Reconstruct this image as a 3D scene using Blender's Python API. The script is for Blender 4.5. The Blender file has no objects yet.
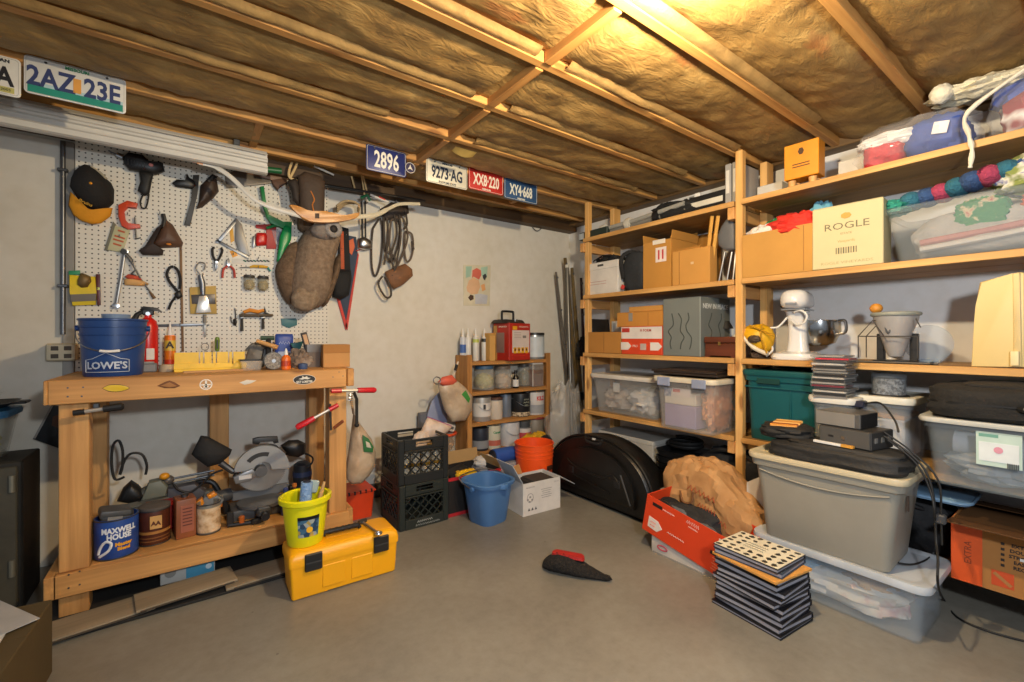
import bpy, bmesh, math, random
from mathutils import Vector as V, Matrix, Euler, noise
R = math.radians; PI = math.pi
rnd = random.Random(7)
C = bpy.context.scene.collection
# ---------------------------------------------------------------- measuring: a point of the room from a sight line and a known plane
F = 445.0; CA, SA = math.cos(R(54)), math.sin(R(54)); H = 1.18
def at(px, py, X=None, Y=None, Z=None):
    s = (px-512)/F; v = (338-py)/F
    dx, dy, dz = CA+SA*s, SA-CA*s, v
    t = X/dx if X is not None else Y/dy if Y is not None else (Z-H)/dz
    return V((dx*t, dy*t, H+dz*t))
def wl(x0, y0, x1, y1, Y=3.24):
    ym = (y0+y1)/2; xm = (x0+x1)/2
    a = at(x0, ym, Y=Y); b = at(x1, ym, Y=Y); c = at(xm, y0, Y=Y); d = at(xm, y1, Y=Y)
    return (a.x+b.x)/2, (c.z+d.z)/2, b.x-a.x, c.z-d.z
def sr(x0, y0, x1, y1, X=2.62):
    ym = (y0+y1)/2; xm = (x0+x1)/2
    a = at(x0, ym, X=X); b = at(x1, ym, X=X); c = at(xm, y0, X=X); d = at(xm, y1, X=X)
    return (a.y+b.y)/2, (c.z+d.z)/2, a.y-b.y, c.z-d.z
def zz(x0, y0, k, *pts): return [(x0+a/k, y0+b/k) for a, b in pts]
# ---------------------------------------------------------------- materials
def lin(h):
    h = h.lstrip('#'); o = []
    for i in (0, 2, 4):
        c = int(h[i:i+2], 16)/255; o.append(c/12.92 if c <= .04045 else ((c+.055)/1.055)**2.4)
    return (*o, 1)
MATS = {}
def base(name):
    m = bpy.data.materials.new(name); m.use_nodes = True
    nt = m.node_tree; b = nt.nodes['Principled BSDF']
    return m, nt, b
def nd(nt, t, **k):
    n = nt.nodes.new(t)
    for a, v in k.items():
        if a in n.inputs: n.inputs[a].default_value = v
        else: setattr(n, a, v)
    return n
def ramp(nt, stops):
    r = nt.nodes.new('ShaderNodeValToRGB'); e = r.color_ramp.elements
    while len(e) < len(stops): e.new(.5)
    for x, (p, c) in zip(e, stops): x.position = p; x.color = lin(c) if isinstance(c, str) else c
    return r
def sh(c, f):
    return tuple(min(1, x*f) for x in c[:3])+(1,)
def mat(col, rough=.6, metal=0, var=.12, sc=7, bump=0, bsc=60, alpha=1, emit=0, stretch=(1,1,1), spec=.5, coat=0):
    key = (col, rough, metal, var, sc, bump, bsc, alpha, emit, stretch, spec, coat)
    if key in MATS: return MATS[key]
    m, nt, b = base('surface_'+col.lstrip('#')); L = nt.links
    c = lin(col)
    b.inputs['Roughness'].default_value = rough; b.inputs['Metallic'].default_value = metal
    b.inputs['Alpha'].default_value = alpha; b.inputs['Specular IOR Level'].default_value = spec
    b.inputs['Coat Weight'].default_value = coat
    tc = nd(nt, 'ShaderNodeTexCoord'); mp = nd(nt, 'ShaderNodeMapping', Scale=stretch)
    L.new(tc.outputs['Object'], mp.inputs[0])
    n = nd(nt, 'ShaderNodeTexNoise', Scale=sc, Detail=4.0, Roughness=.6); L.new(mp.outputs[0], n.inputs['Vector'])
    r = ramp(nt, [(.28, sh(c, 1-var)), (.72, sh(c, 1+var))]); L.new(n.outputs[0], r.inputs[0])
    L.new(r.outputs[0], b.inputs['Base Color'])
    if bump:
        n2 = nd(nt, 'ShaderNodeTexNoise', Scale=bsc, Detail=3.0); L.new(mp.outputs[0], n2.inputs['Vector'])
        bp = nd(nt, 'ShaderNodeBump', Strength=bump, Distance=.01); L.new(n2.outputs[0], bp.inputs['Height']); L.new(bp.outputs[0], b.inputs['Normal'])
    MATS[key] = m; return m
def wood(c1, c2, axis='x', rough=.6, knots=True, k=1.0):
    key = ('wood', c1, c2, axis, rough, knots, k)
    if key in MATS: return MATS[key]
    m, nt, b = base('wood_'+c1.lstrip('#')+axis); L = nt.links
    b.inputs['Roughness'].default_value = rough
    tc = nd(nt, 'ShaderNodeTexCoord'); a = 1.2*k; p = 26*k
    s = {'x': (a, p, p), 'y': (p, a, p), 'z': (p, p, a)}[axis]
    mp = nd(nt, 'ShaderNodeMapping', Scale=s); L.new(tc.outputs['Object'], mp.inputs[0])
    n = nd(nt, 'ShaderNodeTexNoise', Scale=1.0, Detail=5.0, Roughness=.55, Distortion=.4); L.new(mp.outputs[0], n.inputs['Vector'])
    r = ramp(nt, [(.3, c1), (.7, c2)]); L.new(n.outputs[0], r.inputs[0]); out = r.outputs[0]
    n3 = nd(nt, 'ShaderNodeTexNoise', Scale=2.3, Detail=2.0); L.new(tc.outputs['Object'], n3.inputs['Vector'])
    r3 = ramp(nt, [(.3, (.78,.76,.74,1)), (.7, (1.1,1.1,1.1,1))]); L.new(n3.outputs[0], r3.inputs[0])
    mx = nd(nt, 'ShaderNodeMix', data_type='RGBA', blend_type='MULTIPLY'); mx.inputs[0].default_value = 1
    L.new(out, mx.inputs[6]); L.new(r3.outputs[0], mx.inputs[7]); out = mx.outputs[2]
    if knots:
        s2 = {'x': (3, 9, 9), 'y': (9, 3, 9), 'z': (9, 9, 3)}[axis]
        mp2 = nd(nt, 'ShaderNodeMapping', Scale=s2); L.new(tc.outputs['Object'], mp2.inputs[0])
        vo = nd(nt, 'ShaderNodeTexVoronoi', Scale=1.0); L.new(mp2.outputs[0], vo.inputs['Vector'])
        r2 = ramp(nt, [(.10, (.28,.16,.08,1)), (.20, (1,1,1,1))]); L.new(vo.outputs['Distance'], r2.inputs[0])
        mx2 = nd(nt, 'ShaderNodeMix', data_type='RGBA', blend_type='MULTIPLY'); mx2.inputs[0].default_value = .75
        L.new(out, mx2.inputs[6]); L.new(r2.outputs[0], mx2.inputs[7]); out = mx2.outputs[2]
    L.new(out, b.inputs['Base Color'])
    bp = nd(nt, 'ShaderNodeBump', Strength=.15, Distance=.005); L.new(n.outputs[0], bp.inputs['Height']); L.new(bp.outputs[0], b.inputs['Normal'])
    MATS[key] = m; return m
def clear(col='#dfe4e8', alpha=.32, rough=.25):
    return mat(col, rough=rough, var=.04, sc=3, alpha=alpha*.5)
def card(col='#b98a52'): return mat(col, rough=.85, var=.07, sc=5, bump=.08, bsc=30, spec=.2)
def patch(name, stops, scale=8, rough=.8, kind='noise', bump=0, detail=3.0):
    key = ('patch', name)
    if key in MATS: return MATS[key]
    m, nt, b = base(name); L = nt.links; b.inputs['Roughness'].default_value = rough
    tc = nd(nt, 'ShaderNodeTexCoord')
    if kind == 'voronoi':
        n = nd(nt, 'ShaderNodeTexVoronoi', Scale=scale); L.new(tc.outputs['Object'], n.inputs['Vector'])
        sp = nd(nt, 'ShaderNodeSeparateColor'); L.new(n.outputs['Color'], sp.inputs[0]); fac = sp.outputs[0]; hh = n.outputs['Distance']
    else:
        n = nd(nt, 'ShaderNodeTexNoise', Scale=scale, Detail=detail, Roughness=.6); L.new(tc.outputs['Object'], n.inputs['Vector']); fac = n.outputs[0]; hh = fac
    r = ramp(nt, stops)
    if kind == 'voronoi': r.color_ramp.interpolation = 'CONSTANT'
    L.new(fac, r.inputs[0]); L.new(r.outputs[0], b.inputs['Base Color'])
    if bump:
        bp = nd(nt, 'ShaderNodeBump', Strength=bump, Distance=.02); L.new(hh, bp.inputs['Height']); L.new(bp.outputs[0], b.inputs['Normal'])
    MATS[key] = m; return m
# ---------------------------------------------------------------- mesh building
def rr(w, d, r, z, n=4, cx=0, cy=0):
    o = []
    for (sx, sy, a0) in ((1,1,0), (-1,1,90), (-1,-1,180), (1,-1,270)):
        for i in range(n+1):
            a = R(a0+90*i/n); o.append(V((cx+sx*(w/2-r)+r*math.cos(a), cy+sy*(d/2-r)+r*math.sin(a), z)))
    return o
class MB:
    def __init__(s): s.bm = bmesh.new()
    def faces_mi(s, fs, mi):
        for f in fs: f.material_index = mi
    def box(s, c, d, rot=None, bev=0, seg=1, mi=0, tap=(1,1)):
        M = Matrix.Translation(V(c)) @ (Euler(rot).to_matrix().to_4x4() if rot else Matrix.Identity(4))
        vs = []
        for z in (-.5, .5):
            tx, ty = (tap if z > 0 else (1,1))
            for x, y in ((-.5,-.5), (.5,-.5), (.5,.5), (-.5,.5)):
                vs.append(s.bm.verts.new(M @ V((x*d[0]*tx, y*d[1]*ty, z*d[2]))))
        fs = [s.bm.faces.new([vs[i] for i in q]) for q in ((3,2,1,0), (4,5,6,7), (0,1,5,4), (1,2,6,5), (2,3,7,6), (3,0,4,7))]
        s.faces_mi(fs, mi)
        if bev:
            es = list({e for f in fs for e in f.edges})
            bmesh.ops.bevel(s.bm, geom=es, offset=bev, segments=seg, affect='EDGES', profile=.5, clamp_overlap=True)
        return s
    def loft(s, rings, cap0=True, cap1=True, mi=0, closed=True):
        vr = [[s.bm.verts.new(p) for p in r] for r in rings]
        n = len(vr[0]); m = n if closed else n-1
        for a, b in zip(vr, vr[1:]):
            for i in range(m):
                f = s.bm.faces.new((a[i], a[(i+1) % n], b[(i+1) % n], b[i])); f.material_index = mi
        if cap0 and closed: s.bm.faces.new(list(reversed(vr[0]))).material_index = mi
        if cap1 and closed: s.bm.faces.new(vr[-1]).material_index = mi
        return s
    def cyl(s, p0, p1, r0, r1=None, n=14, mi=0):
        return s.tube([p0, p1], [r0, r0 if r1 is None else r1], n, mi=mi)
    def tube(s, pts, r, n=8, closed=False, mi=0, flat=1):
        pts = [V(p) for p in pts]; k = len(pts)
        rs = r if isinstance(r, (list, tuple)) else [r]*k
        rings = []; up = None
        for i, p in enumerate(pts):
            t = (pts[(i+1) % k]-pts[i-1]) if (closed or 0 < i < k-1) else (pts[1]-pts[0] if i == 0 else pts[-1]-pts[-2])
            if t.length < 1e-9: t = V((0,0,1))
            t.normalize()
            if up is None:
                up = V((0,1,0)) if abs(t.y) < .9 else V((0,0,1))
            up = up - t*up.dot(t)
            if up.length < 1e-6: up = V((1,0,0)) - t*t.x
            up.normalize(); b = t.cross(up)
            rings.append([p + up*rs[i]*math.cos(2*PI*j/n)*flat + b*rs[i]*math.sin(2*PI*j/n) for j in range(n)])
        if closed: rings.append(rings[0]); return s.loft(rings, False, False, mi)
        return s.loft(rings, True, True, mi)
    def lathe(s, prof, c=(0,0,0), n=24, mi=0, M=None, sx=1, sy=1, cap=True):
        c = V(c); rings = []
        for r, z in prof:
            rr_ = max(r, 1e-5)
            ring = [V((rr_*sx*math.cos(2*PI*j/n), rr_*sy*math.sin(2*PI*j/n), z)) for j in range(n)]
            rings.append([(M @ p if M else p)+c for p in ring])
        return s.loft(rings, cap, cap, mi)
    def prism(s, pts, ax='y', a=0, b=.01, bev=0, mi=0):
        # pts in the plane across ax
        def mk(p, q): return {'y': V((p[0], q, p[1])), 'x': V((q, p[0], p[1])), 'z': V((p[0], p[1], q))}[ax]
        n = len(pts)
        A = [s.bm.verts.new(mk(p, a)) for p in pts]; B = [s.bm.verts.new(mk(p, b)) for p in pts]
        fs = [s.bm.faces.new(A), s.bm.faces.new(list(reversed(B)))]
        for i in range(n): fs.append(s.bm.faces.new((A[(i+1) % n], A[i], B[i], B[(i+1) % n])))
        s.faces_mi(fs, mi)
        if bev:
            es = list({e for f in fs[:2] for e in f.edges})
            bmesh.ops.bevel(s.bm, geom=es, offset=bev, segments=2, affect='EDGES', profile=.5, clamp_overlap=True)
        return s
    def ell(s, c, r, rot=None, u=16, v=10, mi=0):
        M = Matrix.Translation(V(c)) @ (Euler(rot).to_matrix().to_4x4() if rot else Matrix.Identity(4))
        rings = []
        for i in range(v+1):
            a = -PI/2+PI*i/v; q = max(math.cos(a), 1e-3)
            rings.append([M @ V((r[0]*q*math.cos(2*PI*j/u), r[1]*q*math.sin(2*PI*j/u), r[2]*math.sin(a))) for j in range(u)])
        return s.loft(rings, True, True, mi)
    def lump(s, c, r, amp=.15, fr=3, seed=0, u=36, v=22, flat=None, p=2.0, mi=0):
        rings = []
        for i in range(v+1):
            a = -PI/2+PI*i/v; ring = []
            for j in range(u):
                t = 2*PI*j/u; d = V((max(math.cos(a),1e-3)*math.cos(t), max(math.cos(a),1e-3)*math.sin(t), math.sin(a)))
                e = (abs(d.x)**p+abs(d.y)**p+abs(d.z)**p)**(-1/p)
                k = e*(1+amp*noise.noise(d*fr+V((seed*7.3, seed*1.7, 0)))+amp*.5*noise.noise(d*fr*2.7+V((0, seed*3.1, 5)))+amp*.35*abs(noise.noise(d*fr*5.1+V((3, seed*2.1, 5)))))
                q = V((d.x*r[0]*k, d.y*r[1]*k, d.z*r[2]*k))+V(c)
                if flat is not None: q.z = max(q.z, flat)
                ring.append(q)
            rings.append(ring)
        return s.loft(rings, True, True, mi)
    def sheet(s, nu, nv, fn, th=.002, mi=0):
        g = [[s.bm.verts.new(fn(i/nu, j/nv)) for j in range(nv+1)] for i in range(nu+1)]
        fs = []
        for i in range(nu):
            for j in range(nv):
                fs.append(s.bm.faces.new((g[i][j], g[i+1][j], g[i+1][j+1], g[i][j+1])))
        s.faces_mi(fs, mi)
        if th: bmesh.ops.solidify(s.bm, geom=fs, thickness=th)
        return s
    def puff(s, pts, ax, val, d, back=0, mi=0, off=V((0,0,0)), pw=2.0):
        n = len(pts); cx = sum((p for p in pts), V((0,0,0)))/n
        i = 'xyz'.index(ax); rings = []
        ks = [1, .96, .86, .7, .5, .28, .06]
        def ring(k, dep):
            r = []
            for p in pts:
                q = cx+(p-cx)*k; q[i] = val+dep; r.append(q-off)
            return r
        if back:
            for k in reversed(ks[1:]): rings.append(ring(k, back*(1-k**pw)**.5))
        for k in ks: rings.append(ring(k, -d*(max(0, 1-k**pw))**.5))
        return s.loft(rings, True, True, mi)
    def mesh(s, mats, smooth=True, ang=35):
        bmesh.ops.recalc_face_normals(s.bm, faces=s.bm.faces[:])
        me = bpy.data.meshes.new('mesh'); s.bm.to_mesh(me); s.bm.free()
        for m in (mats if isinstance(mats, (list, tuple)) else [mats]): me.materials.append(m)
        if smooth:
            me.shade_smooth(); me.set_sharp_from_angle(angle=R(ang))
        return me
def obj(name, mb, mats, parent=None, loc=(0,0,0), rot=(0,0,0), smooth=True, ang=35):
    me = mb.mesh(mats, smooth, ang) if isinstance(mb, MB) else mb
    o = bpy.data.objects.new(name, me); C.objects.link(o)
    o.location = loc; o.rotation_euler = rot
    if parent: o.parent = parent
    return o
def tag(o, label, cat, group=None):
    o['label'] = label; o['category'] = cat
    if group: o['group'] = group
    return o
def thing(name, label, cat, loc=(0,0,0), rz=0, group=None, rot=None):
    o = bpy.data.objects.new(name, None); C.objects.link(o); o.empty_display_size = .05
    o.location = loc; o.rotation_euler = rot if rot else (0, 0, rz)
    return tag(o, label, cat, group)
def struct(name, mb, mats, **k):
    o = obj(name, mb, mats, **k); o['kind'] = 'structure'; return o
def dup(root, loc, rz=None, label=None, group=None, rot=None):
    r = root.copy(); C.objects.link(r); r.location = loc
    if rz is not None: r.rotation_euler = (0, 0, rz)
    if rot: r.rotation_euler = rot
    if label: r['label'] = label
    if group: r['group'] = group
    for ch in list(root.children):
        c = ch.copy(); C.objects.link(c); c.parent = r
        for g in list(ch.children):
            d = g.copy(); C.objects.link(d); d.parent = c
    return r
def text(s, size, m, parent, loc, rot=(PI/2, 0, 0), name='lettering', bold=0, sx=1, wrap=None, ext=.0005):
    cu = bpy.data.curves.new('t', 'FONT'); cu.body = s; cu.size = size; cu.extrude = ext; cu.offset = bold
    cu.align_x = 'CENTER'; cu.align_y = 'CENTER'; cu.resolution_u = 2
    t = bpy.data.objects.new('t', cu); me = bpy.data.meshes.new_from_object(t)
    bpy.data.objects.remove(t); bpy.data.curves.remove(cu)
    for v in me.vertices:
        v.co.x *= sx
        if wrap:
            a = v.co.x/wrap; q = wrap+v.co.z; v.co = V((q*math.sin(a), -q*math.cos(a), v.co.y))
    me.materials.clear(); me.materials.append(m)
    o = bpy.data.objects.new(name, me); C.objects.link(o); o.parent = parent; o.location = loc
    o.rotation_euler = (0, 0, 0) if wrap and rot == (PI/2, 0, 0) else rot
    return o
def loc3(pts, plane, val): return [at(x, y, **{plane: val}) for x, y in pts]
def ppart(root, name, m, pts, plane, val, th, bev=.002):
    # a solid plate cut to an outline, standing in the plane X or Y = val, th thick
    o = root.location; P = loc3(pts, plane, val)
    q = [(p.x-o.x, p.z-o.z) if plane == 'Y' else (p.y-o.y, p.z-o.z) for p in P]
    v = val-(o.y if plane == 'Y' else o.x)
    return obj(name, MB().prism(q, plane.lower(), v, v+th, bev=bev), m, root)
def pputt(root, name, m, pts, plane, val, d, back=0, pw=2.0):
    return obj(name, MB().puff(loc3(pts, plane, val), plane.lower(), val, d, back, off=root.location, pw=pw), m, root, ang=60)
def ptube(root, name, m, pts, r, plane='Y', val=3.24, n=8, closed=False, flat=1):
    return obj(name, MB().tube([p-root.location for p in loc3(pts, plane, val)], r, n, closed, flat=flat), m, root)
def smoothpts(pts, k=4):
    # Catmull-Rom through 2D or 3D points
    P = [V((*p, 0)) if len(p) == 2 else V(p) for p in pts]; d = len(pts[0]); out = []
    for i in range(len(P)-1):
        p0 = P[max(i-1, 0)]; p1 = P[i]; p2 = P[i+1]; p3 = P[min(i+2, len(P)-1)]
        for j in range(k):
            t = j/k
            q = .5*((2*p1)+(p2-p0)*t+(2*p0-5*p1+4*p2-p3)*t*t+(3*p1-p0-3*p2+p3)*t**3)
            out.append(tuple(q[:d]))
    out.append(tuple(P[-1][:d])); return out
def marks(parent, m, loc, w, h, n=9, rot=(0, 0, 0), seed=1, r=.0012, name='print_marks'):
    # a line of print too small to read, drawn as one running stroke in the front plane
    q = random.Random(seed); P = []
    for i in range(n*2+1): P.append((-w/2+w*i/(n*2), 0, (h/2 if i % 2 else -h/2)*q.uniform(.6, 1)))
    return obj(name, MB().tube(P, r, 5), m, parent, loc, rot)
# ---------------------------------------------------------------- common materials
PINE = ('#c89a62', '#dfbb88')
pine_x, pine_y, pine_z = (wood(*PINE, axis=a) for a in 'xyz')
shelfw = 0
black = mat('#1b1b1c', .45, var=.25)
blackm = mat('#19191a', .8, var=.3, bump=.2)
rubber = mat('#141414', .6, var=.2)
steel = mat('#b9bbbd', .28, 1, var=.1)
dsteel = mat('#6a6c6f', .35, .9, var=.2)
white = mat('#e6e4df', .5, var=.04)
cream = mat('#e3d6b0', .6, var=.05)
red = mat('#c4231c', .4, var=.1)
orange = mat('#e8541a', .45, var=.06)
yellow = mat('#f2c313', .4, var=.05)
green = mat('#0d7a3e', .4, var=.1)
navy = mat('#16325f', .4, var=.08)
blue = mat('#2b4f9c', .45, var=.1)
leather = mat('#54392a', .6, var=.3, bump=.3, bsc=90)
kraft = mat('#b5854f', .85, var=.1, bump=.2, bsc=25)
grey = mat('#77787a', .5, var=.1)
lgrey = mat('#a9aaa8', .5, var=.08)
paper = mat('#dedad0', .8, var=.04)
# ================================================================ the room
def floor_mat():
    m, nt, b = base('painted_concrete_floor'); L = nt.links
    tc = nd(nt, 'ShaderNodeTexCoord')
    n = nd(nt, 'ShaderNodeTexNoise', Scale=1.6, Detail=8.0, Roughness=.62, Distortion=.3); L.new(tc.outputs['Object'], n.inputs['Vector'])
    r = ramp(nt, [(.25, '#716d64'), (.5, '#817d73'), (.75, '#8f8b80')]); L.new(n.outputs[0], r.inputs[0])
    n2 = nd(nt, 'ShaderNodeTexNoise', Scale=22.0, Detail=5.0, Roughness=.7); L.new(tc.outputs['Object'], n2.inputs['Vector'])
    r2 = ramp(nt, [(.3, (.88,.87,.86,1)), (.55, (1,1,1,1)), (.78, (1.1,1.1,1.1,1))]); L.new(n2.outputs[0], r2.inputs[0])
    mx = nd(nt, 'ShaderNodeMix', data_type='RGBA', blend_type='MULTIPLY'); mx.inputs[0].default_value = 1
    L.new(r.outputs[0], mx.inputs[6]); L.new(r2.outputs[0], mx.inputs[7])
    v = nd(nt, 'ShaderNodeTexVoronoi', Scale=5.0); L.new(tc.outputs['Object'], v.inputs['Vector'])
    r3 = ramp(nt, [(.018, (.3,.28,.25,1)), (.032, (1,1,1,1))]); L.new(v.outputs['Distance'], r3.inputs[0])
    mx2 = nd(nt, 'ShaderNodeMix', data_type='RGBA', blend_type='MULTIPLY'); mx2.inputs[0].default_value = .6
    L.new(mx.outputs[2], mx2.inputs[6]); L.new(r3.outputs[0], mx2.inputs[7]); L.new(mx2.outputs[2], b.inputs['Base Color'])
    rr_ = ramp(nt, [(.3, (.3,.3,.3,1)), (.7, (.5,.5,.5,1))]); L.new(n.outputs[0], rr_.inputs[0]); L.new(rr_.outputs[0], b.inputs['Roughness'])
    bp = nd(nt, 'ShaderNodeBump', Strength=.12, Distance=.01); L.new(n2.outputs[0], bp.inputs['Height']); L.new(bp.outputs[0], b.inputs['Normal'])
    return m
def wall_mat(name, c1, c2, c3):
    m, nt, b = base(name); L = nt.links; b.inputs['Roughness'].default_value = .75
    tc = nd(nt, 'ShaderNodeTexCoord')
    n = nd(nt, 'ShaderNodeTexNoise', Scale=1.3, Detail=6.0, Roughness=.6, Distortion=.2); L.new(tc.outputs['Object'], n.inputs['Vector'])
    r = ramp(nt, [(.25, c1), (.5, c2), (.8, c3)]); L.new(n.outputs[0], r.inputs[0])
    n2 = nd(nt, 'ShaderNodeTexNoise', Scale=14.0, Detail=4.0); L.new(tc.outputs['Object'], n2.inputs['Vector'])
    r2 = ramp(nt, [(.3, (.94,.93,.91,1)), (.6, (1,1,1,1))]); L.new(n2.outputs[0], r2.inputs[0])
    mx = nd(nt, 'ShaderNodeMix', data_type='RGBA', blend_type='MULTIPLY'); mx.inputs[0].default_value = 1
    L.new(r.outputs[0], mx.inputs[6]); L.new(r2.outputs[0], mx.inputs[7]); L.new(mx.outputs[2], b.inputs['Base Color'])
    bp = nd(nt, 'ShaderNodeBump', Strength=.1, Distance=.01); L.new(n2.outputs[0], bp.inputs['Height']); L.new(bp.outputs[0], b.inputs['Normal'])
    return m
def kraft_mat():
    m, nt, b = base('kraft_insulation_facing'); L = nt.links; b.inputs['Roughness'].default_value = .62
    tc = nd(nt, 'ShaderNodeTexCoord')
    n = nd(nt, 'ShaderNodeTexNoise', Scale=4.0, Detail=7.0, Roughness=.65, Distortion=.8); L.new(tc.outputs['Object'], n.inputs['Vector'])
    r = ramp(nt, [(.25, '#6b5230'), (.5, '#92723f'), (.75, '#b2925a')]); L.new(n.outputs[0], r.inputs[0])
    # red print that repeats along the paper
    mp = nd(nt, 'ShaderNodeMapping', Scale=(1.7, 4.6, .2)); L.new(tc.outputs['Object'], mp.inputs[0])
    v = nd(nt, 'ShaderNodeTexVoronoi', Scale=1.0); L.new(mp.outputs[0], v.inputs['Vector'])
    n3 = nd(nt, 'ShaderNodeTexNoise', Scale=30.0, Detail=2.0); L.new(tc.outputs['Object'], n3.inputs['Vector'])
    ad = nd(nt, 'ShaderNodeMath', operation='MULTIPLY_ADD'); L.new(n3.outputs[0], ad.inputs[0]); ad.inputs[1].default_value = .22; L.new(v.outputs['Distance'], ad.inputs[2])
    r3 = ramp(nt, [(.2, (1,1,1,1)), (.3, (0,0,0,1))]); L.new(ad.outputs[0], r3.inputs[0])
    sc = nd(nt, 'ShaderNodeMath', operation='MULTIPLY'); L.new(r3.outputs[0], sc.inputs[0]); sc.inputs[1].default_value = .4
    mx = nd(nt, 'ShaderNodeMix', data_type='RGBA'); L.new(sc.outputs[0], mx.inputs[0]); L.new(r.outputs[0], mx.inputs[6]); mx.inputs[7].default_value = lin('#9a4a26')
    L.new(mx.outputs[2], b.inputs['Base Color'])
    mp2 = nd(nt, 'ShaderNodeMapping', Scale=(9, 24, 9)); L.new(tc.outputs['Object'], mp2.inputs[0])
    n4 = nd(nt, 'ShaderNodeTexNoise', Scale=1.0, Detail=5.0, Roughness=.6, Distortion=1.5); L.new(mp2.outputs[0], n4.inputs['Vector'])
    bp = nd(nt, 'ShaderNodeBump', Strength=.32, Distance=.03); L.new(n4.outputs[0], bp.inputs['Height']); L.new(bp.outputs[0], b.inputs['Normal'])
    return m
def peg_mat():
    m, nt, b = base('white_pegboard'); L = nt.links; b.inputs['Roughness'].default_value = .45
    tc = nd(nt, 'ShaderNodeTexCoord'); sp = nd(nt, 'ShaderNodeSeparateXYZ'); L.new(tc.outputs['Object'], sp.inputs[0])
    def cell(o):
        a = nd(nt, 'ShaderNodeMath', operation='MULTIPLY'); L.new(o, a.inputs[0]); a.inputs[1].default_value = 1/.0254
        f = nd(nt, 'ShaderNodeMath', operation='FRACT'); L.new(a.outputs[0], f.inputs[0])
        g = nd(nt, 'ShaderNodeMath', operation='SUBTRACT'); L.new(f.outputs[0], g.inputs[0]); g.inputs[1].default_value = .5
        q = nd(nt, 'ShaderNodeMath', operation='MULTIPLY'); L.new(g.outputs[0], q.inputs[0]); L.new(g.outputs[0], q.inputs[1]); return q
    a = cell(sp.outputs['X']); c = cell(sp.outputs['Z'])
    s = nd(nt, 'ShaderNodeMath', operation='ADD'); L.new(a.outputs[0], s.inputs[0]); L.new(c.outputs[0], s.inputs[1])
    r = ramp(nt, [(.016, '#3a332c'), (.03, '#d8d3c6')]); L.new(s.outputs[0], r.inputs[0]); L.new(r.outputs[0], b.inputs['Base Color'])
    return m
XW, YW = 3.10, 3.28
struct('floor', MB().box((.6, .6, -.05), (5.2, 5.6, .1)), floor_mat())
wm = wall_mat('cream_painted_wall', '#cdc8b8', '#d8d4c8', '#dddbd4')
mb = MB().box((.6, YW+.05, 1.12), (5.2, .1, 2.24))
struct('wall_left', mb, wm)
wr = wall_mat('white_painted_wall', '#d6d4d0', '#e0dfdd', '#e4e4e3')
struct('wall_right', MB().box((XW+.05, .6, 1.25), (.1, 5.4, 2.5)), wr)
# cream sheet panel left of the pegboard with its battens
pl = wall_mat('cream_sheet_panel', '#c2bbaa', '#cec8ba', '#d5d1c8')
mb = MB()
for a, b_ in ((-1.9, -.765), (-.762, -.505)): mb.box(((a+b_)/2, YW-.006, 1.11), (b_-a, .012, 2.2), bev=.002)
struct('trim_1', mb, pl)
struct('trim_2', MB().box((-.51, YW-.014, 1.11), (.045, .028, 2.2), bev=.003), mat('#8d8a84', .5))
dark = mat('#3a2d20', .9, var=.3, bump=.3)
struct('trim_3', MB().box((.6, YW-.02, 2.30), (5.2, .16, .15), bev=.004), wood('#43301c', '#5d4528', 'x'))   # sill plate on the wall
struct('trim_4', MB().box((XW-.03, .6, 2.32), (.14, 5.2, .10), bev=.004), wood('#5a4326', '#755a36', 'y'))
struct('baseboard_left', MB().box((1.9, YW-.012, .05), (2.4, .024, .1), bev=.004), mat('#5c5751', .7, var=.2))
# joists run along the wall, insulation between them
JW = .04; JY = [2.6-.4064*k for k in range(-1, 7)]
jm = wood('#a8733a', '#d6a35c', 'x'); 
n = 5
for y in JY:
    mb = MB().box((.6, y, 2.375), (5.2, JW, .19), bev=.003)
    struct('trim_%d' % n, mb, jm); n += 1
bm_ = wood('#a06c36', '#c8934f', 'y')
for a, b_ in zip(JY, JY[1:]):
    if a > 1.0:
        struct('trim_%d' % n, MB().box((1.165+rnd.uniform(-.006,.006), (a+b_)/2, 2.33), (.04, abs(a-b_)-JW-.006, .11), bev=.003), bm_); n += 1
for (x, a, b_) in ((.30, 3.0064, 2.6), (2.15, 3.0064, 2.6)):
    struct('trim_%d' % n, MB().box((x, (a+b_)/2, 2.34), (.04, abs(a-b_)-JW-.006, .1), bev=.003), bm_); n += 1
km = kraft_mat()
mb = MB()
ys = [3.3]+JY+[-.65]
for i, (a, b_) in enumerate(zip(ys, ys[1:])):
    def fn(u, v, a=a, b_=b_, i=i):
        x = -1.7+4.85*u; y = a+(b_-a)*v
        e = abs(2*v-1)
        z = (2.338 if i else 2.36)-.05*(1-e**3)
        z += .016*noise.noise(V((x*2.1, y*3, i*3.7)))+.010*noise.noise(V((x*7+2*math.sin(y*9), y*11, i)))+.006*noise.noise(V((x*19, y*19, i)))
        z = max(z, 2.27 if e < .8 else 2.295)
        if abs(x-1.165) < .06 and a > 1.0 and a < 3.01 and b_>0.9: z = max(z, 2.31)
        return V((x, y, z))
    mb.sheet(190, 16, fn, th=0)
struct('ceiling', mb, km, ang=180)
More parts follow.
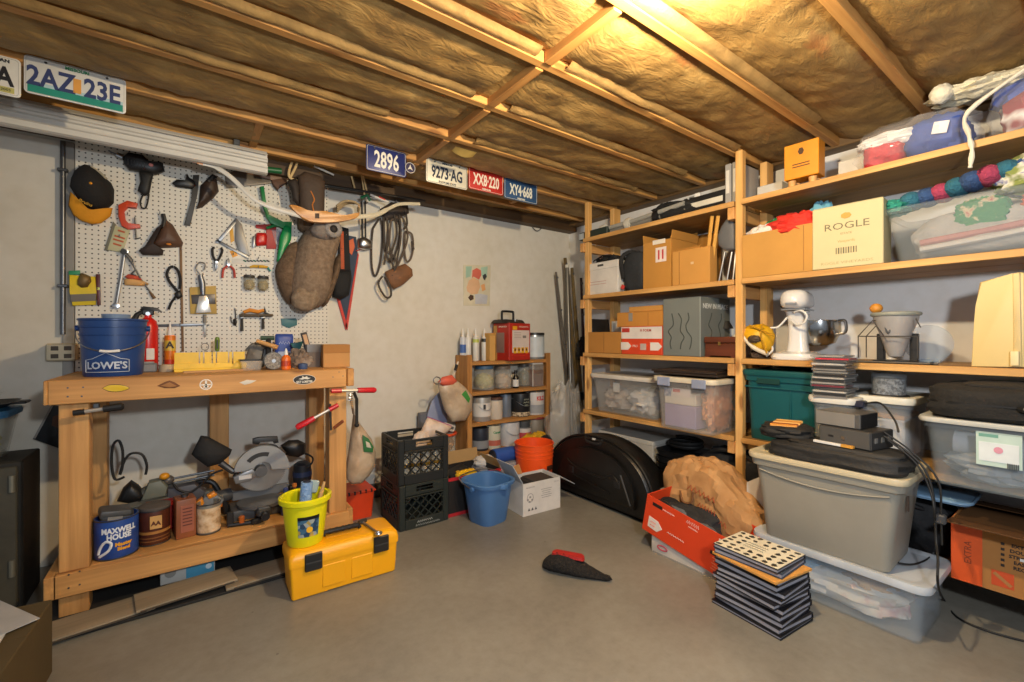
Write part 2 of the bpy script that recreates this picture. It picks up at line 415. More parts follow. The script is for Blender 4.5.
# stapled paper flanges that hang along the joist edges
fm = mat('#c3a066', .7, var=.25, sc=9, bump=.3, bsc=40)
for y, xa, xb, sd in ((2.19, -.6, .8, 1), (1.787, -1.0, 1.05, 2), (1.38, -.4, 1.1, 3), (1.38, 1.25, 2.6, 4), (1.787, 1.25, 2.7, 5), (.974, 1.0, 2.6, 6), (2.19, 1.3, 2.7, 7)):
    def fn(u, v, y=y, xa=xa, xb=xb, sd=sd):
        x = xa+(xb-xa)*u
        dd = .018+.018*noise.noise(V((x*3, sd*5.1, 0)))+.012*noise.noise(V((x*9, sd, 0)))
        return V((x, y-.021-.052*v, 2.285+.012*v-dd*v*(1-v)*2.6))
    struct('trim_%d' % n, MB().sheet(60, 4, fn, th=.002), fm, ang=180); n += 1
t = MB().sheet(10, 5, lambda u, v: V((1.22+.14*u, 2.22+.05*v, 2.262-.018*math.sin(u*3)*v-.008*v)), th=.002)
struct('trim_%d' % n, t, mat('#d9bd6e', .8, var=.2)); n += 1
# rim above the shelves
struct('trim_%d' % n, MB().box((XW-.005, .6, 2.42), (.03, 5.2, .14), bev=.003), wood('#5f4526', '#7a5c34', 'y')); n += 1

# ================================================================ camera, lights
cam = bpy.data.cameras.new('camera'); co = bpy.data.objects.new('camera', cam); C.objects.link(co)
cam.sensor_width = 36; cam.lens = 36*F/1024; cam.shift_y = -3/1024; cam.clip_start = .02
co.location = (0, 0, H); co.rotation_euler = (PI/2, 0, -R(36))
bpy.context.scene.camera = co
def lamp(name, loc, w, col, r, kind='POINT', rot=None):
    l = bpy.data.lights.new(name, kind); l.energy = w; l.color = col
    if kind == 'POINT': l.shadow_soft_size = r
    elif kind == 'AREA': l.size = r
    o = bpy.data.objects.new(name, l); C.objects.link(o); o.location = loc
    if rot: o.rotation_euler = rot
    return o
lamp('ceiling_bulb', (1.12, .74, 2.17), 86, (1, .79, .50), .03)
sp_ = lamp('daylight_lamp', (.30, -.45, 1.56), 100, (.88, .94, 1), .07, 'SPOT', (R(80), 0, -R(40)))
sp_.data.spot_size = R(140); sp_.data.spot_blend = .6; sp_.data.shadow_soft_size = .07
w = bpy.data.worlds.new('world'); w.use_nodes = True; bpy.context.scene.world = w
w.node_tree.nodes['Background'].inputs[0].default_value = (.80, .88, 1, 1); w.node_tree.nodes['Background'].inputs[1].default_value = .27
vs = bpy.context.scene.view_settings
vs.view_transform = 'Standard'; vs.look = 'None'; vs.gamma = 1; vs.use_curve_mapping = False; vs.exposure = .44
# ================================================================ the left wall
PY = 3.254           # front of the pegboard
a = at(75, 250, Y=PY).x; b_ = at(329, 250, Y=PY).x
o = obj('pegboard', MB().box(((a+b_)/2, 0, 0), (b_-a, .027, 1.32), bev=.002), peg_mat(), None, (0, PY+.0135, 1.595))
tag(o, 'large white perforated pegboard fixed to the wall above the workbench', 'pegboard')
def WT(name, label, cat, px, py, group=None, Y=PY):
    p = at(px, py, Y=Y); t = thing(name, label, cat, (p.x, Y, p.z), group=group)
    if Y == PY and cat != 'jar': obj('hook', MB().tube([(0, .002, 0), (0, -.022, 0), (0, -.027, .010)], .0025, 6), steel, t)
    return t
A = lambda *p: zz(50, 150, 6.024, *p)
B = lambda *p: zz(50, 250, 6.024, *p)
Cz = lambda *p: zz(200, 150, 6.024, *p)
D = lambda *p: zz(200, 250, 6.024, *p)
E = lambda *p: zz(260, 145, 3.588, *p)
G = lambda *p: zz(130, 210, 4.869, *p)
Fz = lambda *p: zz(240, 310, 7.314, *p)
# conduit and utility box
t = WT('conduit_pipe', 'grey metal conduit pipe running up the wall left of the pegboard', 'pipe', 64, 240, Y=3.26)
z0 = at(64, 338, Y=3.235).z; x0 = at(64, 240, Y=3.235).x
L_ = t.location
obj('pipe', MB().tube([(0, -.025, z0-L_.z+.02), (0, -.025, 2.2-L_.z)], .011, 12), dsteel, t)
for zc in (2.05, 1.45):
    obj('strap', MB().box((0, -.022, zc-L_.z), (.04, .034, .016), bev=.003), dsteel, t)
t = WT('outlet_box', 'tan electrical box at the foot of the conduit pipe behind the blue bucket', 'electrical box', 56, 352, Y=3.268)
obj('box', MB().box((.03, -.03, 0), (.115, .06, .09), bev=.006), mat('#b9ab8c', .6), t)
obj('cover_plate', MB().box((.03, -.063, 0), (.105, .006, .08), bev=.002), mat('#c6b999', .5), t)
for sx in (-.024, .024):
    mb = MB()
    for dz in (-.02, .02): mb.box((.03+sx, -.0665, dz), (.028, .003, .022), bev=.001)
    obj('socket', mb, mat('#4a3f30', .6), t)
# cap
t = WT('baseball_cap', 'black baseball cap with a golden yellow brim hung on the pegboard', 'cap', 93, 166)
crown = A((150,130),(180,105),(212,90),(245,98),(290,125),(335,170),(370,200),(388,240),(385,320),(345,360),(290,368),(225,350),(170,300),(122,225),(130,175))
pputt(t, 'crown', mat('#1d1a18', .85, bump=.25), crown, 'Y', PY-.002, .10)
brim = A((122,250),(170,310),(225,352),(290,368),(340,362),(378,350),(365,400),(310,440),(255,448),(185,425),(140,390),(112,330))
pputt(t, 'brim', mat('#d48d14', .8, bump=.2), brim, 'Y', PY-.035, .028, .02)
p = at(*A((245,200))[0], Y=PY-.1)-t.location; obj('button', MB().ell(p, (.007,.006,.007)), mat('#d48d14', .7), t)
p = at(*A((215,318))[0], Y=PY-.085)-t.location; text('Bruins', .022, mat('#b58a2a', .8), t, p, (PI/2, R(24), 0), bold=.0005)
strapp = [p for p in smoothpts(A((245,100),(300,135),(340,175)), 4)]
ptube(t, 'back_strap', mat('#a99f88', .8), strapp, .006, 'Y', PY-.045)
# drill
t = WT('power_drill', 'black pistol grip electric drill hung near the top of the pegboard', 'drill', 140, 165)
pputt(t, 'motor_housing', black, A((440,40),(470,15),(560,32),(600,70),(680,78),(692,128),(640,152),(560,135),(480,122),(445,85)), 'Y', PY-.035, .035, .03, pw=3)
pputt(t, 'grip', rubber, A((535,125),(625,140),(612,200),(600,262),(572,278),(528,245),(545,190)), 'Y', PY-.035, .022, .02, pw=3)
ptube(t, 'chuck', steel, A((402,28),(440,45)), [.014,.017], 'Y', PY-.035, 12)
ptube(t, 'drill_bit', dsteel, A((352,4),(404,30)), .004, 'Y', PY-.035, 8)
ptube(t, 'power_cord', rubber, smoothpts(A((560,270),(545,310),(552,345),(575,350),(588,315),(596,265)), 4), .004, 'Y', PY-.02)
p = at(*A((608,90))[0], Y=PY-.066)-t.location; obj('switch', MB().ell(p, (.012,.006,.010)), mat('#c77a70', .5), t)
mb = MB()
for i in range(6):
    q = at(*A((470+i*20, 70+i*5))[0], Y=PY-.067)-t.location; mb.box(q, (.003, .006, .03), bev=.001)
obj('vent', mb, dsteel, t)
# small orange clamp
t = WT('hand_clamp', 'small orange red C clamp hung beside the black cap', 'clamp', 128, 215)
ppart(t, 'frame', mat('#c4431f', .4), A((410,330),(465,303),(528,320),(520,350),(465,338),(440,365),(448,420),(470,445),(540,445),(545,468),(470,478),(430,455),(412,400)), 'Y', PY-.03, .028, .004)
ptube(t, 'screw', dsteel, A((512,405),(520,530)), .004, 'Y', PY-.018)
ptube(t, 'handle', dsteel, A((520,535),(548,528)), .003, 'Y', PY-.018)
# packet
t = WT('seed_packet', 'pale green paper packet with printed label on the pegboard', 'packet', 120, 237)
ppart(t, 'packet', mat('#b5b28c', .6), A((392,455),(482,480),(435,618),(345,600)), 'Y', PY-.014, .012, .002)
ppart(t, 'hang_card', mat('#6d6a5a', .7), A((380,430),(400,450),(350,612),(328,600)), 'Y', PY-.010, .008, .001)
mb = MB()
for q, w_ in (((430,490), .03), ((420,525), .045), ((412,545), .045), ((405,570), .035)):
    mb.box(at(*A(q)[0], Y=PY-.0145)-t.location, (w_, .002, .009), rot=(0, R(15), 0))
obj('print', mb, mat('#b0522c', .7), t)
# leather pouch
def pouch(name, label, cat, body, flap, clip, m, anchor, extra=None):
    t = WT(name, label, cat, *anchor)
    pputt(t, 'pouch', m, body, 'Y', PY-.004, .06)
    if flap: pputt(t, 'flap', mat('#2f2420', .7, var=.2), flap, 'Y', PY-.03, .03, .02)
    if clip: ptube(t, 'belt_clip', black, clip, .011, 'Y', PY-.03)
    return t
t = pouch('tool_pouch', 'worn brown leather tool pouch with black clip on pegboard', 'pouch', A((630,540),(700,420),(740,450),(803,560),(795,585),(720,590),(640,592),(612,575)), A((535,605),(570,580),(640,470),(690,430),(620,565),(612,595),(685,605),(680,635),(560,632)), A((680,385),(690,420),(680,465)), mat('#5d4232', .55, var=.3, bump=.25), (160, 214))
p = at(*A((715,567))[0], Y=PY-.058)-t.location; obj('brass_stud', MB().ell(p, (.013,.005,.006)), mat('#e08a30', .3, .4), t)
# black holder
t = WT('holster', 'black pistol shaped holder hanging right of the drill', 'holster', 185, 178)
ppart(t, 'blade', mat('#3a3835', .5), A((862,150),(900,148),(890,260),(845,455),(808,450),(850,300)), 'Y', PY-.022, .02, .003)
pputt(t, 'handle', black, A((735,200),(760,178),(820,182),(825,140),(840,165),(870,185),(880,215),(860,235),(800,228),(760,222)), 'Y', PY-.02, .018, .016)
t = WT('leather_sheath', 'dark brown leather sheath right of the black holder on pegboard', 'sheath', 208, 178)
pputt(t, 'sheath', mat('#3a2b22', .5, var=.25, bump=.2), A((905,215),(950,170),(985,148),(1000,155),(1018,250),(985,290),(920,345),(880,358),(895,310)), 'Y', PY-.004, .045)
ptube(t, 'belt_loop', black, A((950,190),(985,155),(998,172)), .012, 'Y', PY-.04)
# yellow package and small level
t = WT('sandpaper_pack', 'yellow and grey shop package at the left edge of the pegboard', 'package', 84, 275)
ppart(t, 'card', mat('#d9bd17', .5), B((115,150),(272,160),(280,260),(275,330),(135,335),(118,255)), 'Y', PY-.02, .018, .002)
ppart(t, 'grey_band', mat('#6f6a63', .7), B((120,268),(278,262),(276,305),(126,312)), 'Y', PY-.024, .006, .001)
ppart(t, 'green_tab', mat('#2b8a5b', .5), B((112,125),(180,122),(180,148),(112,150)), 'Y', PY-.016, .012, .001)
pputt(t, 'part', mat('#6b5631', .5, .3, var=.4), B((165,180),(185,138),(215,145),(245,160),(250,190),(225,225),(190,228),(165,210)), 'Y', PY-.02, .025)
t = WT('torpedo_level', 'small dark red and black level beside the yellow package', 'level', 98, 290)
ppart(t, 'body', mat('#54201c', .4), B((275,145),(300,145),(304,330),(284,332)), 'Y', PY-.022, .02, .002)
ppart(t, 'vial', mat('#c9d46a', .2), B((280,225),(298,225),(299,240),(281,240)), 'Y', PY-.025, .006, .001)
# wrenches
def wrench(label, pts, r0, grp='wrenches on the pegboard'):
    t = WT('wrench', label, 'wrench', *pts[0], group=grp)
    ptube(t, 'handle', mat('#8d8b88', .35, .8), pts, r0, 'Y', PY-.014, 10, flat=.5)
    for i, (p, q) in enumerate(((pts[0], pts[1]), (pts[-1], pts[-2]))):
        P = at(*p, Y=PY-.014)-t.location; Q = at(*q, Y=PY-.014)-t.location; d = (P-Q).normalized(); n_ = V((-d.z, 0, d.x))
        poly = []
        for a_, l in ((-150,1), (-90,1), (-45,1.05), (-22,1.15), (-14,.35), (14,.35), (22,1.15), (45,1.05), (90,1), (150,1)):
            v = d*math.cos(R(a_))+n_*math.sin(R(a_)); w_ = P+v*l*r0*2.1; poly.append((w_.x, w_.z))
        obj('jaw', MB().prism(poly, 'y', -.019, -.009, bev=.001), steel, t)
    return t
wrench('long chrome wrench hanging on the pegboard above the fire extinguisher', B((450,10),(425,180),(398,335)), .0085)
t = WT('compass_divider', 'pair of thin metal dividers hung over the long wrench', 'dividers', 125, 252)
for pts in (B((440,8),(490,70),(545,170)), B((450,5),(500,60),(515,120),(490,145))):
    ptube(t, 'leg', dsteel, pts, .0045, 'Y', PY-.03)
p = at(*B((445,10))[0], Y=PY-.03)-t.location; obj('hinge', MB().cyl(p+V((0,-.008,0)), p+V((0,.026,0)), .014), black, t)
t = WT('sanding_block', 'tan and red sanding block on a hook above the extinguisher', 'sanding block', 133, 281)
pputt(t, 'block', mat('#cf9f62', .7), B((445,180),(475,160),(560,185),(600,205),(560,218),(450,212)), 'Y', PY-.01, .02)
pputt(t, 'red_edge', mat('#b8452c', .7), B((450,160),(470,145),(545,160),(555,182),(470,175)), 'Y', PY-.02, .014, .01)
t = WT('coping_saw', 'thin wire coping saw hanging under the sanding block', 'coping saw', 146, 285)
ptube(t, 'frame', dsteel, smoothpts(B((490,145),(540,170),(580,220),(612,262),(625,290))), .004, 'Y', PY-.012)
ptube(t, 'handle', mat('#6b4c2a', .5), B((600,250),(630,292)), [.005,.009], 'Y', PY-.012)
# bungee strap and yardstick
t = WT('tie_strap', 'black rubber tie strap looped on the pegboard by the yardstick', 'strap', 174, 268)
ptube(t, 'loop', blackm, smoothpts(B((770,250),(720,190),(705,140),(730,100),(765,115),(785,170),(782,235))), .007, 'Y', PY-.02, flat=.5)
ptube(t, 'tail', blackm, smoothpts(B((775,250),(750,290),(730,320),(715,358))), .006, 'Y', PY-.02)
pputt(t, 'buckle', black, B((745,262),(785,240),(800,280),(770,300)), 'Y', PY-.02, .016, .014)
t = WT('yardstick', 'long brown wooden yardstick standing upright on the pegboard', 'ruler', 182, 250)
ppart(t, 'stick', wood('#6b4a2b', '#80603a', 'z'), G((240,165),(253,165),(263,690),(251,690)), 'Y', PY-.009, .008, .001)
# putty knife in front of its packet
t = WT('blade_pack', 'yellow framed hang pack with dark window below the yardstick top', 'package', 204, 288)
ppart(t, 'card', mat('#b99a4e', .6), B((840,225),(1000,215),(1005,385),(845,385)), 'Y', PY-.014, .012, .001)
ppart(t, 'window', mat('#4b4440', .3), B((850,270),(995,265),(998,325),(855,325)), 'Y', PY-.017, .004, .001)
t = WT('putty_knife', 'wide putty knife with bright blade hung over the yellow hang pack', 'putty knife', 203, 275)
ptube(t, 'handle', dsteel, B((905,150),(918,200),(922,270)), [.012,.016,.012], 'Y', PY-.036, 10, flat=.6)
ppart(t, 'blade', mat('#dcd8d0', .25, .6), B((898,278),(945,275),(972,375),(878,380)), 'Y', PY-.034, .003, .0005)
ptube(t, 'hook', steel, smoothpts(B((905,150),(880,110),(900,75),(935,85),(930,120))), .004, 'Y', PY-.02)
t = WT('file_rail', 'slim grey metal rail across the pegboard behind the caulk tube', 'rail', 180, 325)
ppart(t, 'rail', dsteel, B((640,448),(960,440),(960,455),(640,463)), 'Y', PY-.012, .011, .001)
t = WT('scraper', 'narrow steel scraper hanging straight down below the putty knife', 'scraper', 205, 325)
ppart(t, 'blade', mat('#8d8a84', .4, .5), B((922,400),(945,398),(942,520),(930,530)), 'Y', PY-.016, .003, .0005)
ptube(t, 'handle', mat('#7a756c', .5), B((932,390),(934,440)), .009, 'Y', PY-.014, 8, flat=.7)
# pliers
def pliers(label, tip, piv, h1, h2, m, d=.02):
    t = WT('pliers', label, 'pliers', *piv, group='pliers on the pegboard')
    for h, sgn in ((h1, -1), (h2, 1)):
        ptube(t, 'handle', m, smoothpts([piv]+h, 4), .0065, 'Y', PY-d, 8)
    P = at(*piv, Y=PY-d)-t.location; T = at(*tip, Y=PY-d)-t.location; dd = (T-P); nn = V((-dd.z, 0, dd.x)).normalized()
    for sg in (-1, 1):
        poly = [P-dd*.3, P+nn*sg*.013, P+dd*.4+nn*sg*.011, T+nn*sg*.002, T]
        obj('jaw', MB().prism([(q.x, q.z) for q in poly], 'y', -d-.006, -d+.006, bev=.001), dsteel, t)
    obj('pivot', MB().cyl(P+V((0,-.009,0)), P+V((0,.018,0)), .007), steel, t)
pliers('black handled pliers upright between yardstick and red pliers', G((418,295))[0], G((422,255))[0], [G((405,225))[0], G((402,190))[0], G((412,182))[0]], [G((440,225))[0], G((450,195))[0], G((440,185))[0]], black)
pliers('red handled pliers hanging with handles down beside the speed square', G((478,235))[0], G((480,268))[0], [G((455,290))[0], G((450,330))[0]], [G((505,290))[0], G((510,330))[0]], mat('#b5453c', .45))
# speed square
t = WT('speed_square', 'grey triangular speed square hung in the middle of the pegboard', 'square', 235, 222)
mb = MB(); o = t.location
def tri(pts, d0, d1, m, nm):
    return ppart(t, nm, m, pts, 'Y', PY-d1, d1-d0, .001)
tri(G((515,38),(528,50),(440,160),(415,160)), .004, .014, dsteel, 'edge')
tri(G((415,150),(425,142),(580,225),(578,240)), .004, .014, dsteel, 'edge')
tri(G((515,38),(545,70),(585,225),(530,200),(512,150)), .004, .016, mat('#6d6c6a', .4, .6), 'plate')
t = WT('hang_tag', 'white and orange printed hang card below the speed square', 'package', 233, 255)
ppart(t, 'card', mat('#e2ddd0', .5), G((475,190),(530,200),(570,255),(482,262)), 'Y', PY-.0035, .003, .0005)
ppart(t, 'orange_blob', mat('#e09a25', .5), G((485,200),(515,195),(525,222),(500,232)), 'Y', PY-.005, .0015, .0003)
ppart(t, 'orange_strip', mat('#d9a02c', .5), G((485,100),(500,80),(508,150),(490,160)), 'Y', PY-.0035, .003, .0005)
# red tape pack
t = WT('tape_measure', 'bright red tape measure in its hang pack beside the green saw', 'tape measure', 265, 238)
pputt(t, 'case', mat('#c31f1a', .35), Cz((335,505),(345,498),(395,500),(405,520),(400,575),(340,580),(332,560)), 'Y', PY-.012, .03, pw=4)
ppart(t, 'card', mat('#a5221f', .5), Cz((335,450),(460,445),(460,595),(400,595),(400,480),(338,470)), 'Y', PY-.010, .009, .001)
ppart(t, 'belt_clip', dsteel, Cz((318,520),(332,515),(332,585),(318,590)), 'Y', PY-.02, .012, .001)
# small bits strip
t = WT('drill_bit_strip', 'row of small bits on white card under the tape measure', 'bit set', 258, 259)
ppart(t, 'card', mat('#d8d5cc', .5), Cz((190,655),(430,650),(430,690),(195,685)), 'Y', PY-.004, .003, .0005)
for i in range(8):
    p = at(*Cz((270+i*20, 668))[0], Y=PY-.009)-t.location
    obj('bit', MB().tube([p+V((-.008,0,.004)), p+V((.008,0,-.004))], .004, 8), dsteel if i % 3 else mat('#2c6b52', .5), t)
# screwdriver
t = WT('screwdriver', 'yellow and teal screwdriver lying across hooks under the bit card', 'screwdriver', 258, 268)
ptube(t, 'shaft', steel, D((240,105),(300,104)), .003, 'Y', PY-.014)
ptube(t, 'handle', mat('#d9a72b', .4), D((300,104),(320,98),(380,100),(408,104)), [.005,.009,.010,.007], 'Y', PY-.014, 10)
ptube(t, 'end_cap', mat('#2f8c84', .4), D((405,104),(425,128)), [.007,.005], 'Y', PY-.014)
# jars of screws
def jar(label, zx):
    x0_, x1_, y0_, y1_ = zx
    q = D((x0_, y0_), (x1_, y1_)); cx, cz, w_, h_ = wl(q[0][0], q[0][1], q[1][0], q[1][1], PY-.03)
    t = thing('screw_jar', label, 'jar', (cx, PY+.0005-w_/2, cz-h_/2), group='jars of screws on the pegboard')
    r = w_/2
    obj('glass', MB().lathe([(r*.8, 0), (r, .006), (r, h_*.75), (r*.85, h_*.82), (r*.8, h_*.8), (r*.94, h_*.74), (r*.94, .008), (0, .005)], n=20), clear('#d8d4bc', .35, .1), t)
    obj('screws', MB().lump((0, 0, h_*.36), (r*.85, r*.85, h_*.33), .25, 6, 3), mat('#a58d52', .5, .3, var=.4, sc=60), t)
    obj('lid', MB().lathe([(r*.93, h_*.8), (r*.97, h_*.82), (r*.97, h_*.98), (r*.9, h_)], n=20), mat('#3d3a36', .4), t)
jar('left one of two small jars of screws on the pegboard', (262, 332, 152, 240))
jar('right one of two small jars of screws on the pegboard', (346, 415, 158, 245))
# hammers
t = WT('hammer_rack', 'small dark wall rack holding the hammers on the pegboard', 'rack', 254, 316)
ppart(t, 'rail', mat('#4a3a22', .6), D((240,385),(440,385),(440,400),(240,402)), 'Y', PY-.04, .038, .002)
ptube(t, 'hook', dsteel, smoothpts(D((185,400),(190,430),(205,440),(215,400),(210,350))), .003, 'Y', PY-.012)
t = WT('hammer', 'claw hammer with orange grip resting on the rack', 'hammer', 254, 312, group='hammers on the rack')
ptube(t, 'grip', mat('#d98a2a', .5), D((262,375),(300,362),(350,372),(385,362)), [.010,.013,.012,.010], 'Y', PY-.03, 10)
ppart(t, 'head', black, D((385,358),(392,345),(400,378),(438,392),(392,384)), 'Y', PY-.04, .022, .002)
for i, (x_, y1_, w_) in enumerate(((253, 488, 13), (380, 475, 11))):
    t = WT('hammer', ('left' if i == 0 else 'right')+' of two dark hammers hanging handle down from the rack', 'hammer', *D((x_, 390))[0], group='hammers on the rack')
    ptube(t, 'handle', mat('#33302b', .5), D((x_, 402), (x_, y1_)), [.007, .009], 'Y', PY-.02, 10)
    ppart(t, 'head', dsteel, D((x_-14, 404), (x_+14, 402), (x_+16, 412), (x_-14, 414)), 'Y', PY-.03, .02, .002)
t = WT('pulley', 'tiny black pulley hung left of the hammers', 'pulley', *D((210, 420))[0])
pputt(t, 'body', black, D((198,420),(215,405),(224,430),(218,458),(200,455)), 'Y', PY-.004, .025)
# hand saw hung under the trim
t = WT('hand_saw', 'old hand saw with wooden edge lying level under the white trim', 'saw', 255, 178)
ppart(t, 'blade', mat('#6f6860', .45, .4), Cz((150,150),(215,120),(430,185),(430,200),(160,228)), 'Y', PY-.03, .006, .001)
ppart(t, 'back_rib', mat('#6e4a2c', .5), Cz((210,112),(530,160),(535,178),(440,182),(215,124)), 'Y', PY-.036, .018, .002)
ppart(t, 'handle', wood('#4a2f1c', '#6a4427', 'x'), Cz((430,180),(510,168),(530,195),(490,210),(470,238),(445,210)), 'Y', PY-.045, .042, .004)
# green hacksaw
t = WT('bow_saw', 'green framed saw hung on the pegboard left of the brown hide', 'saw', 278, 205)
ppart(t, 'frame', green, Cz((362,220),(385,215),(400,320),(412,390),(500,435),(555,430),(552,500),(520,500),(510,470),(430,445),(400,400),(380,330)), 'Y', PY-.045, .03, .004)
pputt(t, 'handle', mat('#0f8a4a', .35), Cz((510,450),(552,470),(550,540),(510,620),(490,680),(462,670),(470,600),(480,520)), 'Y', PY-.045, .018, .02, pw=3)
ptube(t, 'arm', green, Cz((400,470),(450,455),(520,450)), .009, 'Y', PY-.035)
ptube(t, 'blade', steel, Cz((375,340),(384,372),(395,375)), .004, 'Y', PY-.03)
t = WT('clear_hang_pack', 'clear plastic hang pack with small parts left of the green saw', 'package', 281, 236)
ppart(t, 'blister', clear('#c9d0dc', .6), Cz((430,480),(505,480),(500,560),(470,590),(455,560)), 'Y', PY-.012, .011, .002)
ppart(t, 'insert', mat('#3f5470', .5), Cz((440,490),(490,490),(480,550),(455,545)), 'Y', PY-.006, .005, .001)
# brown hide mount
t = WT('deer_mount', 'brown furry deer mount with pale ear hanging below the wooden bow', 'taxidermy mount', 310, 170)
fur = patch('brown_deer_fur', [(.25, '#6a5846'), (.5, '#85705c'), (.75, '#99866f')], 34, .95, bump=.4, detail=6)
fur2 = patch('darker_deer_fur', [(.25, '#55432f'), (.5, '#6d5742'), (.75, '#836c55')], 34, .95, bump=.4, detail=6)
body = E((170,295),(205,280),(250,285),(285,300),(283,345),(262,420),(255,470),(248,530),(222,575),(185,590),(140,592),(108,565),(100,500),(110,420),(135,350))
pputt(t, 'cape', fur, smoothpts(body+[body[0]], 3)[:-1], 'Y', PY-.06, .17, .055, pw=2.6)
left = E((130,345),(150,400),(135,480),(120,560),(98,568),(70,520),(55,450),(75,400),(100,360))
pputt(t, 'shoulder', fur2, smoothpts(left+[left[0]], 3)[:-1], 'Y', PY-.05, .09, .045)
right = E((262,420),(283,390),(285,440),(260,520),(240,570),(222,578),(225,520),(245,470))
pputt(t, 'brisket', fur2, smoothpts(right+[right[0]], 3)[:-1], 'Y', PY-.06, .11, .055)
tuft = E((110,545),(140,505),(180,520),(215,505),(212,560),(185,592),(150,596),(120,580))
pputt(t, 'chest_tuft', patch('pale_chest_fur', [(.25, '#75624d'), (.5, '#8d7963'), (.75, '#a5927b')], 34, .95, bump=.5, detail=6), smoothpts(tuft+[tuft[0]], 3)[:-1], 'Y', PY-.16, .055, .10)
c_ = at(*E((262,303))[0], Y=PY-.25)-t.location
rr0 = abs((at(*E((292,303))[0], Y=PY-.25)-at(*E((262,303))[0], Y=PY-.25)).x)
obj('ear', MB().tube([c_+V((rr0*.72*math.cos(k*PI/10), -.01, rr0*.72*math.sin(k*PI/10))) for k in range(20)], rr0*.34, 10, closed=True), patch('grey_ear_fur', [(.25, '#6d6660'), (.5, '#938c86'), (.75, '#aaa49e')], 30, .9, bump=.3), t)
obj('ear_hollow', MB().ell(c_+V((0, -.008, 0)), (rr0*.55,.022,rr0*.55)), mat('#231d1a', .7), t)
obj('ear_root', MB().ell(c_+V((-rr0*.9, .05, -.01)), (rr0*1.5,.07,rr0*1.1)), patch('grey_brow_fur', [(.25, '#6a5f56'), (.5, '#857a70'), (.75, '#968c82')], 34, .95, bump=.3), t)
ant = mat('#d8b982', .5, var=.2)
for pts in (E((150,130),(108,118),(105,90),(118,55),(132,28)), E((108,118),(125,85),(135,60))):
    ptube(t, 'antler', ant, smoothpts(pts, 4), .008, 'Y', PY-.12)
obj('neck', MB().box(((at(*E((165,250))[0], Y=PY-.06)-t.location).x, -.055, (at(*E((165,230))[0], Y=PY-.06)-t.location).z), (.09, .108, .30), bev=.02), fur2, t)
# leather quiver in front of the neck
t = WT('leather_quiver', 'dark brown leather quiver with orange stripe behind the wooden bow', 'quiver', 305, 172, Y=PY-.16)
pputt(t, 'quiver', mat('#4a3a2d', .7, var=.25, bump=.3), E((135,112),(160,95),(215,112),(232,135),(230,262),(215,272),(165,262),(142,225)), 'Y', PY-.17, .05, .04, pw=4)
ptube(t, 'orange_stripe', mat('#c7762a', .6), smoothpts(E((182,165),(195,195),(188,215),(195,245)), 3), .004, 'Y', PY-.221)
pputt(t, 'side_pocket', mat('#2f251e', .7, var=.25), E((98,130),(128,118),(142,150),(140,220),(118,200),(112,160)), 'Y', PY-.165, .03, .04)
# recurve bow
t = WT('recurve_bow', 'recurve bow with wooden riser and white limbs hung level on the wall', 'bow', 330, 213, Y=PY-.30)
YB = PY-.31
ptube(t, 'limb', mat('#c9c6bd', .35), smoothpts([(199,163),(215,167),(232,178),(254,199),(275,208),(302,216)], 4), [.010]*5+[.013]*10+[.017]*6, 'Y', YB, 10, flat=.4)
ptube(t, 'limb', mat('#c9bfa4', .35), smoothpts([(352,217),(375,215),(388,209),(400,204),(420,204)], 4), [.015]*8+[.011]*9, 'Y', YB, 10, flat=.4)
ptube(t, 'tip', mat('#e0a070', .5), [(197,162),(203,164)], .009, 'Y', YB, 8, flat=.6)
ppart(t, 'riser', wood('#b5793a', '#dba15a', 'x', .35, False), smoothpts(E((105,215),(130,215),(190,240),(235,235),(270,248),(330,250),(358,240),(345,262),(270,276),(195,275),(150,260),(105,215)), 3)[:-1], 'Y', YB-.018, .036, .008)
ppart(t, 'grip_window', mat('#3a2718', .6), E((198,245),(213,245),(213,263),(198,263)), 'Y', YB-.021, .006, .001)
# coil of rope behind bow
t = WT('rope_coil', 'tan coil of webbing lying behind the bow grip', 'rope', 345, 205, Y=PY-.1)
for i in range(4):
    ptube(t, 'turn', mat('#a5906c', .8, bump=.4), smoothpts(E((275,240-i*7),(300,215-i*4),(330,208-i*2),(355,215),(352,240-i*5)), 4), .008, 'Y', PY-.12-.02*i)
# dark rod under the joist
t = WT('spear_shaft', 'long dark metal shaft hung level above the bow under the joist', 'rod', 370, 190, Y=PY-.12)
ptube(t, 'shaft', mat('#3a3733', .35, .5), [(316,184),(425,201)], .010, 'Y', PY-.13, 10)
ptube(t, 'pale_rod', mat('#cfc9bd', .4), [(314,166),(334,175)], .007, 'Y', PY-.13, 8)
for pts in (E((375,178),(362,95)), E((340,155),(328,112)), E((383,165),(370,110))):
    ptube(t, 'antler_prong', ant, smoothpts(pts, 4), .006, 'Y', PY-.13)
ptube(t, 'green_tie', mat('#1d6b45', .5), E((362,190),(385,180),(395,200)), .011, 'Y', PY-.14)
ptube(t, 'white_red_shaft', mat('#d9d5cc', .4), E((395,178),(460,205)), .008, 'Y', PY-.15)
ptube(t, 'red_band', mat('#b8342c', .5), E((425,187),(448,198)), .009, 'Y', PY-.15)
# trim overhead of pegboard: green tube
t = WT('green_tube', 'dark green tube end showing beyond the white trim end', 'tube', 272, 170, Y=2.98)
ptube(t, 'tube', mat('#175c33', .4), Cz((405,118),(490,128)), .018, 'Y', 3.06, 12)
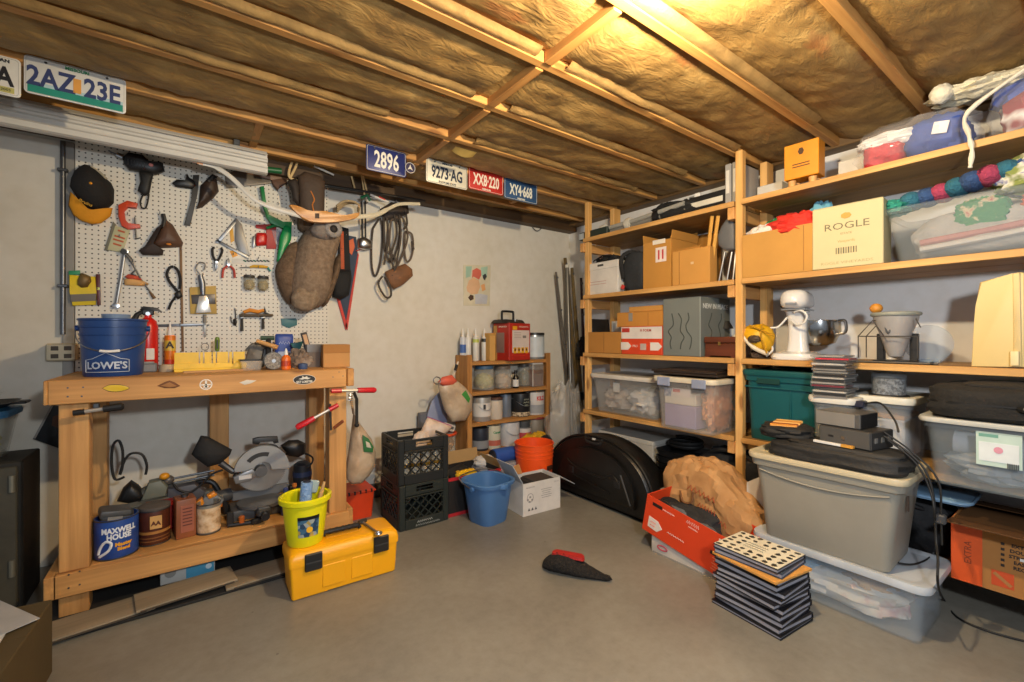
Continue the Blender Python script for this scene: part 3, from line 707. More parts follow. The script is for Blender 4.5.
# pennant, pouch, hanging gear
t = WT('pennant', 'long red and blue pennant hanging point down beside the brown hide', 'pennant', 345, 236)
ppart(t, 'felt', mat('#3f4a5c', .9), E((296,320),(345,330),(352,420),(312,640),(285,560)), 'Y', 3.27, .011, .0005)
ppart(t, 'red_edge', mat('#cc4a42', .8), E((352,385),(355,395),(314,665),(306,650)), 'Y', 3.266, .008, .0005)
ppart(t, 'red_edge', mat('#cc4a42', .8), E((274,545),(286,550),(314,650),(308,665)), 'Y', 3.266, .008, .0005)
ppart(t, 'emblem', mat('#d9704a', .8), E((315,345),(335,335),(340,365),(330,395),(315,380)), 'Y', 3.264, .008, .0005)
t = WT('hanging_pouch', 'black nylon pouch on a strap hanging in front of the red pennant', 'pouch', 341, 250)
pputt(t, 'pouch', blackm, E((262,455),(285,448),(325,450),(328,480),(318,540),(288,555),(260,545)), 'Y', 3.225, .045, .03, pw=4)
ppart(t, 'strap', blackm, E((285,290),(318,300),(325,455),(280,455)), 'Y', 3.24, .012, .001)
ppart(t, 'orange_stripe', mat('#b8552f', .7), E((288,310),(300,310),(303,445),(290,445)), 'Y', 3.234, .007, .0005)
t = WT('bow_sight', 'pair of dark vertical rods with a silver clamp beside the pennant', 'bow sight', 362, 215)
for x_ in (365, 377): ptube(t, 'rod', black, E((x_, 200), (x_+2, 340)), .006, 'Y', 3.22)
pputt(t, 'clamp', steel, E((350,335),(370,328),(400,345),(402,372),(375,378),(352,370)), 'Y', 3.235, .04, .015, pw=3)
ptube(t, 'red_line', red, E((345,380),(360,375)), .003, 'Y', 3.23)
# harness
t = WT('leather_harness', 'tangled brown leather bridle and straps hung right of the pennant', 'harness', 392, 205, Y=3.275)
obj('peg', MB().tube([(0, .008, .0), (0, -.08, .0), (0, -.085, .015)], .006, 8), dsteel, t)
hl = mat('#5a4c40', .65, var=.25, bump=.3); hl2 = mat('#3d332b', .65, var=.25)
loops = [((405,300),(432,265),(440,330),(432,420),(415,470),(402,440),(400,360),(405,300)), ((520,310),(545,320),(550,370),(540,410),(525,415),(518,370),(520,310)),
         ((445,250),(475,240),(500,290),(495,360),(470,420),(450,380),(445,310),(445,250)), ((470,270),(510,260),(530,330),(500,420),(480,440),(465,360),(470,270)),
         ((440,470),(425,500),(450,545),(470,540),(465,500),(450,470))]
for i, l in enumerate(loops):
    ptube(t, 'strap', hl if i % 2 else hl2, smoothpts(E(*l), 4), .0075, 'Y', 3.255-.014*i, 8, flat=.45)
for l in (((455,260),(460,340),(445,430)), ((480,235),(490,320),(470,400),(485,450)), ((500,250),(505,330),(490,420)), ((462,380),(490,420),(475,470)), ((520,225),(528,280),(518,300)), ((545,345),(552,375))):
    ptube(t, 'strap', hl2, smoothpts(E(*l), 4), .008, 'Y', 3.20, 8, flat=.5)
pputt(t, 'noseband', mat('#80583a', .7, var=.25, bump=.3), E((448,455),(480,440),(520,425),(545,445),(548,470),(515,500),(480,518),(455,490)), 'Y', 3.235, .05, .03)
pputt(t, 'dark_pad', mat('#3a312b', .7), E((430,230),(470,205),(530,215),(535,245),(490,265),(445,270)), 'Y', 3.235, .04, .035)
# license plates on the joist
YP = 2.578
def plate(px0, px1, yc, h_, bg, fg, s, label, top='', bottom='', bold=.003, size=.075, extras=None, sx=.72):
    x0_ = at(px0, 0, Y=YP).x; x1_ = at(px1, 0, Y=YP).x; z_ = at((px0+px1)/2, yc, Y=YP).z; w_ = x1_-x0_
    t = thing('license_plate', label, 'license plate', ((x0_+x1_)/2, YP, z_), group='licence plates along the joist')
    r = [(p.x, p.y) for p in rr(w_, h_, .014, 0)]
    obj('plate', MB().prism(r, 'y', -.003, .0025, bev=.0008), mat(bg, .4, .1), t)
    r2 = rr(w_-.012, h_-.012, .010, 0); k = len(r2)
    obj('raised_border', MB().tube([(p.x, -.003, p.y) for p in r2], .0012, 6, closed=True), mat(fg if bg != '#d9d8d2' else '#b9b8b2', .4), t)
    for dx_, s_ in (s if isinstance(s, tuple) else ((0, s),)): text(s_, size, mat(fg, .45), t, (dx_, -.0036, -.006), bold=bold, sx=sx)
    if top: text(top, .017, mat(fg if extras is None else extras, .45), t, (0, -.0036, h_/2-.017), bold=.0008, name='top_lettering')
    if bottom: text(bottom, .016, mat(fg, .45), t, (0, -.0036, -h_/2+.015), bold=.0006, name='bottom_lettering')
    for sx_ in (-.3, .3): obj('screw', MB().cyl((sx_*w_, -.006, h_/2-.016), (sx_*w_, .012, h_/2-.016), .0045), dsteel, t)
    return t, w_, h_
t, w_, h_ = plate(24, 126, 85, .152, '#d9d8d2', '#35406a', ((-.077, '2AZ'), (.078, '23E')), 'white licence plate with teal band reading 2AZ 23E, top left', 'MISSOURI', extras='#3c8a5a', size=.108)
obj('green_band', MB().box((0, -.0033, -h_/2+.02), (w_-.02, .0012, .03)), mat('#2c8a78', .4), t)
obj('blue_band', MB().box((0, -.0031, -h_/2+.042), (w_-.02, .001, .014)), mat('#a9c6cc', .4), t)
obj('sticker', MB().box((0, -.0036, -.005), (.024, .001, .06)), mat('#d99a4a', .5), t)
t, w_, h_ = plate(-96, 21, 66, .152, '#d9d8d2', '#26262a', ((.10, 'A'),), 'white licence plate cut by the left picture edge, reading A', '', size=.10)
text('JAN', .018, mat('#26262a'), t, (w_/2-.045, -.0036, h_/2-.018), bold=.0008, name='top_lettering')
obj('sticker', MB().box((w_/2-.04, -.0036, -h_/2+.022), (.045, .001, .022)), mat('#b9b36a', .5), t); text('2005', .014, mat('#26262a'), t, (w_/2-.04, -.0045, -h_/2+.022), name='bottom_lettering')
plate(366, 406, 161, .15, '#26306a', '#e0dccf', '2896', 'navy blue licence plate reading 2896', '', '', bold=.003, size=.135, sx=.56)
p = at(410, 168, Y=YP-.006)
t = thing('round_badge', 'small round dark badge overlapping the corner of the 2896 plate', 'badge', (p.x, YP-.007, p.z))
obj('disc', MB().cyl((0, -.002, 0), (0, .007, 0), .034, n=24), mat('#2d2a4a', .4), t)
obj('rim', MB().tube([(.031*math.cos(2*PI*i/24), -.003, .031*math.sin(2*PI*i/24)) for i in range(24)], .002, 6, closed=True), mat('#c9c4b8', .4), t)
obj('emblem', MB().prism([(0,.02),(.006,.004),(.018,-.014),(0,-.006),(-.018,-.014),(-.006,.004)], 'y', -.0035, -.001), mat('#cfc9bd', .4), t)
plate(426, 467, 174, .152, '#d8d3c0', '#2a3548', '9273·AG', 'cream licence plate reading 9273 AG', 'MISSOURI', 'SHOW-ME STATE', size=.102, sx=.60)
plate(468.5, 503, 181, .152, '#b9302a', '#e8dccb', 'XX8·220', 'red licence plate reading XX8 220', '', 'MISSOURI', size=.105, sx=.54)
plate(504, 537, 191, .15, '#2f5078', '#dcdccf', 'XY4·668', 'blue licence plate reading XY4 668', '', 'MISSOURI', size=.105, sx=.54)
# white ribbed trim bundle hung under the joists above the pegboard
zc = at(265, 160, Y=2.93).z
xr = at(267, 160, Y=2.93).x
t = thing('siding_trim', 'long white ribbed vinyl trim lengths stored above the pegboard', 'trim', (xr-.9, 2.95, 2.13))
prof = [(-.05,.02),(-.05,.0),(-.03,-.005),(-.03,.015),(-.012,.015),(-.012,-.0),(.012,-.0),(.012,.022),(.04,.022),(.05,.05),(.05,.11),(.035,.135),(-.01,.135),(-.03,.115),(-.03,.09),(-.05,.085),(-.05,.062),(-.035,.058),(-.035,.045),(-.05,.04)]
obj('channel', MB().prism([(p[0], p[1]) for p in prof], 'x', -1.3, .9), mat('#cfccc4', .4, var=.05), t)
for zz_ in (.028, .075, .105): obj('rib', MB().box((-.2, -.052, zz_), (2.2, .004, .006), bev=.001), mat('#b5b1a8', .5), t)
for x_ in (-1.0, .75): obj('hanger', MB().box((x_, .02, .15), (.03, .09, .03), bev=.002), dsteel, t)
# poster
t = WT('poster', 'small comic style poster of a child in a red cap on the wall', 'poster', 476, 286, Y=3.278)
P4 = lambda *p: zz(440, 250, 6.4, *p)
ppart(t, 'sheet', mat('#cfc8ae', .7), P4((150,95),(325,98),(318,358),(152,355)), 'Y', 3.275, .006, .0003)
ppart(t, 'green_ground', mat('#9fc0ac', .7), P4((165,105),(205,105),(195,170),(165,180)), 'Y', 3.2738, .001, .0002)
ppart(t, 'green_ground', mat('#9fc0ac', .7), P4((262,112),(305,105),(300,180),(262,160)), 'Y', 3.2738, .001, .0002)
ppart(t, 'cap', mat('#cf6a58', .7), P4((205,180),(208,130),(235,115),(262,130),(265,160),(250,190),(215,170)), 'Y', 3.2732, .001, .0002)
ppart(t, 'face', mat('#d9b089', .7), P4((170,240),(185,195),(215,175),(250,195),(258,235),(240,280),(200,285),(175,265)), 'Y', 3.2730, .001, .0002)
ppart(t, 'glove', mat('#4a3528', .7), P4((180,305),(195,285),(215,292),(215,315),(195,325)), 'Y', 3.2726, .001, .0002)
ppart(t, 'shirt', mat('#b9bcc4', .7), P4((225,285),(262,280),(305,290),(300,345),(225,345)), 'Y', 3.2734, .001, .0002)
ppart(t, 'ink_mark', mat('#2d3338', .7), P4((272,165),(290,150),(300,168),(288,195),(278,185)), 'Y', 3.2726, .001, .0002)
ppart(t, 'arm', mat('#d9a06a', .7), P4((262,225),(285,215),(292,255),(270,265)), 'Y', 3.2730, .001, .0002)
# bits of hardware on the bare wall: hook at the ceiling edge
t = WT('wire_hook', 'small loop of wire hanging from the wall top beside the shelves', 'wire', 536, 224, Y=3.275)
obj('nail', MB().tube([(0, .008, .004), (0, -.02, .004)], .003, 6), dsteel, t)
ptube(t, 'wire', dsteel, smoothpts([(533,219),(532,226),(537,231),(542,227),(540,221)], 4), .004, 'Y', 3.26)
# ================================================================ workbench and what is on it
BY = 2.615; BT = 1.005; ST = .2      # front plane, top height, lower shelf height
t = thing('workbench', 'long pine workbench with thick front rail and a low tool shelf', 'workbench', (.147, 2.93, 0))
O = t.location
def bpart(name, x0, x1, y0, y1, z0, z1, m, bev=.003):
    return obj(name, MB().box(((x1-x0)/2*0, 0, 0), (x1-x0, y1-y0, z1-z0), bev=bev), m, t, ((x0+x1)/2-O.x, (y0+y1)/2-O.y, (z0+z1)/2))
px_ = wood('#b37f45', '#dba562', 'x'); pz_ = wood('#b37f45', '#dda866', 'z'); py_ = wood('#b37f45', '#dba562', 'y')
rail = bpart('front_rail', -.465, .72, 2.578, BY-.0005, .905, BT, px_)
bpart('side_rail', -.478, -.4655, 2.578, 3.24, .905, BT, py_)
bpart('side_rail', .732, .768, 2.60, 3.24, .905, BT, py_)
bpart('top_board', -.464, .731, BY, 2.93, .967, BT, px_); bpart('top_board', -.464, .731, 2.933, 3.24, .967, BT, px_)
for x0_, y0_, zt in ((-.44, BY, .966), (.636, BY, .966), (-.44, 3.135, .966), (.10, 3.135, .966), (.636, 3.135, .966)):
    bpart('leg', x0_, x0_+.094, y0_, y0_+.09, 0, zt, pz_)
bpart('shelf_rail', -.45, .735, 2.578, BY-.0005, .105, ST, px_)
bpart('shelf_side_rail', -.478, -.4405, 2.578, 3.2, .105, ST, py_); bpart('shelf_side_rail', .7315, .767, 2.616, 3.2, .105, ST, py_)
bpart('shelf_board', -.345, .635, BY, 2.92, ST-.03, ST, px_); bpart('shelf_board', -.345, .635, 2.923, 3.22, ST-.03, ST, px_)
def on_front(px, py): p = at(px, py, Y=2.577)-O; return p
# stickers and marks on the front rail
fz = lambda *p: zz(30, 340, 5.12, *p); fy = 2.5765
s = ppart(t, 'yellow_sticker', mat('#d9b526', .5), smoothpts(fz((372,247),(400,233),(440,230),(480,234),(508,246),(480,258),(440,264),(400,260),(372,247)), 2)[:-1], 'Y', fy, .0015, .0002)
ppart(t, 'sticker_edge', mat('#4a3a14', .5), smoothpts(fz((368,247),(400,230),(440,227),(480,231),(512,246),(480,261),(440,267),(400,263),(368,247)), 2)[:-1], 'Y', fy+.0006, .001, .0002)
s = obj('round_sticker', MB().cyl((0, -.0005, 0), (0, .001, 0), .0255, n=28), mat('#e2ddd2', .5), t, on_front(206, 384.5))
obj('ring', MB().cyl((0, -.0012, 0), (0, 0, 0), .021, n=28), mat('#c08f5c', .6), s)
for q in (((-.004,-.019),(.004,-.019),(.004,.019),(-.004,.019)), ((-.019,-.004),(.019,-.004),(.019,.002),(-.019,.002)), ((-.012,-.014),(.012,-.014),(.008,-.006),(-.008,-.006))):
    obj('mark', MB().prism(q, 'y', -.0018, -.0008), mat('#e2ddd2', .5), s)
c_ = on_front(304.5, 379.5)
s = obj('oval_sticker', MB().lathe([(.056, -.001), (.056, .001)], n=32, M=Matrix.Rotation(PI/2, 4, 'X'), sx=1, sy=.47), mat('#d8d4c8', .5), t, c_)
obj('black_field', MB().lathe([(.0535, -.0008), (.0535, .0016)], n=32, M=Matrix.Rotation(PI/2, 4, 'X'), sx=1, sy=.45), mat('#1c1a1a', .5), s)
text('EAT LOBSTER', .0145, mat('#d8d4c8', .5), s, (0, -.0022, -.012), bold=.0008, sx=.9)
obj('lobster', MB().prism([(-.03,.004),(-.012,.0),(.0,.003),(.016,.0),(.03,.007),(.016,.01),(.012,.018),(.0,.012),(-.01,.019),(-.013,.009)], 'y', -.0024, -.001), mat('#d8d4c8', .5), s)
s = ppart(t, 'white_scribble', mat('#d6cdbd', .6), zz(180, 360, 4.64, (275,105),(310,92),(355,95),(330,108),(300,115)), 'Y', fy, .001, .0002)
ppart(t, 'knot', mat('#6b3f1e', .7), fz((650,235),(690,215),(715,207),(740,216),(770,235),(740,247),(690,247)), 'Y', fy+.0004, .0008, .0002)
ppart(t, 'knot', mat('#9a6a3a', .7), fz((668,235),(715,216),(752,236),(715,243)), 'Y', fy, .001, .0002)
for zx in ((193,245),(272,242),(193,290),(265,288)):
    obj('screw', MB().cyl((0, -.001, 0), (0, .002, 0), .0035, n=10), dsteel, t, on_front(*fz(zx)[0]))
for zx in ((180,432),(180,462),(155,470),(155,440)):
    q = zz(0, 380, 2.258, (zx[0]-0, zx[1]))[0]
    obj('screw', MB().cyl((0, -.001, 0), (0, .002, 0), .0035, n=10), dsteel, t, at(q[0], q[1], Y=2.577)-O)
for (px, py) in ((339,372),(343,376),(333,377)): obj('screw', MB().cyl((0, -.001, 0), (0, .002, 0), .003, n=10), dsteel, t, (min(on_front(px, py).x, .57), on_front(px, py).y, on_front(px, py).z))

# ---- blue pail
def bucket(name, label, cat, loc, r0, r1, h, m, bail=True, grip=white, ribs=(.86,.72), group=None, bail_rest=-1, th=.004):
    t = thing(name, label, cat, loc, group=group)
    prof = [(r0*.96, 0), (r0, .006)]
    prof += [(r0+(r1-r0)*k, h*k) for k in (.3, .6, .85)]
    prof += [(r1, h-.004), (r1, h), (r1-th, h), (r0+(r1-r0)*.5-th, h*.5), (r0-th, .008), (0, .008)]
    obj('body', MB().lathe(prof, n=40), m, t)
    for k in ribs:
        r = r0+(r1-r0)*k; obj('rib', MB().tube([((r)*math.cos(2*PI*i/40), (r)*math.sin(2*PI*i/40), h*k) for i in range(40)], .0038, 6, closed=True), m, t)
    obj('rim', MB().tube([((r1)*math.cos(2*PI*i/40), (r1)*math.sin(2*PI*i/40), h-.003) for i in range(40)], .0055, 6, closed=True), m, t)
    if bail:
        k = .84; r = r0+(r1-r0)*k+.008; pts = []
        for i in range(25):
            a_ = PI+PI*i/24
            pts.append((r*1.02*math.cos(a_), r*math.sin(a_)*1.06-.003, h*k-h*.40*math.sin(PI*i/24)**.8))
        bl = obj('bail', MB().tube(pts, .0025, 6), steel, t)
        obj('grip', MB().tube([(p[0], p[1]-.002, p[2]) for p in pts[10:15]], .006, 8), grip, bl)
        for sx in (-1, 1): obj('bail_ear', MB().cyl((sx*(r-.014), 0, h*k), (sx*(r+.005), 0, h*k), .013, n=12), m, t)
    return t
p = at(109, 376.5, Z=BT)
bx = -.285; byy = 2.80
nav = mat('#1c3f78', .35, var=.08)
t = bucket('pail', 'blue pail with white lettering in a house outline, left on the bench top', 'bucket', (bx, byy, BT), .107, .122, .262, nav, grip=white)
an = Matrix.Rotation(0, 4, 'Z')
lt = mat('#b4bfce', .4)
tx = text("LOWE'S", .044, lt, t, (0, 0, .05), bold=.0012, sx=.98, wrap=.1135); tx.rotation_euler.z = R(-8)
def arcline(name, pts, r, rad, parent, m, rz=0):
    P = []
    for (u, z) in pts: P.append((rad*math.sin(u/rad), -rad*math.cos(u/rad), z))
    o = obj(name, MB().tube(P, r, 6), m, parent); o.rotation_euler.z = rz; return o
def dense(pts, k=8):
    o = []
    for a_, b2 in zip(pts, pts[1:]): o += [(a_[0]+(b2[0]-a_[0])*i/k, a_[1]+(b2[1]-a_[1])*i/k) for i in range(k)]
    return o+[pts[-1]]
arcline('gable_outline', dense([(-.082,.022),(-.082,.076),(-.05,.082),(0,.108),(.05,.082),(.082,.076),(.082,.022),(-.082,.022)]), .0016, .1145, t, lt, R(-8))
t = thing('plastic_scoop', 'blue tinted plastic scoop standing inside the blue pail', 'scoop', (bx+.005, byy+.03, BT+.01))
obj('bowl', MB().lathe([(.045, 0), (.052, .26), (.054, .278), (.05, .278), (.046, .25), (.04, .004), (0, .003)], n=24), mat('#7f97b8', .3, alpha=.7), t)
# ---- fire extinguisher
cx, cz, w_, h_ = wl(138, 304, 158, 358, 3.08)
t = thing('fire_extinguisher', 'red fire extinguisher with black nozzle behind the blue pail', 'fire extinguisher', (cx, 3.08, BT))
obj('cylinder', MB().lathe([(.040, 0), (.043, .008), (.043, .235), (.036, .265), (.022, .28), (.016, .285), (.016, .30)], n=28), mat('#cf1f17', .3), t)
obj('valve', MB().box((0, 0, .312), (.05, .026, .03), bev=.005), black, t)
lv = obj('lever', MB().prism([(-.035,.325),(.045,.322),(.055,.31),(.06,.318),(.04,.338),(-.02,.345)], 'y', -.011, .011, bev=.002), black, t)
obj('nozzle', MB().tube([(-.02,0,.318), (-.045,0,.30), (-.06,0,.262)], [.011,.012,.016], 10), black, t)
obj('label', MB().box((.012, -.0425, .09), (.034, .004, .06), bev=.001), mat('#ddd6cc', .5), t)
obj('gauge', MB().cyl((0, -.02, .305), (0, -.012, .305), .010), steel, t)
# grey clutter beside
t = thing('battery_charger', 'small grey charger box at the foot of the red extinguisher', 'charger', (at(148, 366, Y=2.97).x, 2.97, BT))
obj('body', MB().box((0, 0, .022), (.075, .09, .044), bev=.006), grey, t); obj('top_plate', MB().box((0, 0, .048), (.05, .06, .008), bev=.002), mat('#9b9a96', .4), t)
t = thing('tape_roll', 'small beige roll of tape beside the grey charger', 'tape', (at(167, 364, Y=2.93).x, 2.93, BT))
obj('roll', MB().lathe([(.022, 0), (.034, .001), (.034, .036), (.022, .037), (.022, 0)], n=24, cap=False), mat('#b7a488', .6), t)
obj('core', MB().lathe([(.0215, .002), (.0215, .035), (.019, .035), (.019, .002), (.0215, .002)], n=24, cap=False), card(), t)
# caulk tube orange
cx, cz, w_, h_ = wl(164, 328, 176, 358, 3.14)
def caulk(label, loc, body, h=.215, r=.024, band=None, tip=white, group=None, name='caulk_tube', nz=.075):
    t = thing(name, label, 'caulk tube', loc, group=group)
    obj('tube', MB().lathe([(r*.93, 0), (r, .004), (r, h-.004), (r*.93, h)], n=20), body, t)
    obj('nozzle', MB().lathe([(r*.5, h), (r*.38, h+.012), (r*.12, h+nz)], n=12), tip, t)
    if band: obj('band', MB().lathe([(r+.0006, h*band[1]), (r+.0006, h*band[2])], n=20, cap=False), band[0], t)
    return t
t = caulk('orange and yellow caulk tube standing right of the red extinguisher', (cx, 3.14, BT), mat('#e07a1c', .4), .19, .026, (mat('#d9ba4a', .4), .55, .85))
text('A', .05, mat('#2a2018'), t, (0, -.0272, .135), bold=.002); obj('red_band', MB().lathe([(.0268, .02), (.0268, .055)], n=20, cap=False), mat('#c8381c', .4), t)
# yellow miter box with slots
x0_ = at(174, 360, Y=2.86).x; x1_ = at(246, 360, Y=2.86).x
t = thing('miter_box', 'bright yellow plastic miter box with slotted sides on the bench', 'miter box', ((x0_+x1_)/2, 2.89, BT)); w_ = x1_-x0_
my = mat('#efc410', .4)
obj('base', MB().box((0, 0, .008), (w_, .11, .016), bev=.002), my, t)
for y_, hh in ((-.05, .042), (.05, .098)):
    mb = MB(); xs = [-.5, -.28, -.2, -.03, .03, .2, .28, .5]
    poly = [(-w_/2, .016)]
    cuts = [.34, .40, .52, .58, .76, .82] if y_ > 0 else [.2, .55, .8]
    top = [(-w_/2, hh)]
    for c_ in cuts: xx = -w_/2+c_*w_; top += [(xx-.003, hh), (xx-.003, .03), (xx+.003, .03), (xx+.003, hh)]
    top += [(w_/2, hh)]
    obj('side_wall', mb.prism(poly+top+[(w_/2, .016)], 'y', y_-.006, y_+.006), my, t)
t = thing('wood_slat', 'thin wooden stick lying along the front of the miter box', 'stick', (at(212, 369, Y=2.75).x+.03, 2.76, BT))
obj('slat', MB().box((0, 0, .005), (.30, .022, .01), rot=(0, 0, R(6)), bev=.001), wood('#b5824a', '#d0a066', 'x'), t)
t = thing('green_screwdriver', 'screwdriver with green and black handle sticking up behind the miter box', 'screwdriver', (at(217, 352, Y=3.05).x, 3.02, BT))
obj('handle', MB().lathe([(.008, .10), (.012, .115), (.011, .14), (.013, .16), (.010, .178), (.004, .182)], n=12), mat('#6f8a2a', .4), t)
obj('handle_stripe', MB().box((0, -.0125, .14), (.008, .003, .05), bev=.001), black, t)
obj('shaft', MB().cyl((0, 0, 0), (0, 0, .102), .0035), steel, t)
t = thing('wire_ring', 'small bent wire ring standing behind the miter box', 'wire', (at(205, 350, Y=3.1).x, 3.1, BT))
obj('ring', MB().tube([(.018*math.cos(a_*PI/8), 0, .125+.02*math.sin(a_*PI/8)) for a_ in range(16)], .002, 6, closed=True), dsteel, t); obj('stem', MB().cyl((0, 0, 0), (0, 0, .105), .002), dsteel, t)
# clutter right: sander, plane, spool ...
def bpos(zx, zy, Y): return at(*Fz((zx, zy))[0], Y=Y)
p = bpos(80, 340, 2.80); t = thing('bench_tray', 'small clear plastic tray at the right end of the miter box', 'tray', (p.x, 2.80, BT))
obj('tray', MB().loft([rr(.09,.08,.01,0), rr(.11,.10,.012,.055), rr(.104,.094,.012,.055), rr(.085,.075,.01,.004)]), clear('#c8c2b8', .6), t)
obj('rim', MB().tube([(q.x, q.y, .055) for q in rr(.11,.10,.012,0)], .003, 6, closed=True), black, t)
p = bpos(130, 300, 2.96); t = thing('sander', 'dusty grey corded sander lying behind the clear tray', 'sander', (p.x, 3.0, BT))
obj('body', MB().lump((0, 0, .07), (.055, .05, .07), .18, 3, 4, 28, 16, flat=0), mat('#7d776e', .6, var=.25), t)
obj('handle', MB().tube([(-.05,0,.10), (-.02,0,.135), (.03,0,.13), (.06,0,.09)], .014, 10), mat('#6b6760', .5), t)
obj('strap', MB().box((.03, -.045, .06), (.025, .02, .11), rot=(0, .2, 0), bev=.005), black, t)
p = bpos(180, 240, 3.0); t = thing('mallet', 'wooden handled mallet leaning across the grey sander', 'mallet', (p.x, 2.90, BT))
a1 = bpos(120, 225, 2.90)-t.location; b1 = bpos(275, 275, 2.90)-t.location
obj('handle', MB().tube([a1, b1], [.011, .014], 10), wood('#c08a4a', '#dba868', 'x'), t)
a1 = bpos(150, 205, 2.93)-t.location; b1 = bpos(250, 205, 2.93)-t.location
obj('head', MB().tube([a1, b1], .013, 10), mat('#2c4a3a', .5), t)
obj('prop', MB().tube([(b1.x-.03, .03, 0), (b1.x-.03, .03, b1.z)], .014, 10), blackm, t)
p = bpos(245, 380, 2.74); t = thing('wire_brush_cup', 'round grey wire cup brush lying on its side near the bench edge', 'wire brush', (p.x, 2.75, BT))
obj('cup', MB().cyl((0, .03, .05), (0, -.005, .05), .046, .048, 28), mat('#5c5a55', .5, .5), t)
obj('bristles', MB().cyl((0, -.005, .05), (0, -.02, .05), .043, .045, 28), patch('wire_bristles', [(.3, '#4a4640'), (.6, '#8d867a'), (.8, '#bdb5a6')], 120, .5), t)
obj('hub', MB().cyl((0, -.022, .05), (0, .05, .05), .010), steel, t)
p = bpos(325, 240, 3.1); t = thing('blue_pouch', 'blue printed pouch standing behind the orange glue bottle', 'pouch', (p.x, 3.12, BT))
zt = bpos(325, 175, 3.12).z-BT
pts = [(-.045,0),(-.052,.03),(-.05,zt-.01),(-.045,zt),(.05,zt),(.055,zt-.02),(.05,.03),(.045,0)]
obj('pouch', MB().puff([V((x_, 0, z_)) for x_, z_ in pts], 'y', 0, .022, .02, pw=4), mat('#3450a4', .45, var=.15), t)
obj('print_band', MB().box((0, -.021, zt*.3), (.075, .006, zt*.3), bev=.002), mat('#aab6d6', .5), t); marks(t, mat('#c3cbe2', .5), (0, -.021, zt*.72), .06, .02, 4, seed=3, r=.002)
cx, cz, w_, h_ = wl(281, 348, 291, 369, 2.72)
t = thing('glue_bottle', 'orange glue bottle with white tip near the front bench edge', 'bottle', (cx, 2.72, BT))
obj('bottle', MB().lathe([(.020, 0), (.024, .004), (.024, .06), (.018, .075), (.009, .082)], n=20, sx=1, sy=.8), mat('#dd6a1a', .35), t)
obj('cap', MB().lathe([(.010, .082), (.010, .092), (.004, .115), (.003, .118)], n=14), white, t)
obj('label', MB().lathe([(.0245, .02), (.0245, .05)], n=20, sx=1, sy=.8, cap=False), mat('#b23c17', .4), t)
p = bpos(415, 265, 3.0); t = thing('teal_clamp', 'teal plastic clamp leaning behind the orange glue bottle', 'clamp', (p.x, 3.02, BT))
q = [bpos(*z_, 3.02)-t.location for z_ in ((368,240),(400,245),(465,225),(440,285),(410,290),(380,270))]
obj('jaw', MB().prism([(v.x, v.z) for v in q], 'y', -.012, .012, bev=.004), mat('#2c6668', .45), t)
obj('post', MB().box((0, 0, .05), (.02, .02, .1), bev=.003), mat('#a78459', .6), t)
p = bpos(440, 350, 2.85); t = thing('rag_pile', 'crumpled grey shop rag between glue bottle and paint can', 'rag', (p.x+.005, 2.88, BT))
obj('rag', MB().lump((0, 0, .045), (.062, .05, .06), .35, 3, 9, flat=0), patch('stained_rag', [(.3, '#5a5048'), (.5, '#8a7768'), (.7, '#a89c90')], 14, .9), t)
p = bpos(460, 410, 2.72); t = thing('bottle_cap', 'small dark blue knob shaped cap on the bench edge', 'cap', (p.x, 2.72, BT))
obj('cap', MB().lathe([(.022, 0), (.026, .01), (.024, .03), (.012, .034)], n=18), mat('#3c5078', .5), t)
cx, cz, w_, h_ = wl(308, 340, 322, 366, 2.86)
t = thing('square_tin', 'small square grey tin standing left of the cardboard box', 'tin', (cx-.005, 2.90, BT))
obj('tin', MB().loft([rr(.07,.07,.006,0), rr(.085,.085,.006,.135), rr(.08,.08,.006,.135), rr(.066,.066,.006,.005)]), mat('#6d5e52', .5, .3), t)
obj('lid', MB().loft([rr(.086,.086,.006,.09), rr(.09,.09,.006,.137)], False, False), mat('#7a7570', .35, .6), t)
t2 = thing('framed_card', 'narrow dark framed card box standing in the square tin', 'box', (cx-.01, 2.915, BT+.006))
obj('frame', MB().box((-.02, 0, .105), (.034, .02, .2), rot=(0, R(-14), 0), bev=.002), mat('#2b211c', .5), t2)
obj('card', MB().box((-.02, -.011, .107), (.022, .004, .17), rot=(0, R(-14), 0), bev=.001), mat('#cba27a', .6), t2)
def carton(name, label, cat, w, d, h, m, loc, rz=0, tape=None, group=None, top='closed', flapm=None, fl=.5, angs=(55,70,100,80), prints=None):
    t = thing(name, label, cat, loc, rz, group); q = .004
    if top == 'closed':
        obj('body', MB().box((0, 0, h/2), (w, d, h), bev=.003), m, t)
        for s_ in (-1, 1): obj('flap', MB().box((0, s_*d/4, h+.001), (w-.004, d/2-.002, .002), bev=.0006), m, t)
        if tape:
            obj('tape', MB().box((0, 0, h+.0025), (w+.001, .05, .001)), tape, t); obj('tape', MB().box((0, -d/2-.0006, h-.03), (.05, .001, .06)), tape, t)
    else:
        mb = MB()
        mb.loft([rr(w,d,.002,0,1), rr(w,d,.002,h,1), rr(w-2*q,d-2*q,.002,h,1), rr(w-2*q,d-2*q,.002,.004,1)])
        obj('body', mb, m, t)
        fm_ = flapm or m
        for i, (ux, uy, L_) in enumerate(((0,-1,w), (1,0,d), (0,1,w), (-1,0,d))):
            if angs[i] is None: continue
            half = (d if ux == 0 else w)*fl; a_ = R(angs[i])
            o = obj('flap', MB().box((0, half/2, 0), (L_-.006, half, .004), bev=.001), fm_, t, (ux*(w/2-.002), uy*(d/2-.002), h+.002))
            o.rotation_euler = Euler((a_, 0, math.atan2(uy, ux)-PI/2), 'XYZ')
    return t
x0_ = at(323, 360, Y=2.76).x; x1_ = at(346, 360, Y=2.80).x
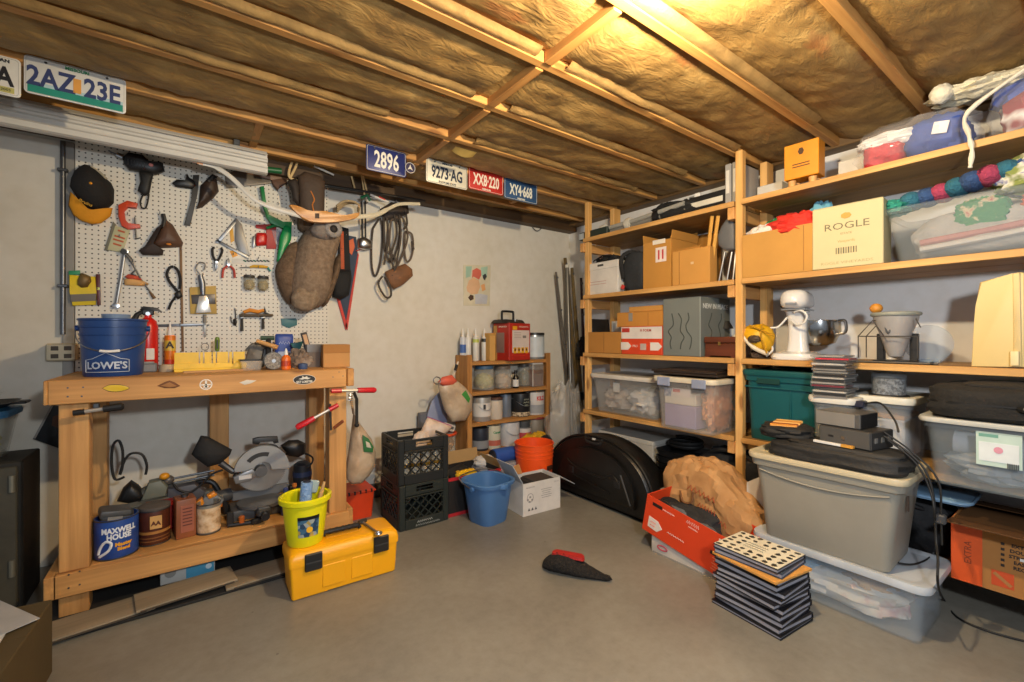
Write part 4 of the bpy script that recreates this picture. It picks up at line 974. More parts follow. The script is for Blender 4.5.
t = carton('cardboard_box', 'small two tone cardboard box on the right end of the bench', 'box', .15, .14, .135, card('#c0905a'), (x0_+.085, 2.83, BT), R(-6))
obj('lid_band', MB().box((0, -.0705, .11), (.15, .003, .05), bev=.001), card('#a97845'), t)
t = thing('plastic_tag', 'small teal plastic tag stuck on the pegboard above the blue pouch', 'tag', (at(290, 323, Y=3.25).x, PY, at(290, 323, Y=3.25).z))
ppart(t, 'tag', mat('#3c7076', .5), Fz((300,62),(410,60),(418,75),(418,110),(360,132),(305,110)), 'Y', PY-.010, .0105, .002)
# spring clamp under the rail, left
zc = at(100, 409, Y=2.60).z
t = thing('bar_clamp', 'black handled bar clamp fixed under the left end of the bench rail', 'clamp', (at(100, 409, Y=2.56).x, 2.56, zc))
xa = at(73, 411, Y=2.56).x-t.location.x; xb = at(124, 407, Y=2.56).x-t.location.x
def barclamp(t, a_, b2, m, grip):
    a_ = V(a_); b2 = V(b2); d = b2-a_
    obj('bar', MB().tube([a_+d*.06, b2-d*.05], .008, 8, flat=.8), mat('#b5aea4', .4, .5), t)
    obj('jaw', MB().tube([a_, a_+d*.22], [.012,.013], 10), m, t); obj('handle', MB().tube([a_+d*.58, a_+d*.95, b2], [.015,.017,.010], 10), m, t)
barclamp(t, (xa, 0, -.005), (xb, 0, .01), black, black)
obj('jaw_arm', MB().box(((xa+xb)/2-.01, .017, .018), (.02, .02, .022), bev=.003), dsteel, t)
# red clamps at the right
rc = mat('#c4202a', .35)
t = thing('quick_clamp', 'red and grey bar clamp lying level across the bench right leg top', 'clamp', (at(352, 391, Y=2.55).x, 2.55, at(352, 391, Y=2.55).z), group='red bar clamps')
a1 = at(331, 391, Y=2.55)-t.location; b1 = at(376, 390, Y=2.55)-t.location
barclamp(t, a1, b1, rc, rc)
obj('spring', MB().tube([((a1.x+b1.x)/2-.02+.012*math.cos(i*PI/4), .006*math.sin(i*PI/4), -.015-.0016*i) for i in range(24)], .003, 6), steel, t)
obj('jaw_arm', MB().tube([((a1.x+b1.x)/2, .0, -.012), ((a1.x+b1.x)/2+.02, .02, -.05), ((a1.x+b1.x)/2+.022, .025, -.19)], .009, 8), mat('#3a3937', .4, .5), t)
obj('pad', MB().ell(((a1.x+b1.x)/2+.022, .025, -.20), (.014,.014,.012)), black, t)
t = thing('quick_clamp', 'red and grey bar clamp sloping down left of the right bench leg', 'clamp', (at(318, 416, Y=2.545).x, 2.545, at(318, 416, Y=2.545).z), group='red bar clamps')
a1 = at(338, 405, Y=2.545)-t.location; b1 = at(296, 428, Y=2.545)-t.location
barclamp(t, a1, b1, rc, rc)
obj('screw_knob', MB().tube([at(334, 428, Y=2.56)-t.location, at(343, 421, Y=2.53)-t.location], .009, 10), mat('#8a4a2a', .5), t)
obj('slide', MB().tube([at(330, 404, Y=2.56)-t.location, at(331, 430, Y=2.58)-t.location], .006, 8), dsteel, t)
# grocery bag hanging off the bench end
t = thing('plastic_bag', 'tan plastic grocery bag with green mark hanging off the bench end', 'bag', (.80, 2.75, .93))
q = zz(340, 390, 5.246, (72,120),(95,160),(130,210),(165,255),(185,320),(180,400),(150,450),(110,490),(60,495),(35,470),(30,420),(45,330),(58,230))
P = loc3(q, 'Y', 2.76)
bag = patch('tan_bag_plastic', [(.3, '#a8937a'), (.5, '#bfa98e'), (.7, '#cfbda4')], 9, .35, bump=.6)
obj('bag', MB().puff([p for p in P], 'y', 2.76, .07, .07, off=t.location), bag, t, ang=60)
ppart(t, 'green_mark', mat('#2f6b3a', .5), zz(340, 390, 5.246, (118,235),(150,255),(178,300),(172,328),(125,325)), 'Y', 2.686, .004, .001)
ppart(t, 'white_mark', mat('#c9c2b0', .5), zz(340, 390, 5.246, (135,268),(155,278),(165,305),(140,300)), 'Y', 2.684, .003, .001)
ptube(t, 'handle', bag, zz(340, 390, 5.246, (72,125),(60,60),(52,20)), .008, 'Y', 2.76)

# ================================================================ lower shelf of the bench
Hz = lambda *p: zz(80, 430, 4.267, *p)
def coffee(label, px0, px1, pyb, m, h, name='coffee_can', lid=None, group='cans along the shelf front'):
    # front touches down at (mid, pyb) on the shelf
    p = at((px0+px1)/2, pyb, Z=ST); a_ = at(px0, pyb-3, Y=p.y+.04).x; b2 = at(px1, pyb-3, Y=p.y+.04).x
    r = (b2-a_)/2*.96; t = thing(name, label, 'can', ((a_+b2)/2, p.y+r, ST), group=group)
    obj('can', MB().lathe([(r*.97, 0), (r, .004), (r, h-.004), (r*.98, h), (r*.93, h), (r*.93, .01), (0, .008)], n=36), m, t)
    for z_ in (.004, h-.003): obj('seam', MB().tube([(r*math.cos(2*PI*i/36), r*math.sin(2*PI*i/36), z_) for i in range(36)], .003, 6, closed=True), dsteel, t)
    if lid: obj('lid', MB().lathe([(r*1.0, h-.004), (r*1.02, h-.002), (r*1.02, h+.012), (r*.96, h+.014)], n=36), lid, t)
    return t, r
t, r = coffee('large blue coffee can with white and orange lettering on the bench shelf', 91, 139, 560, mat('#20468f', .35, var=.3, sc=14), .175)
w1 = mat('#dfe2e6', .4)
az = R(-2)
for s_, z_, sz in (('MAXWELL', .128, .033), ('HOUSE', .10, .033)):
    x = text(s_, sz, w1, t, (0, 0, z_), bold=.0015, sx=.82, wrap=r+.001); x.rotation_euler.z = R(12)
x = text('Master', .022, mat('#e8a21c', .4), t, (0, 0, .065), bold=.001, wrap=r+.001); x.rotation_euler.z = R(24)
x = text('Blend', .020, mat('#e8a21c', .4), t, (0, 0, .045), bold=.001, wrap=r+.001); x.rotation_euler.z = R(24)
arcline('cup_picture', smoothpts([(-.055,.02),(-.02,.045),(-.01,.075),(-.03,.085),(-.05,.06),(-.06,.03)], 3), .006, r, t, w1, R(0))
canx, cany = t.location.x, t.location.y
t = thing('tool_case', 'dark grey battery tool pack resting in the mouth of the blue coffee can', 'tool', (canx, cany, ST+.009))
obj('body', MB().box((0, 0, .145), (.115, .10, .07), rot=(.1, .14, .1), bev=.012, seg=2), mat('#2f3032', .45), t)
obj('shell', MB().box((-.005, -.005, .185), (.11, .085, .035), rot=(.1, .16, .2), bev=.01, seg=2), mat('#4b4c4e', .4), t)
obj('stem', MB().box((0, 0, .057), (.08, .08, .114), bev=.01), black, t)
obj('label', MB().box((.0, -.054, .165), (.05, .004, .02), rot=(.1, .14, .1)), mat('#8d8a86', .5), t)
t, r = coffee('brown coffee can with cream square mark next to the blue can', 137, 171, 546, mat('#4f2618', .35, var=.1), .165, lid=mat('#5b544e', .5))
x = obj('mark', MB().box((.008, -r-.0005, .11), (.045, .004, .06), bev=.001), mat('#cf9f5e', .5), t); text('AA', .026, mat('#5a2a14'), x, (.008, -r-.003, .105), bold=.0015)
obj('gold_band', MB().lathe([(r+.0008, .055), (r+.0008, .068)], n=36, cap=False), mat('#a37038', .4), t)
for z_ in (.02, .035): obj('gold_line', MB().lathe([(r+.0008, z_), (r+.0008, z_+.005)], n=36, cap=False), mat('#80522c', .4), t)
cx, cz, w_, h_ = wl(173, 495, 196, 536, 2.72)
t = thing('rusty_tin', 'rust red oblong tin standing between brown can and tan can', 'tin', (cx, 2.75, ST), R(8))
obj('tin', MB().box((0, 0, .095), (w_*.9, .10, .19), bev=.006, seg=2), mat('#8a5030', .45, var=.2), t)
obj('label', MB().box((.004, -.0505, .095), (w_*.6, .003, .13), bev=.001), mat('#9a5a44', .6), t)
for i in range(6): obj('print_line', MB().box((.004, -.0525, .145-.016*i), (w_*.42, .001, .005)), mat('#5a2a22', .6), t)
obj('cap', MB().lathe([(.016, .19), (.016, .205), (.012, .207)], n=16), dsteel, t)
t, r = coffee('tan labelled paint can with blue inside, right of the rusty tin', 196, 221, 535, mat('#8f8b80', .35, .4), .15, 'paint_can')
obj('label', MB().lathe([(r+.0008, .012), (r+.0008, .13)], n=36, cap=False), patch('tan_can_label', [(.35, '#a8845a'), (.5, '#cdb08a'), (.7, '#dcc8a8')], 26, .6), t)
obj('contents', MB().lathe([(r*.9, .12), (.001, .121)], n=24), mat('#28346e', .4), t)
# miter saw
YS = 2.86
t = thing('miter_saw', 'silver and black miter saw with round blade on the bench shelf', 'miter saw', (at(262, 500, Y=YS).x, YS, ST)); Ov = t.location
bcx, bcz = [(at(*Hz((775,165))[0], Y=YS)-Ov)[i] for i in (0, 2)]
obj('base', MB().box((-.005, .0, .03), (.30, .17, .06), bev=.012, seg=2), mat('#4a4a4b', .45), t)
obj('turntable', MB().lathe([(.11, .06), (.115, .063), (.115, .078), (.10, .082)], c=(-.01, -.03, 0), n=32), mat('#5f6062', .5, .3), t)
obj('table_arm', MB().box((-.01, -.135, .055), (.07, .11, .04), bev=.01), mat('#2f3031', .45), t)
obj('knob', MB().tube([(-.01,-.18,.05), (-.01,-.225,.045)], [.016,.021], 12), black, t)
mb = MB()
for s_ in (-1, 1): mb.box((s_*.095, .035, .105), (.12, .02, .07), bev=.004)
fl_ = obj('fence', MB().box((-.0, .05, .10), (.28, .02, .05), bev=.004), mat('#6d6e70', .5, .3), t)
rb = .125
def disc(r, a0, a1, c, y0, y1, rin=0, n_=28):
    pts = [(c[0]+r*math.cos(R(a0+(a1-a0)*i/n_)), c[1]+r*math.sin(R(a0+(a1-a0)*i/n_))) for i in range(n_+1)]
    if rin: pts += [(c[0]+rin*math.cos(R(a1-(a1-a0)*i/n_)), c[1]+rin*math.sin(R(a1-(a1-a0)*i/n_))) for i in range(n_+1)]
    return pts, y0, y1
teeth = []
for i in range(80):
    a_ = 2*PI*i/80; teeth += [(bcx+(rb+.002)*math.cos(a_), bcz+(rb+.002)*math.sin(a_)), (bcx+(rb-.007)*math.cos(a_+.06), bcz+(rb-.007)*math.sin(a_+.06))]
obj('blade', MB().prism(teeth, 'y', -.004, -.001), mat('#a5a4a2', .35, .8), t)
p_, y0, y1 = disc(rb+.010, -8, 176, (bcx, bcz), -.035, -.008, .045)
obj('guard', MB().prism(p_, 'y', y0, y1, bev=.006), mat('#9fa1a2', .4, .3), t)
obj('hub', MB().cyl((bcx-.008, -.062, bcz), (bcx-.008, -.002, bcz), .030, n=24), mat('#6a6b6d', .4, .5), t)
obj('motor', MB().tube([(bcx+.05, .01, bcz+.05), (bcx+.06, .14, bcz+.05)], .055, 18), black, t)
obj('arm', MB().prism([(bcx-.14,bcz-.01),(bcx-.05,bcz+.02),(bcx-.02,bcz-.02),(bcx-.06,bcz-.045),(bcx-.13,bcz-.05)], 'y', -.055, -.02, bev=.006), mat('#87888a', .35, .6), t)
obj('label_plate', MB().box((bcx-.085, -.058, bcz-.018), (.06, .004, .022), bev=.001), mat('#c9c8c8', .4), t)
obj('gear_case', MB().box((bcx-.075, .02, bcz+.005), (.10, .05, .05), rot=(0, .15, 0), bev=.012, seg=2), mat('#7d7e80', .4, .5), t)
obj('lock_knob', MB().ell((bcx-.125, -.03, bcz-.01), (.016,.016,.016)), black, t)
obj('pivot_post', MB().box((-.01, .07, .14), (.07, .04, .16), bev=.01), mat('#565758', .4, .4), t)
g = [at(*z_, Y=YS)-Ov for z_ in Hz((735,55),(735,35),(760,28),(840,25),(845,50),(825,55),(820,42),(765,45),(760,58))]
obj('carry_handle', MB().prism([(v.x, v.z) for v in g], 'y', -.03, .0, bev=.004), black, t)
p_, y0, y1 = disc(rb*.8, 70, 140, (bcx, bcz), -.038, -.034, rb*.62)
obj('warning_decal', MB().prism(p_, 'y', y0, y1), mat('#2b2b2c', .5), t)
g = [at(*z_, Y=YS-.03)-Ov for z_ in Hz((475,105),(515,25),(545,28),(650,85),(640,110),(600,145),(545,160),(490,120))]
obj('dust_bag', MB().puff(g, 'y', -.02, .05, .05), blackm, t, ang=60)
obj('dust_port', MB().tube([at(*Hz((600,140))[0], Y=YS)-Ov, at(*Hz((650,175))[0], Y=YS)-Ov, (bcx-.06, 0, bcz)], [.018,.016,.014], 10), dsteel, t)
g = [at(*z_, Y=YS+.1)-Ov for z_ in Hz((850,60),(885,38),(925,36),(955,50),(955,95),(925,110),(885,105))]
obj('trigger_handle', MB().puff(g, 'y', .06, .04, .04), black, t)
# piles of tools left of the saw
def lumptool(name, label, cat, zx, Y, r, m, seed, extra=None, amp=.2, p_=3.0):
    p = at(*Hz(zx)[0], Y=Y); t = thing(name, label, cat, (p.x, Y, ST))
    h = max(p.z-ST, r[2]*.6)
    obj('body', MB().lump((0, 0, r[2]*.9), r, amp, 3, seed, flat=0, p=p_), m, t)
    return t
# grey circular saw shell (back left)
p = at(*Hz((240,230))[0], Y=2.98)
t = thing('jig_saw', 'grey and black corded jigsaw on the left of the bench shelf', 'jigsaw', (p.x, 2.98, ST))
obj('body', MB().puff([V((a_, 0, b2)) for a_, b2 in ((-.075,.16),(-.05,.225),(-.02,.255),(.01,.225),(.04,.17),(.03,.145),(-.03,.14))], 'y', 0, .045, .045, pw=3), black, t)
obj('barrel', MB().tube([(.0,0,.165), (.10,0,.20)], [.03,.035], 14), mat('#4a4c48', .5), t)
obj('shell', MB().prism([(.02,.15),(.05,.235),(.10,.24),(.13,.20),(.12,.155)], 'y', -.042, .042, bev=.01), mat('#6e7266', .5), t)
obj('shoe', MB().box((.01, 0, .128), (.26, .08, .010), rot=(0, -.12, 0), bev=.002), mat('#8a8a80', .4, .6), t)
obj('pedestal', MB().box((0, .0, .06), (.20, .09, .12), bev=.01), mat('#3a3b3c', .5), t)
obj('orange_knob', MB().ell((.115, -.02, .255), (.022,.02,.018)), mat('#e0951c', .4), t)
cord = smoothpts(Hz((190,200),(150,210),(135,150),(140,70),(165,45),(182,90),(180,160),(170,190),(190,130),(220,100),(265,105),(285,150),(280,190)), 5)
ptube(t, 'power_cord', rubber, cord, .006, 'Y', 2.98)
t = thing('sander', 'grey sander with red and olive patches behind the cans', 'sander', (at(*Hz((210,290))[0], Y=2.86).x+.02, 2.82, ST))
obj('body', MB().box((-.02, 0, .115), (.22, .045, .07), rot=(0, -.1, 0), bev=.014, seg=2), mat('#7a7a72', .5), t)
obj('nose', MB().box((-.135, 0, .10), (.06, .04, .06), bev=.012, seg=2), mat('#3e4043', .5), t)
obj('red_patch', MB().box((.01, -.024, .125), (.045, .006, .05), rot=(0, -.1, 0), bev=.003), mat('#c12b1c', .4), t)
obj('olive_patch', MB().box((.055, -.024, .13), (.045, .006, .05), rot=(0, -.1, 0), bev=.003), mat('#6b6a34', .4), t)
obj('foot', MB().box((0, 0, .04), (.12, .044, .08), bev=.006), dsteel, t)
t = thing('red_tray', 'red plastic strip box lying behind the brown coffee can', 'box', (at(*Hz((330,300))[0], Y=2.80).x, 2.955, ST))
obj('tray', MB().box((.03, -.06, .07), (.16, .05, .14), bev=.006), mat('#b3241c', .4), t); obj('lip', MB().box((.03, -.06, .142), (.165, .055, .01), bev=.003), mat('#8f1d17', .4), t)
# planer / flat grey tools centre
p = at(*Hz((460,240))[0], Y=3.0)
t = thing('bench_planer', 'flat dark grey power tool with steel rails left of the miter saw', 'power tool', (p.x, 3.02, ST))
obj('body', MB().prism([(-.09,.12),(-.085,.19),(.03,.195),(.08,.14),(.05,.085),(-.04,.09)], 'y', -.08, .0, bev=.01), mat('#4b4a50', .5), t)
for z_ in (.225, .20): obj('rail', MB().tube([(-.10,-.03,z_), (.12,-.03,z_+.015)], .006, 8), dsteel, t)
obj('plinth', MB().box((0, -.02, .045), (.17, .10, .09), bev=.008), mat('#57585a', .5), t)
obj('end_cap', MB().ell((-.085, -.03, .225), (.028,.025,.025)), mat('#55504c', .4), t)
ptube(t, 'cord', rubber, smoothpts(Hz((395,225),(420,255),(470,265),(520,230),(560,190),(610,170)), 5), .0055, 'Y', 2.925)
p = at(*Hz((540,270))[0], Y=2.80)
t = thing('cordless_tool', 'grey cordless tool with orange trim behind the tan can', 'power tool', (p.x, 2.80, ST))
obj('body', MB().prism([(-.03,.0),(-.035,.12),(-.01,.165),(.04,.17),(.075,.13),(.06,.10),(.03,.095),(.035,.0)], 'y', -.03, .03, bev=.01), mat('#6d7072', .45), t)
for q in (((-.055,.14),(-.02,.165),(-.01,.135),(-.04,.10),(-.075,.085)), ((.0,.17),(.03,.185),(.045,.165),(.01,.15))):
    obj('orange_trim', MB().prism(q, 'y', -.038, .0, bev=.006), mat('#e08a1a', .4), t)
p = at(*Hz((690,385))[0], Y=2.70)
t = thing('saw_clamp', 'black hold down clamp lying on the shelf in front of the miter saw', 'clamp', (p.x, 2.70, ST))
obj('bar', MB().tube([(-.06,.02,.012), (.07,-.01,.012)], .011, 8), black, t); obj('foot', MB().box((.065, -.01, .015), (.05, .03, .028), rot=(0, 0, .3), bev=.006), black, t)
obj('orange_knob', MB().lathe([(.012, .02), (.014, .05), (.010, .055)], n=12), mat('#b05a1c', .4), t)
obj('post', MB().box((-.05, .02, .045), (.03, .02, .07), bev=.004), black, t)
p = at(*Hz((960,190))[0], Y=3.0)
t = thing('corded_router', 'dark router with looped cord at the right end of the bench shelf', 'router', (p.x-.01, 3.03, ST))
obj('body', MB().lathe([(.06, 0), (.062, .05), (.05, .07), (.055, .12), (.05, .19), (.03, .205)], n=24), mat('#23262c', .5), t)
obj('blue_band', MB().lathe([(.0565, .12), (.055, .15)], n=24, cap=False), mat('#2d3a5c', .5), t)
for s_ in (-1, 1): obj('knob', MB().ell((s_*.07, -.02, .06), (.022,.02,.02)), black, t)
ptube(t, 'cord', rubber, smoothpts(Hz((870,110),(900,95),(950,98),(990,115),(990,140),(965,165)), 4), .0055, 'Y', 2.97)
p = at(*Hz((885,275))[0], Y=2.75)
t = thing('blue_spray_bottle', 'small blue bottle standing beside the yellow bucket on the shelf', 'bottle', (p.x-.01, 2.74, ST))
obj('bottle', MB().lathe([(.022, 0), (.025, .01), (.024, .09), (.012, .115)], n=18), mat('#3c4a86', .35), t); obj('cap', MB().lathe([(.013, .113), (.013, .145), (.008, .15)], n=14), mat('#33406f', .4), t)
t = thing('brown_bottle', 'small brown bottle behind the blue bottle on the bench shelf', 'bottle', (p.x+.045, 2.80, ST))
obj('bottle', MB().lathe([(.020, 0), (.022, .01), (.022, .08), (.009, .11), (.009, .13)], n=18), mat('#6b3c22', .3), t); obj('cap', MB().lathe([(.012, .128), (.012, .145)], n=14), mat('#c5732e', .4), t)

# more tools lying among the cans and the saw
t = thing('cord_coil', 'coil of black power cord behind the blue coffee can', 'cord', (-.20, 3.03, ST+.0005))
obj('coil', MB().tube([((.085-.003*(i//20))*math.cos(i*PI/10), (.06)*math.sin(i*PI/10), .008+.011*(i//20)+.0005*(i%20)) for i in range(78)], .006, 6), rubber, t)
t = thing('belt_sander', 'grey belt sander lying behind the rusty tin on the bench shelf', 'sander', (.06, 3.04, ST+.0005), R(-12))
obj('body', MB().loft([rr(.22,.09,.03,.02), rr(.24,.10,.035,.06), rr(.18,.08,.03,.105), rr(.10,.05,.02,.125)]), mat('#62645f', .5), t)
obj('belt', MB().prism([(-.11,.0),(-.125,.02),(-.11,.042),(.11,.042),(.125,.02),(.11,.0)], 'y', -.052, -.045, bev=.002), mat('#8a6a48', .8), t)
obj('grip', MB().tube(smoothpts([(-.08,0,.10),(-.05,0,.165),(.04,0,.17),(.08,0,.11)], 4), .014, 10), black, t)
t = thing('heat_gun', 'dark grey power tool with orange switch left of the miter saw base', 'power tool', (.13, 2.90, ST+.0005), R(20))
obj('barrel', MB().tube([(-.09,0,.10), (.0,0,.11), (.06,0,.115)], [.024,.036,.034], 16), mat('#3c3e42', .45), t)
obj('grip', MB().tube([(.02,0,.10), (.045,0,.015)], [.022,.018], 12), black, t)
obj('nozzle', MB().tube([(-.14,0,.095), (-.088,0,.10)], [.016,.020], 14), steel, t)
obj('switch', MB().box((.0, -.02, .075), (.02, .02, .025), bev=.004), mat('#d9781c', .4), t)
obj('rest', MB().box((-.05, 0, .037), (.05, .05, .074), bev=.006), mat('#55575a', .5), t)
# ================================================================ left floor corner and under the bench
# plywood mat with loose boards
t = thing('floor_mat', 'black edged underlay mat on the floor beneath the workbench', 'mat', (-.02, 2.66, 0))
o = obj('mat', MB().box((0, 0, .006), (1.0, .46, .012), bev=.003), mat('#1e1d1c', .8), t); 
bw = wood('#80735e', '#a0917a', 'x', .6, False)
for i, (px0, py0, px1, py1, rz) in enumerate((((0),)*5,)*0): pass
specs = [('leftmost of three loose floor boards under the workbench', -.315, 2.505, .38, 8, .013), ('middle loose floor board under the workbench, tilted against its neighbour', -.005, 2.53, .40, 7, .0265), ('rightmost loose floor board under the workbench beside the toolbox', .335, 2.52, .40, 3, .013)]
for i, (lb, x_, y_, L_, rz, z_) in enumerate(specs):
    t = thing('floor_board', lb, 'board', (x_, y_, z_), R(rz), group='loose boards under the bench')
    obj('board', MB().box((0, 0, .007), (L_-.03*(i == 1), .165, .012), bev=.002), bw, t)
    obj('tongue', MB().box((0, -.086, .005), (L_-.06, .007, .004)), mat('#4a4034', .7), t)
# box and green case under the shelf
x0_ = at(160, 580, Y=2.66).x; x1_ = at(215, 565, Y=2.66).x
t = carton('white_box', 'white and blue product box under the bench shelf', 'box', x1_-x0_, .16, .150, mat('#b9b7b0', .6), ((x0_+x1_)/2, 2.745, .013))
obj('blue_panel', MB().box(((x1_-x0_)*.22, -.0805, .035), ((x1_-x0_)*.52, .002, .06)), mat('#4a93b3', .5), t)
obj('picture', MB().cyl(((x1_-x0_)*-.32, -.0815, .05), ((x1_-x0_)*-.32, -.079, .05), .022, n=20), mat('#8a8780', .6), t)
obj('dark_panel', MB().box((-.02, -.0805, .12), (.08, .002, .05), rot=(0,.3,0)), mat('#8f8c86', .6), t)
obj('round_mark', MB().cyl(((x1_-x0_)*.38, -.083, .04), ((x1_-x0_)*.38, -.081, .04), .013, n=16), mat('#c6d6dc', .5), t)
x0_ = at(217, 550, Y=2.84).x; x1_ = at(276, 530, Y=2.84).x
t = thing('green_case', 'dark green plastic case lying under the right half of the shelf', 'case', ((x0_+x1_)/2, 2.95, 0))
obj('case', MB().box((0, 0, .09), (x1_-x0_, .20, .14), bev=.012, seg=2), mat('#14502a', .45), t); obj('rim', MB().box((0, 0, .10), (x1_-x0_+.008, .206, .012), bev=.003), mat('#0e3d20', .45), t)
for s_ in (-1, 1): obj('foot', MB().box((s_*.08, 0, .017), (.03, .16, .034), bev=.004), black, t)
x0_ = at(272, 545, Y=2.80).x
t = carton('grey_box', 'small grey box with blue print beside the bench right leg', 'box', .09, .12, .10, mat('#8f9396', .6), (x0_+.055, 2.90, .0))
obj('print', MB().box((0, -.0605, .06), (.06, .002, .05)), mat('#4d7f8c', .5), t)
t = thing('dark_case', 'black case lying under the left half of the bench shelf', 'case', (-.19, 2.99, .0))
obj('case', MB().box((0, 0, .07), (.26, .28, .13), bev=.02, seg=2), black, t); obj('handle', MB().tube([(-.05,-.14,.09), (-.045,-.16,.10), (.045,-.16,.10), (.05,-.14,.09)], .007, 8), black, t)
for s_ in (-1, 1): obj('latch', MB().box((s_*.08, -.142, .08), (.03, .008, .03), bev=.002), dsteel, t)
# steel cabinet
t = thing('steel_cabinet', 'old dark steel cabinet with hinges at the far left edge', 'cabinet', (-.83, 2.94, 0))
sm = mat('#4a463c', .5, .3, var=.3)
obj('body', MB().box((0, 0, .325), (.50, .28, .65), bev=.006), mat('#2c2922', .6, .2, var=.3), t)
dr = obj('door', MB().box((-.0, -.148, .33), (.47, .016, .60), bev=.004), mat('#4b473b', .55, .2, var=.25), t)
for z_ in (.56, .2): obj('hinge', MB().tube([(.222,-.16,z_-.035), (.222,-.16,z_+.035)], .010, 10), mat('#8a8676', .4, .6), dr)
obj('handle', MB().cyl((-.15, -.175, .35), (-.15, -.155, .35), .02), steel, dr)
# food container on the cabinet
t = thing('storage_container', 'clear container with blue lid on top of the steel cabinet', 'container', (-.80, 2.94, .65))
obj('tub', MB().loft([rr(.26,.20,.03,0), rr(.32,.25,.035,.19), rr(.31,.24,.035,.19), rr(.25,.19,.03,.006)]), clear('#c3c8bc', .5), t)
obj('lid', MB().loft([rr(.34,.27,.04,.186), rr(.345,.275,.04,.20), rr(.335,.265,.04,.215), rr(.25,.2,.04,.218)]), mat('#2c648c', .4), t)
t2 = thing('yellow_rags', 'yellow cloths inside the clear container at the left edge', 'cloth', (-.80, 2.94, .657))
obj('cloth', MB().lump((0, 0, .075), (.11, .08, .09), .25, 3, 5, flat=0), mat('#b3a43a', .8, var=.25), t2)
t2 = thing('black_tray', 'black tray lying on the blue lid at the left edge', 'tray', (-.79, 2.94, .869))
obj('tray', MB().loft([rr(.24,.20,.03,0), rr(.32,.26,.04,.028), rr(.31,.25,.04,.028), rr(.23,.19,.03,.005)]), black, t2)
obj('handle', MB().box((.175, 0, .022), (.05, .08, .012), bev=.004), black, t2)
t2 = thing('paper_stack', 'white papers lying on the black tray at the left edge', 'paper', (-.80, 2.94, .875))
obj('sheets', MB().box((0, 0, .022), (.20, .17, .03), rot=(0, 0, .2), bev=.002), paper, t2); obj('loose_sheet', MB().sheet(6, 6, lambda u, v: V((-.12+.24*u, -.08+.16*v, .038+.02*u*u)), th=.001), paper, t2)
# picture leaning behind the bench leg
t = thing('dark_picture', 'dark picture board leaning behind the left bench leg', 'picture', (-.50, 3.255, .68))
q = loc3(zz(0, 380, 6.814, (350,170),(470,200),(470,490),(225,400)), 'Y', 3.24)
obj('board', MB().prism([(v.x-t.location.x, v.z-t.location.z) for v in q], 'y', -.02, .012, bev=.002), mat('#23272a', .4, var=.3), t)
q = loc3(zz(0, 380, 6.814, (350,170),(360,180),(240,400),(225,400)), 'Y', 3.232)
obj('edge', MB().prism([(v.x-t.location.x, v.z-t.location.z) for v in q], 'y', -.022, -.004), mat('#8c8984', .5), t)
obj('picture_print', MB().prism([(v.x-t.location.x, v.z-t.location.z) for v in loc3(zz(0, 380, 6.814, (360,250),(400,230),(400,330),(350,310)), 'Y', 3.232)], 'y', -.0215, -.018), mat('#5a3a26', .5), t)
obj('support', MB().box((0.02, -.005, -.34), (.06, .03, .72), bev=.003), wood('#6d5434', '#8a6b45', 'z'), t)
# bottom left carton with papers
t = carton('moving_box', 'brown cardboard box in the bottom left corner of the picture', 'box', .62, .46, .255, card('#574a33'), (-.715, 2.02, 0), R(-4))
p = thing('mail_stack', 'loose white papers spread on the cardboard box, bottom left', 'paper', (-.60, 2.06, .2585), R(12))
for i, (dx, dy, a_) in enumerate(((-.1,.05,.1), (.03,-.03,-.2), (.06,.07,.35))):
    obj('sheet', MB().box((dx, dy, .002+.003*i), (.21, .28, .0025), rot=(0, 0, a_)), mat(('#bdbab5', '#c9c7c3', '#a9a9a9')[i], .7), p)
# ================================================================ toolbox
ty = mat('#f0a90c', .4, var=.05)
t = thing('toolbox', 'large yellow plastic toolbox with two black latches on the floor', 'toolbox', (.612, 2.272, 0), R(-1.5))
W_, D_ = .495, .21
obj('body', MB().loft([rr(W_-.02,D_-.015,.012,.008), rr(W_-.004,D_-.003,.012,.15), rr(W_-.004,D_-.003,.012,.158)]), ty, t)
for sx in (-1, 1): obj('foot', MB().box((sx*(W_/2-.09), 0, .006), (.15, D_-.03, .012), bev=.003), ty, t)
lid = obj('lid', MB().loft([rr(W_+.006,D_+.008,.014,.152), rr(W_+.008,D_+.01,.014,.180), rr(W_,D_,.02,.200), rr(W_-.03,D_-.04,.03,.218), rr(W_-.06,D_-.07,.03,.220)]), ty, t)
obj('lid_well', MB().box((.0, .0, .2205), (.16, .05, .004), bev=.001), mat('#c98a08', .5), t)
hd = obj('handle', MB().tube([(-.085,.0,.225), (-.08,.0,.24), (.08,.0,.24), (.085,.0,.225)], .011, 10), black, t)
for i in range(5): obj('grip_rib', MB().tube([(-.06+.03*i,0,.24), (-.05+.03*i,0,.24)], .0125, 10), black, hd)
for sx in (-.15, .16):
    l_ = obj('latch', MB().box((sx, -D_/2-.008, .165), (.074, .014, .078), bev=.004), black, t)
    obj('groove', MB().box((sx, -D_/2-.0155, .165), (.068, .002, .006)), mat('#3a3a3a', .4), l_)
for sx in (-.06, .07): obj('body_panel', MB().box((sx, -D_/2+.0035, .08), (.10, .006, .10), bev=.002), ty, t)
t2 = thing('wrench_key', 'steel wrench lying across the toolbox lid beside its handle', 'wrench', (.735, 2.24, .2225), R(0))
obj('shaft', MB().tube([(-.01,.07,.008), (.0,.0,.007), (.012,-.09,.006)], [.007,.006,.006], 8), steel, t2)
obj('ring', MB().tube([(.014+.013*math.cos(i*PI/8), -.10+.013*math.sin(i*PI/8), .006) for i in range(16)], .006, 8, closed=True), steel, t2)
obj('head', MB().tube([(-.03,.065,.012), (.01,.078,.012)], .011, 10), dsteel, t2)
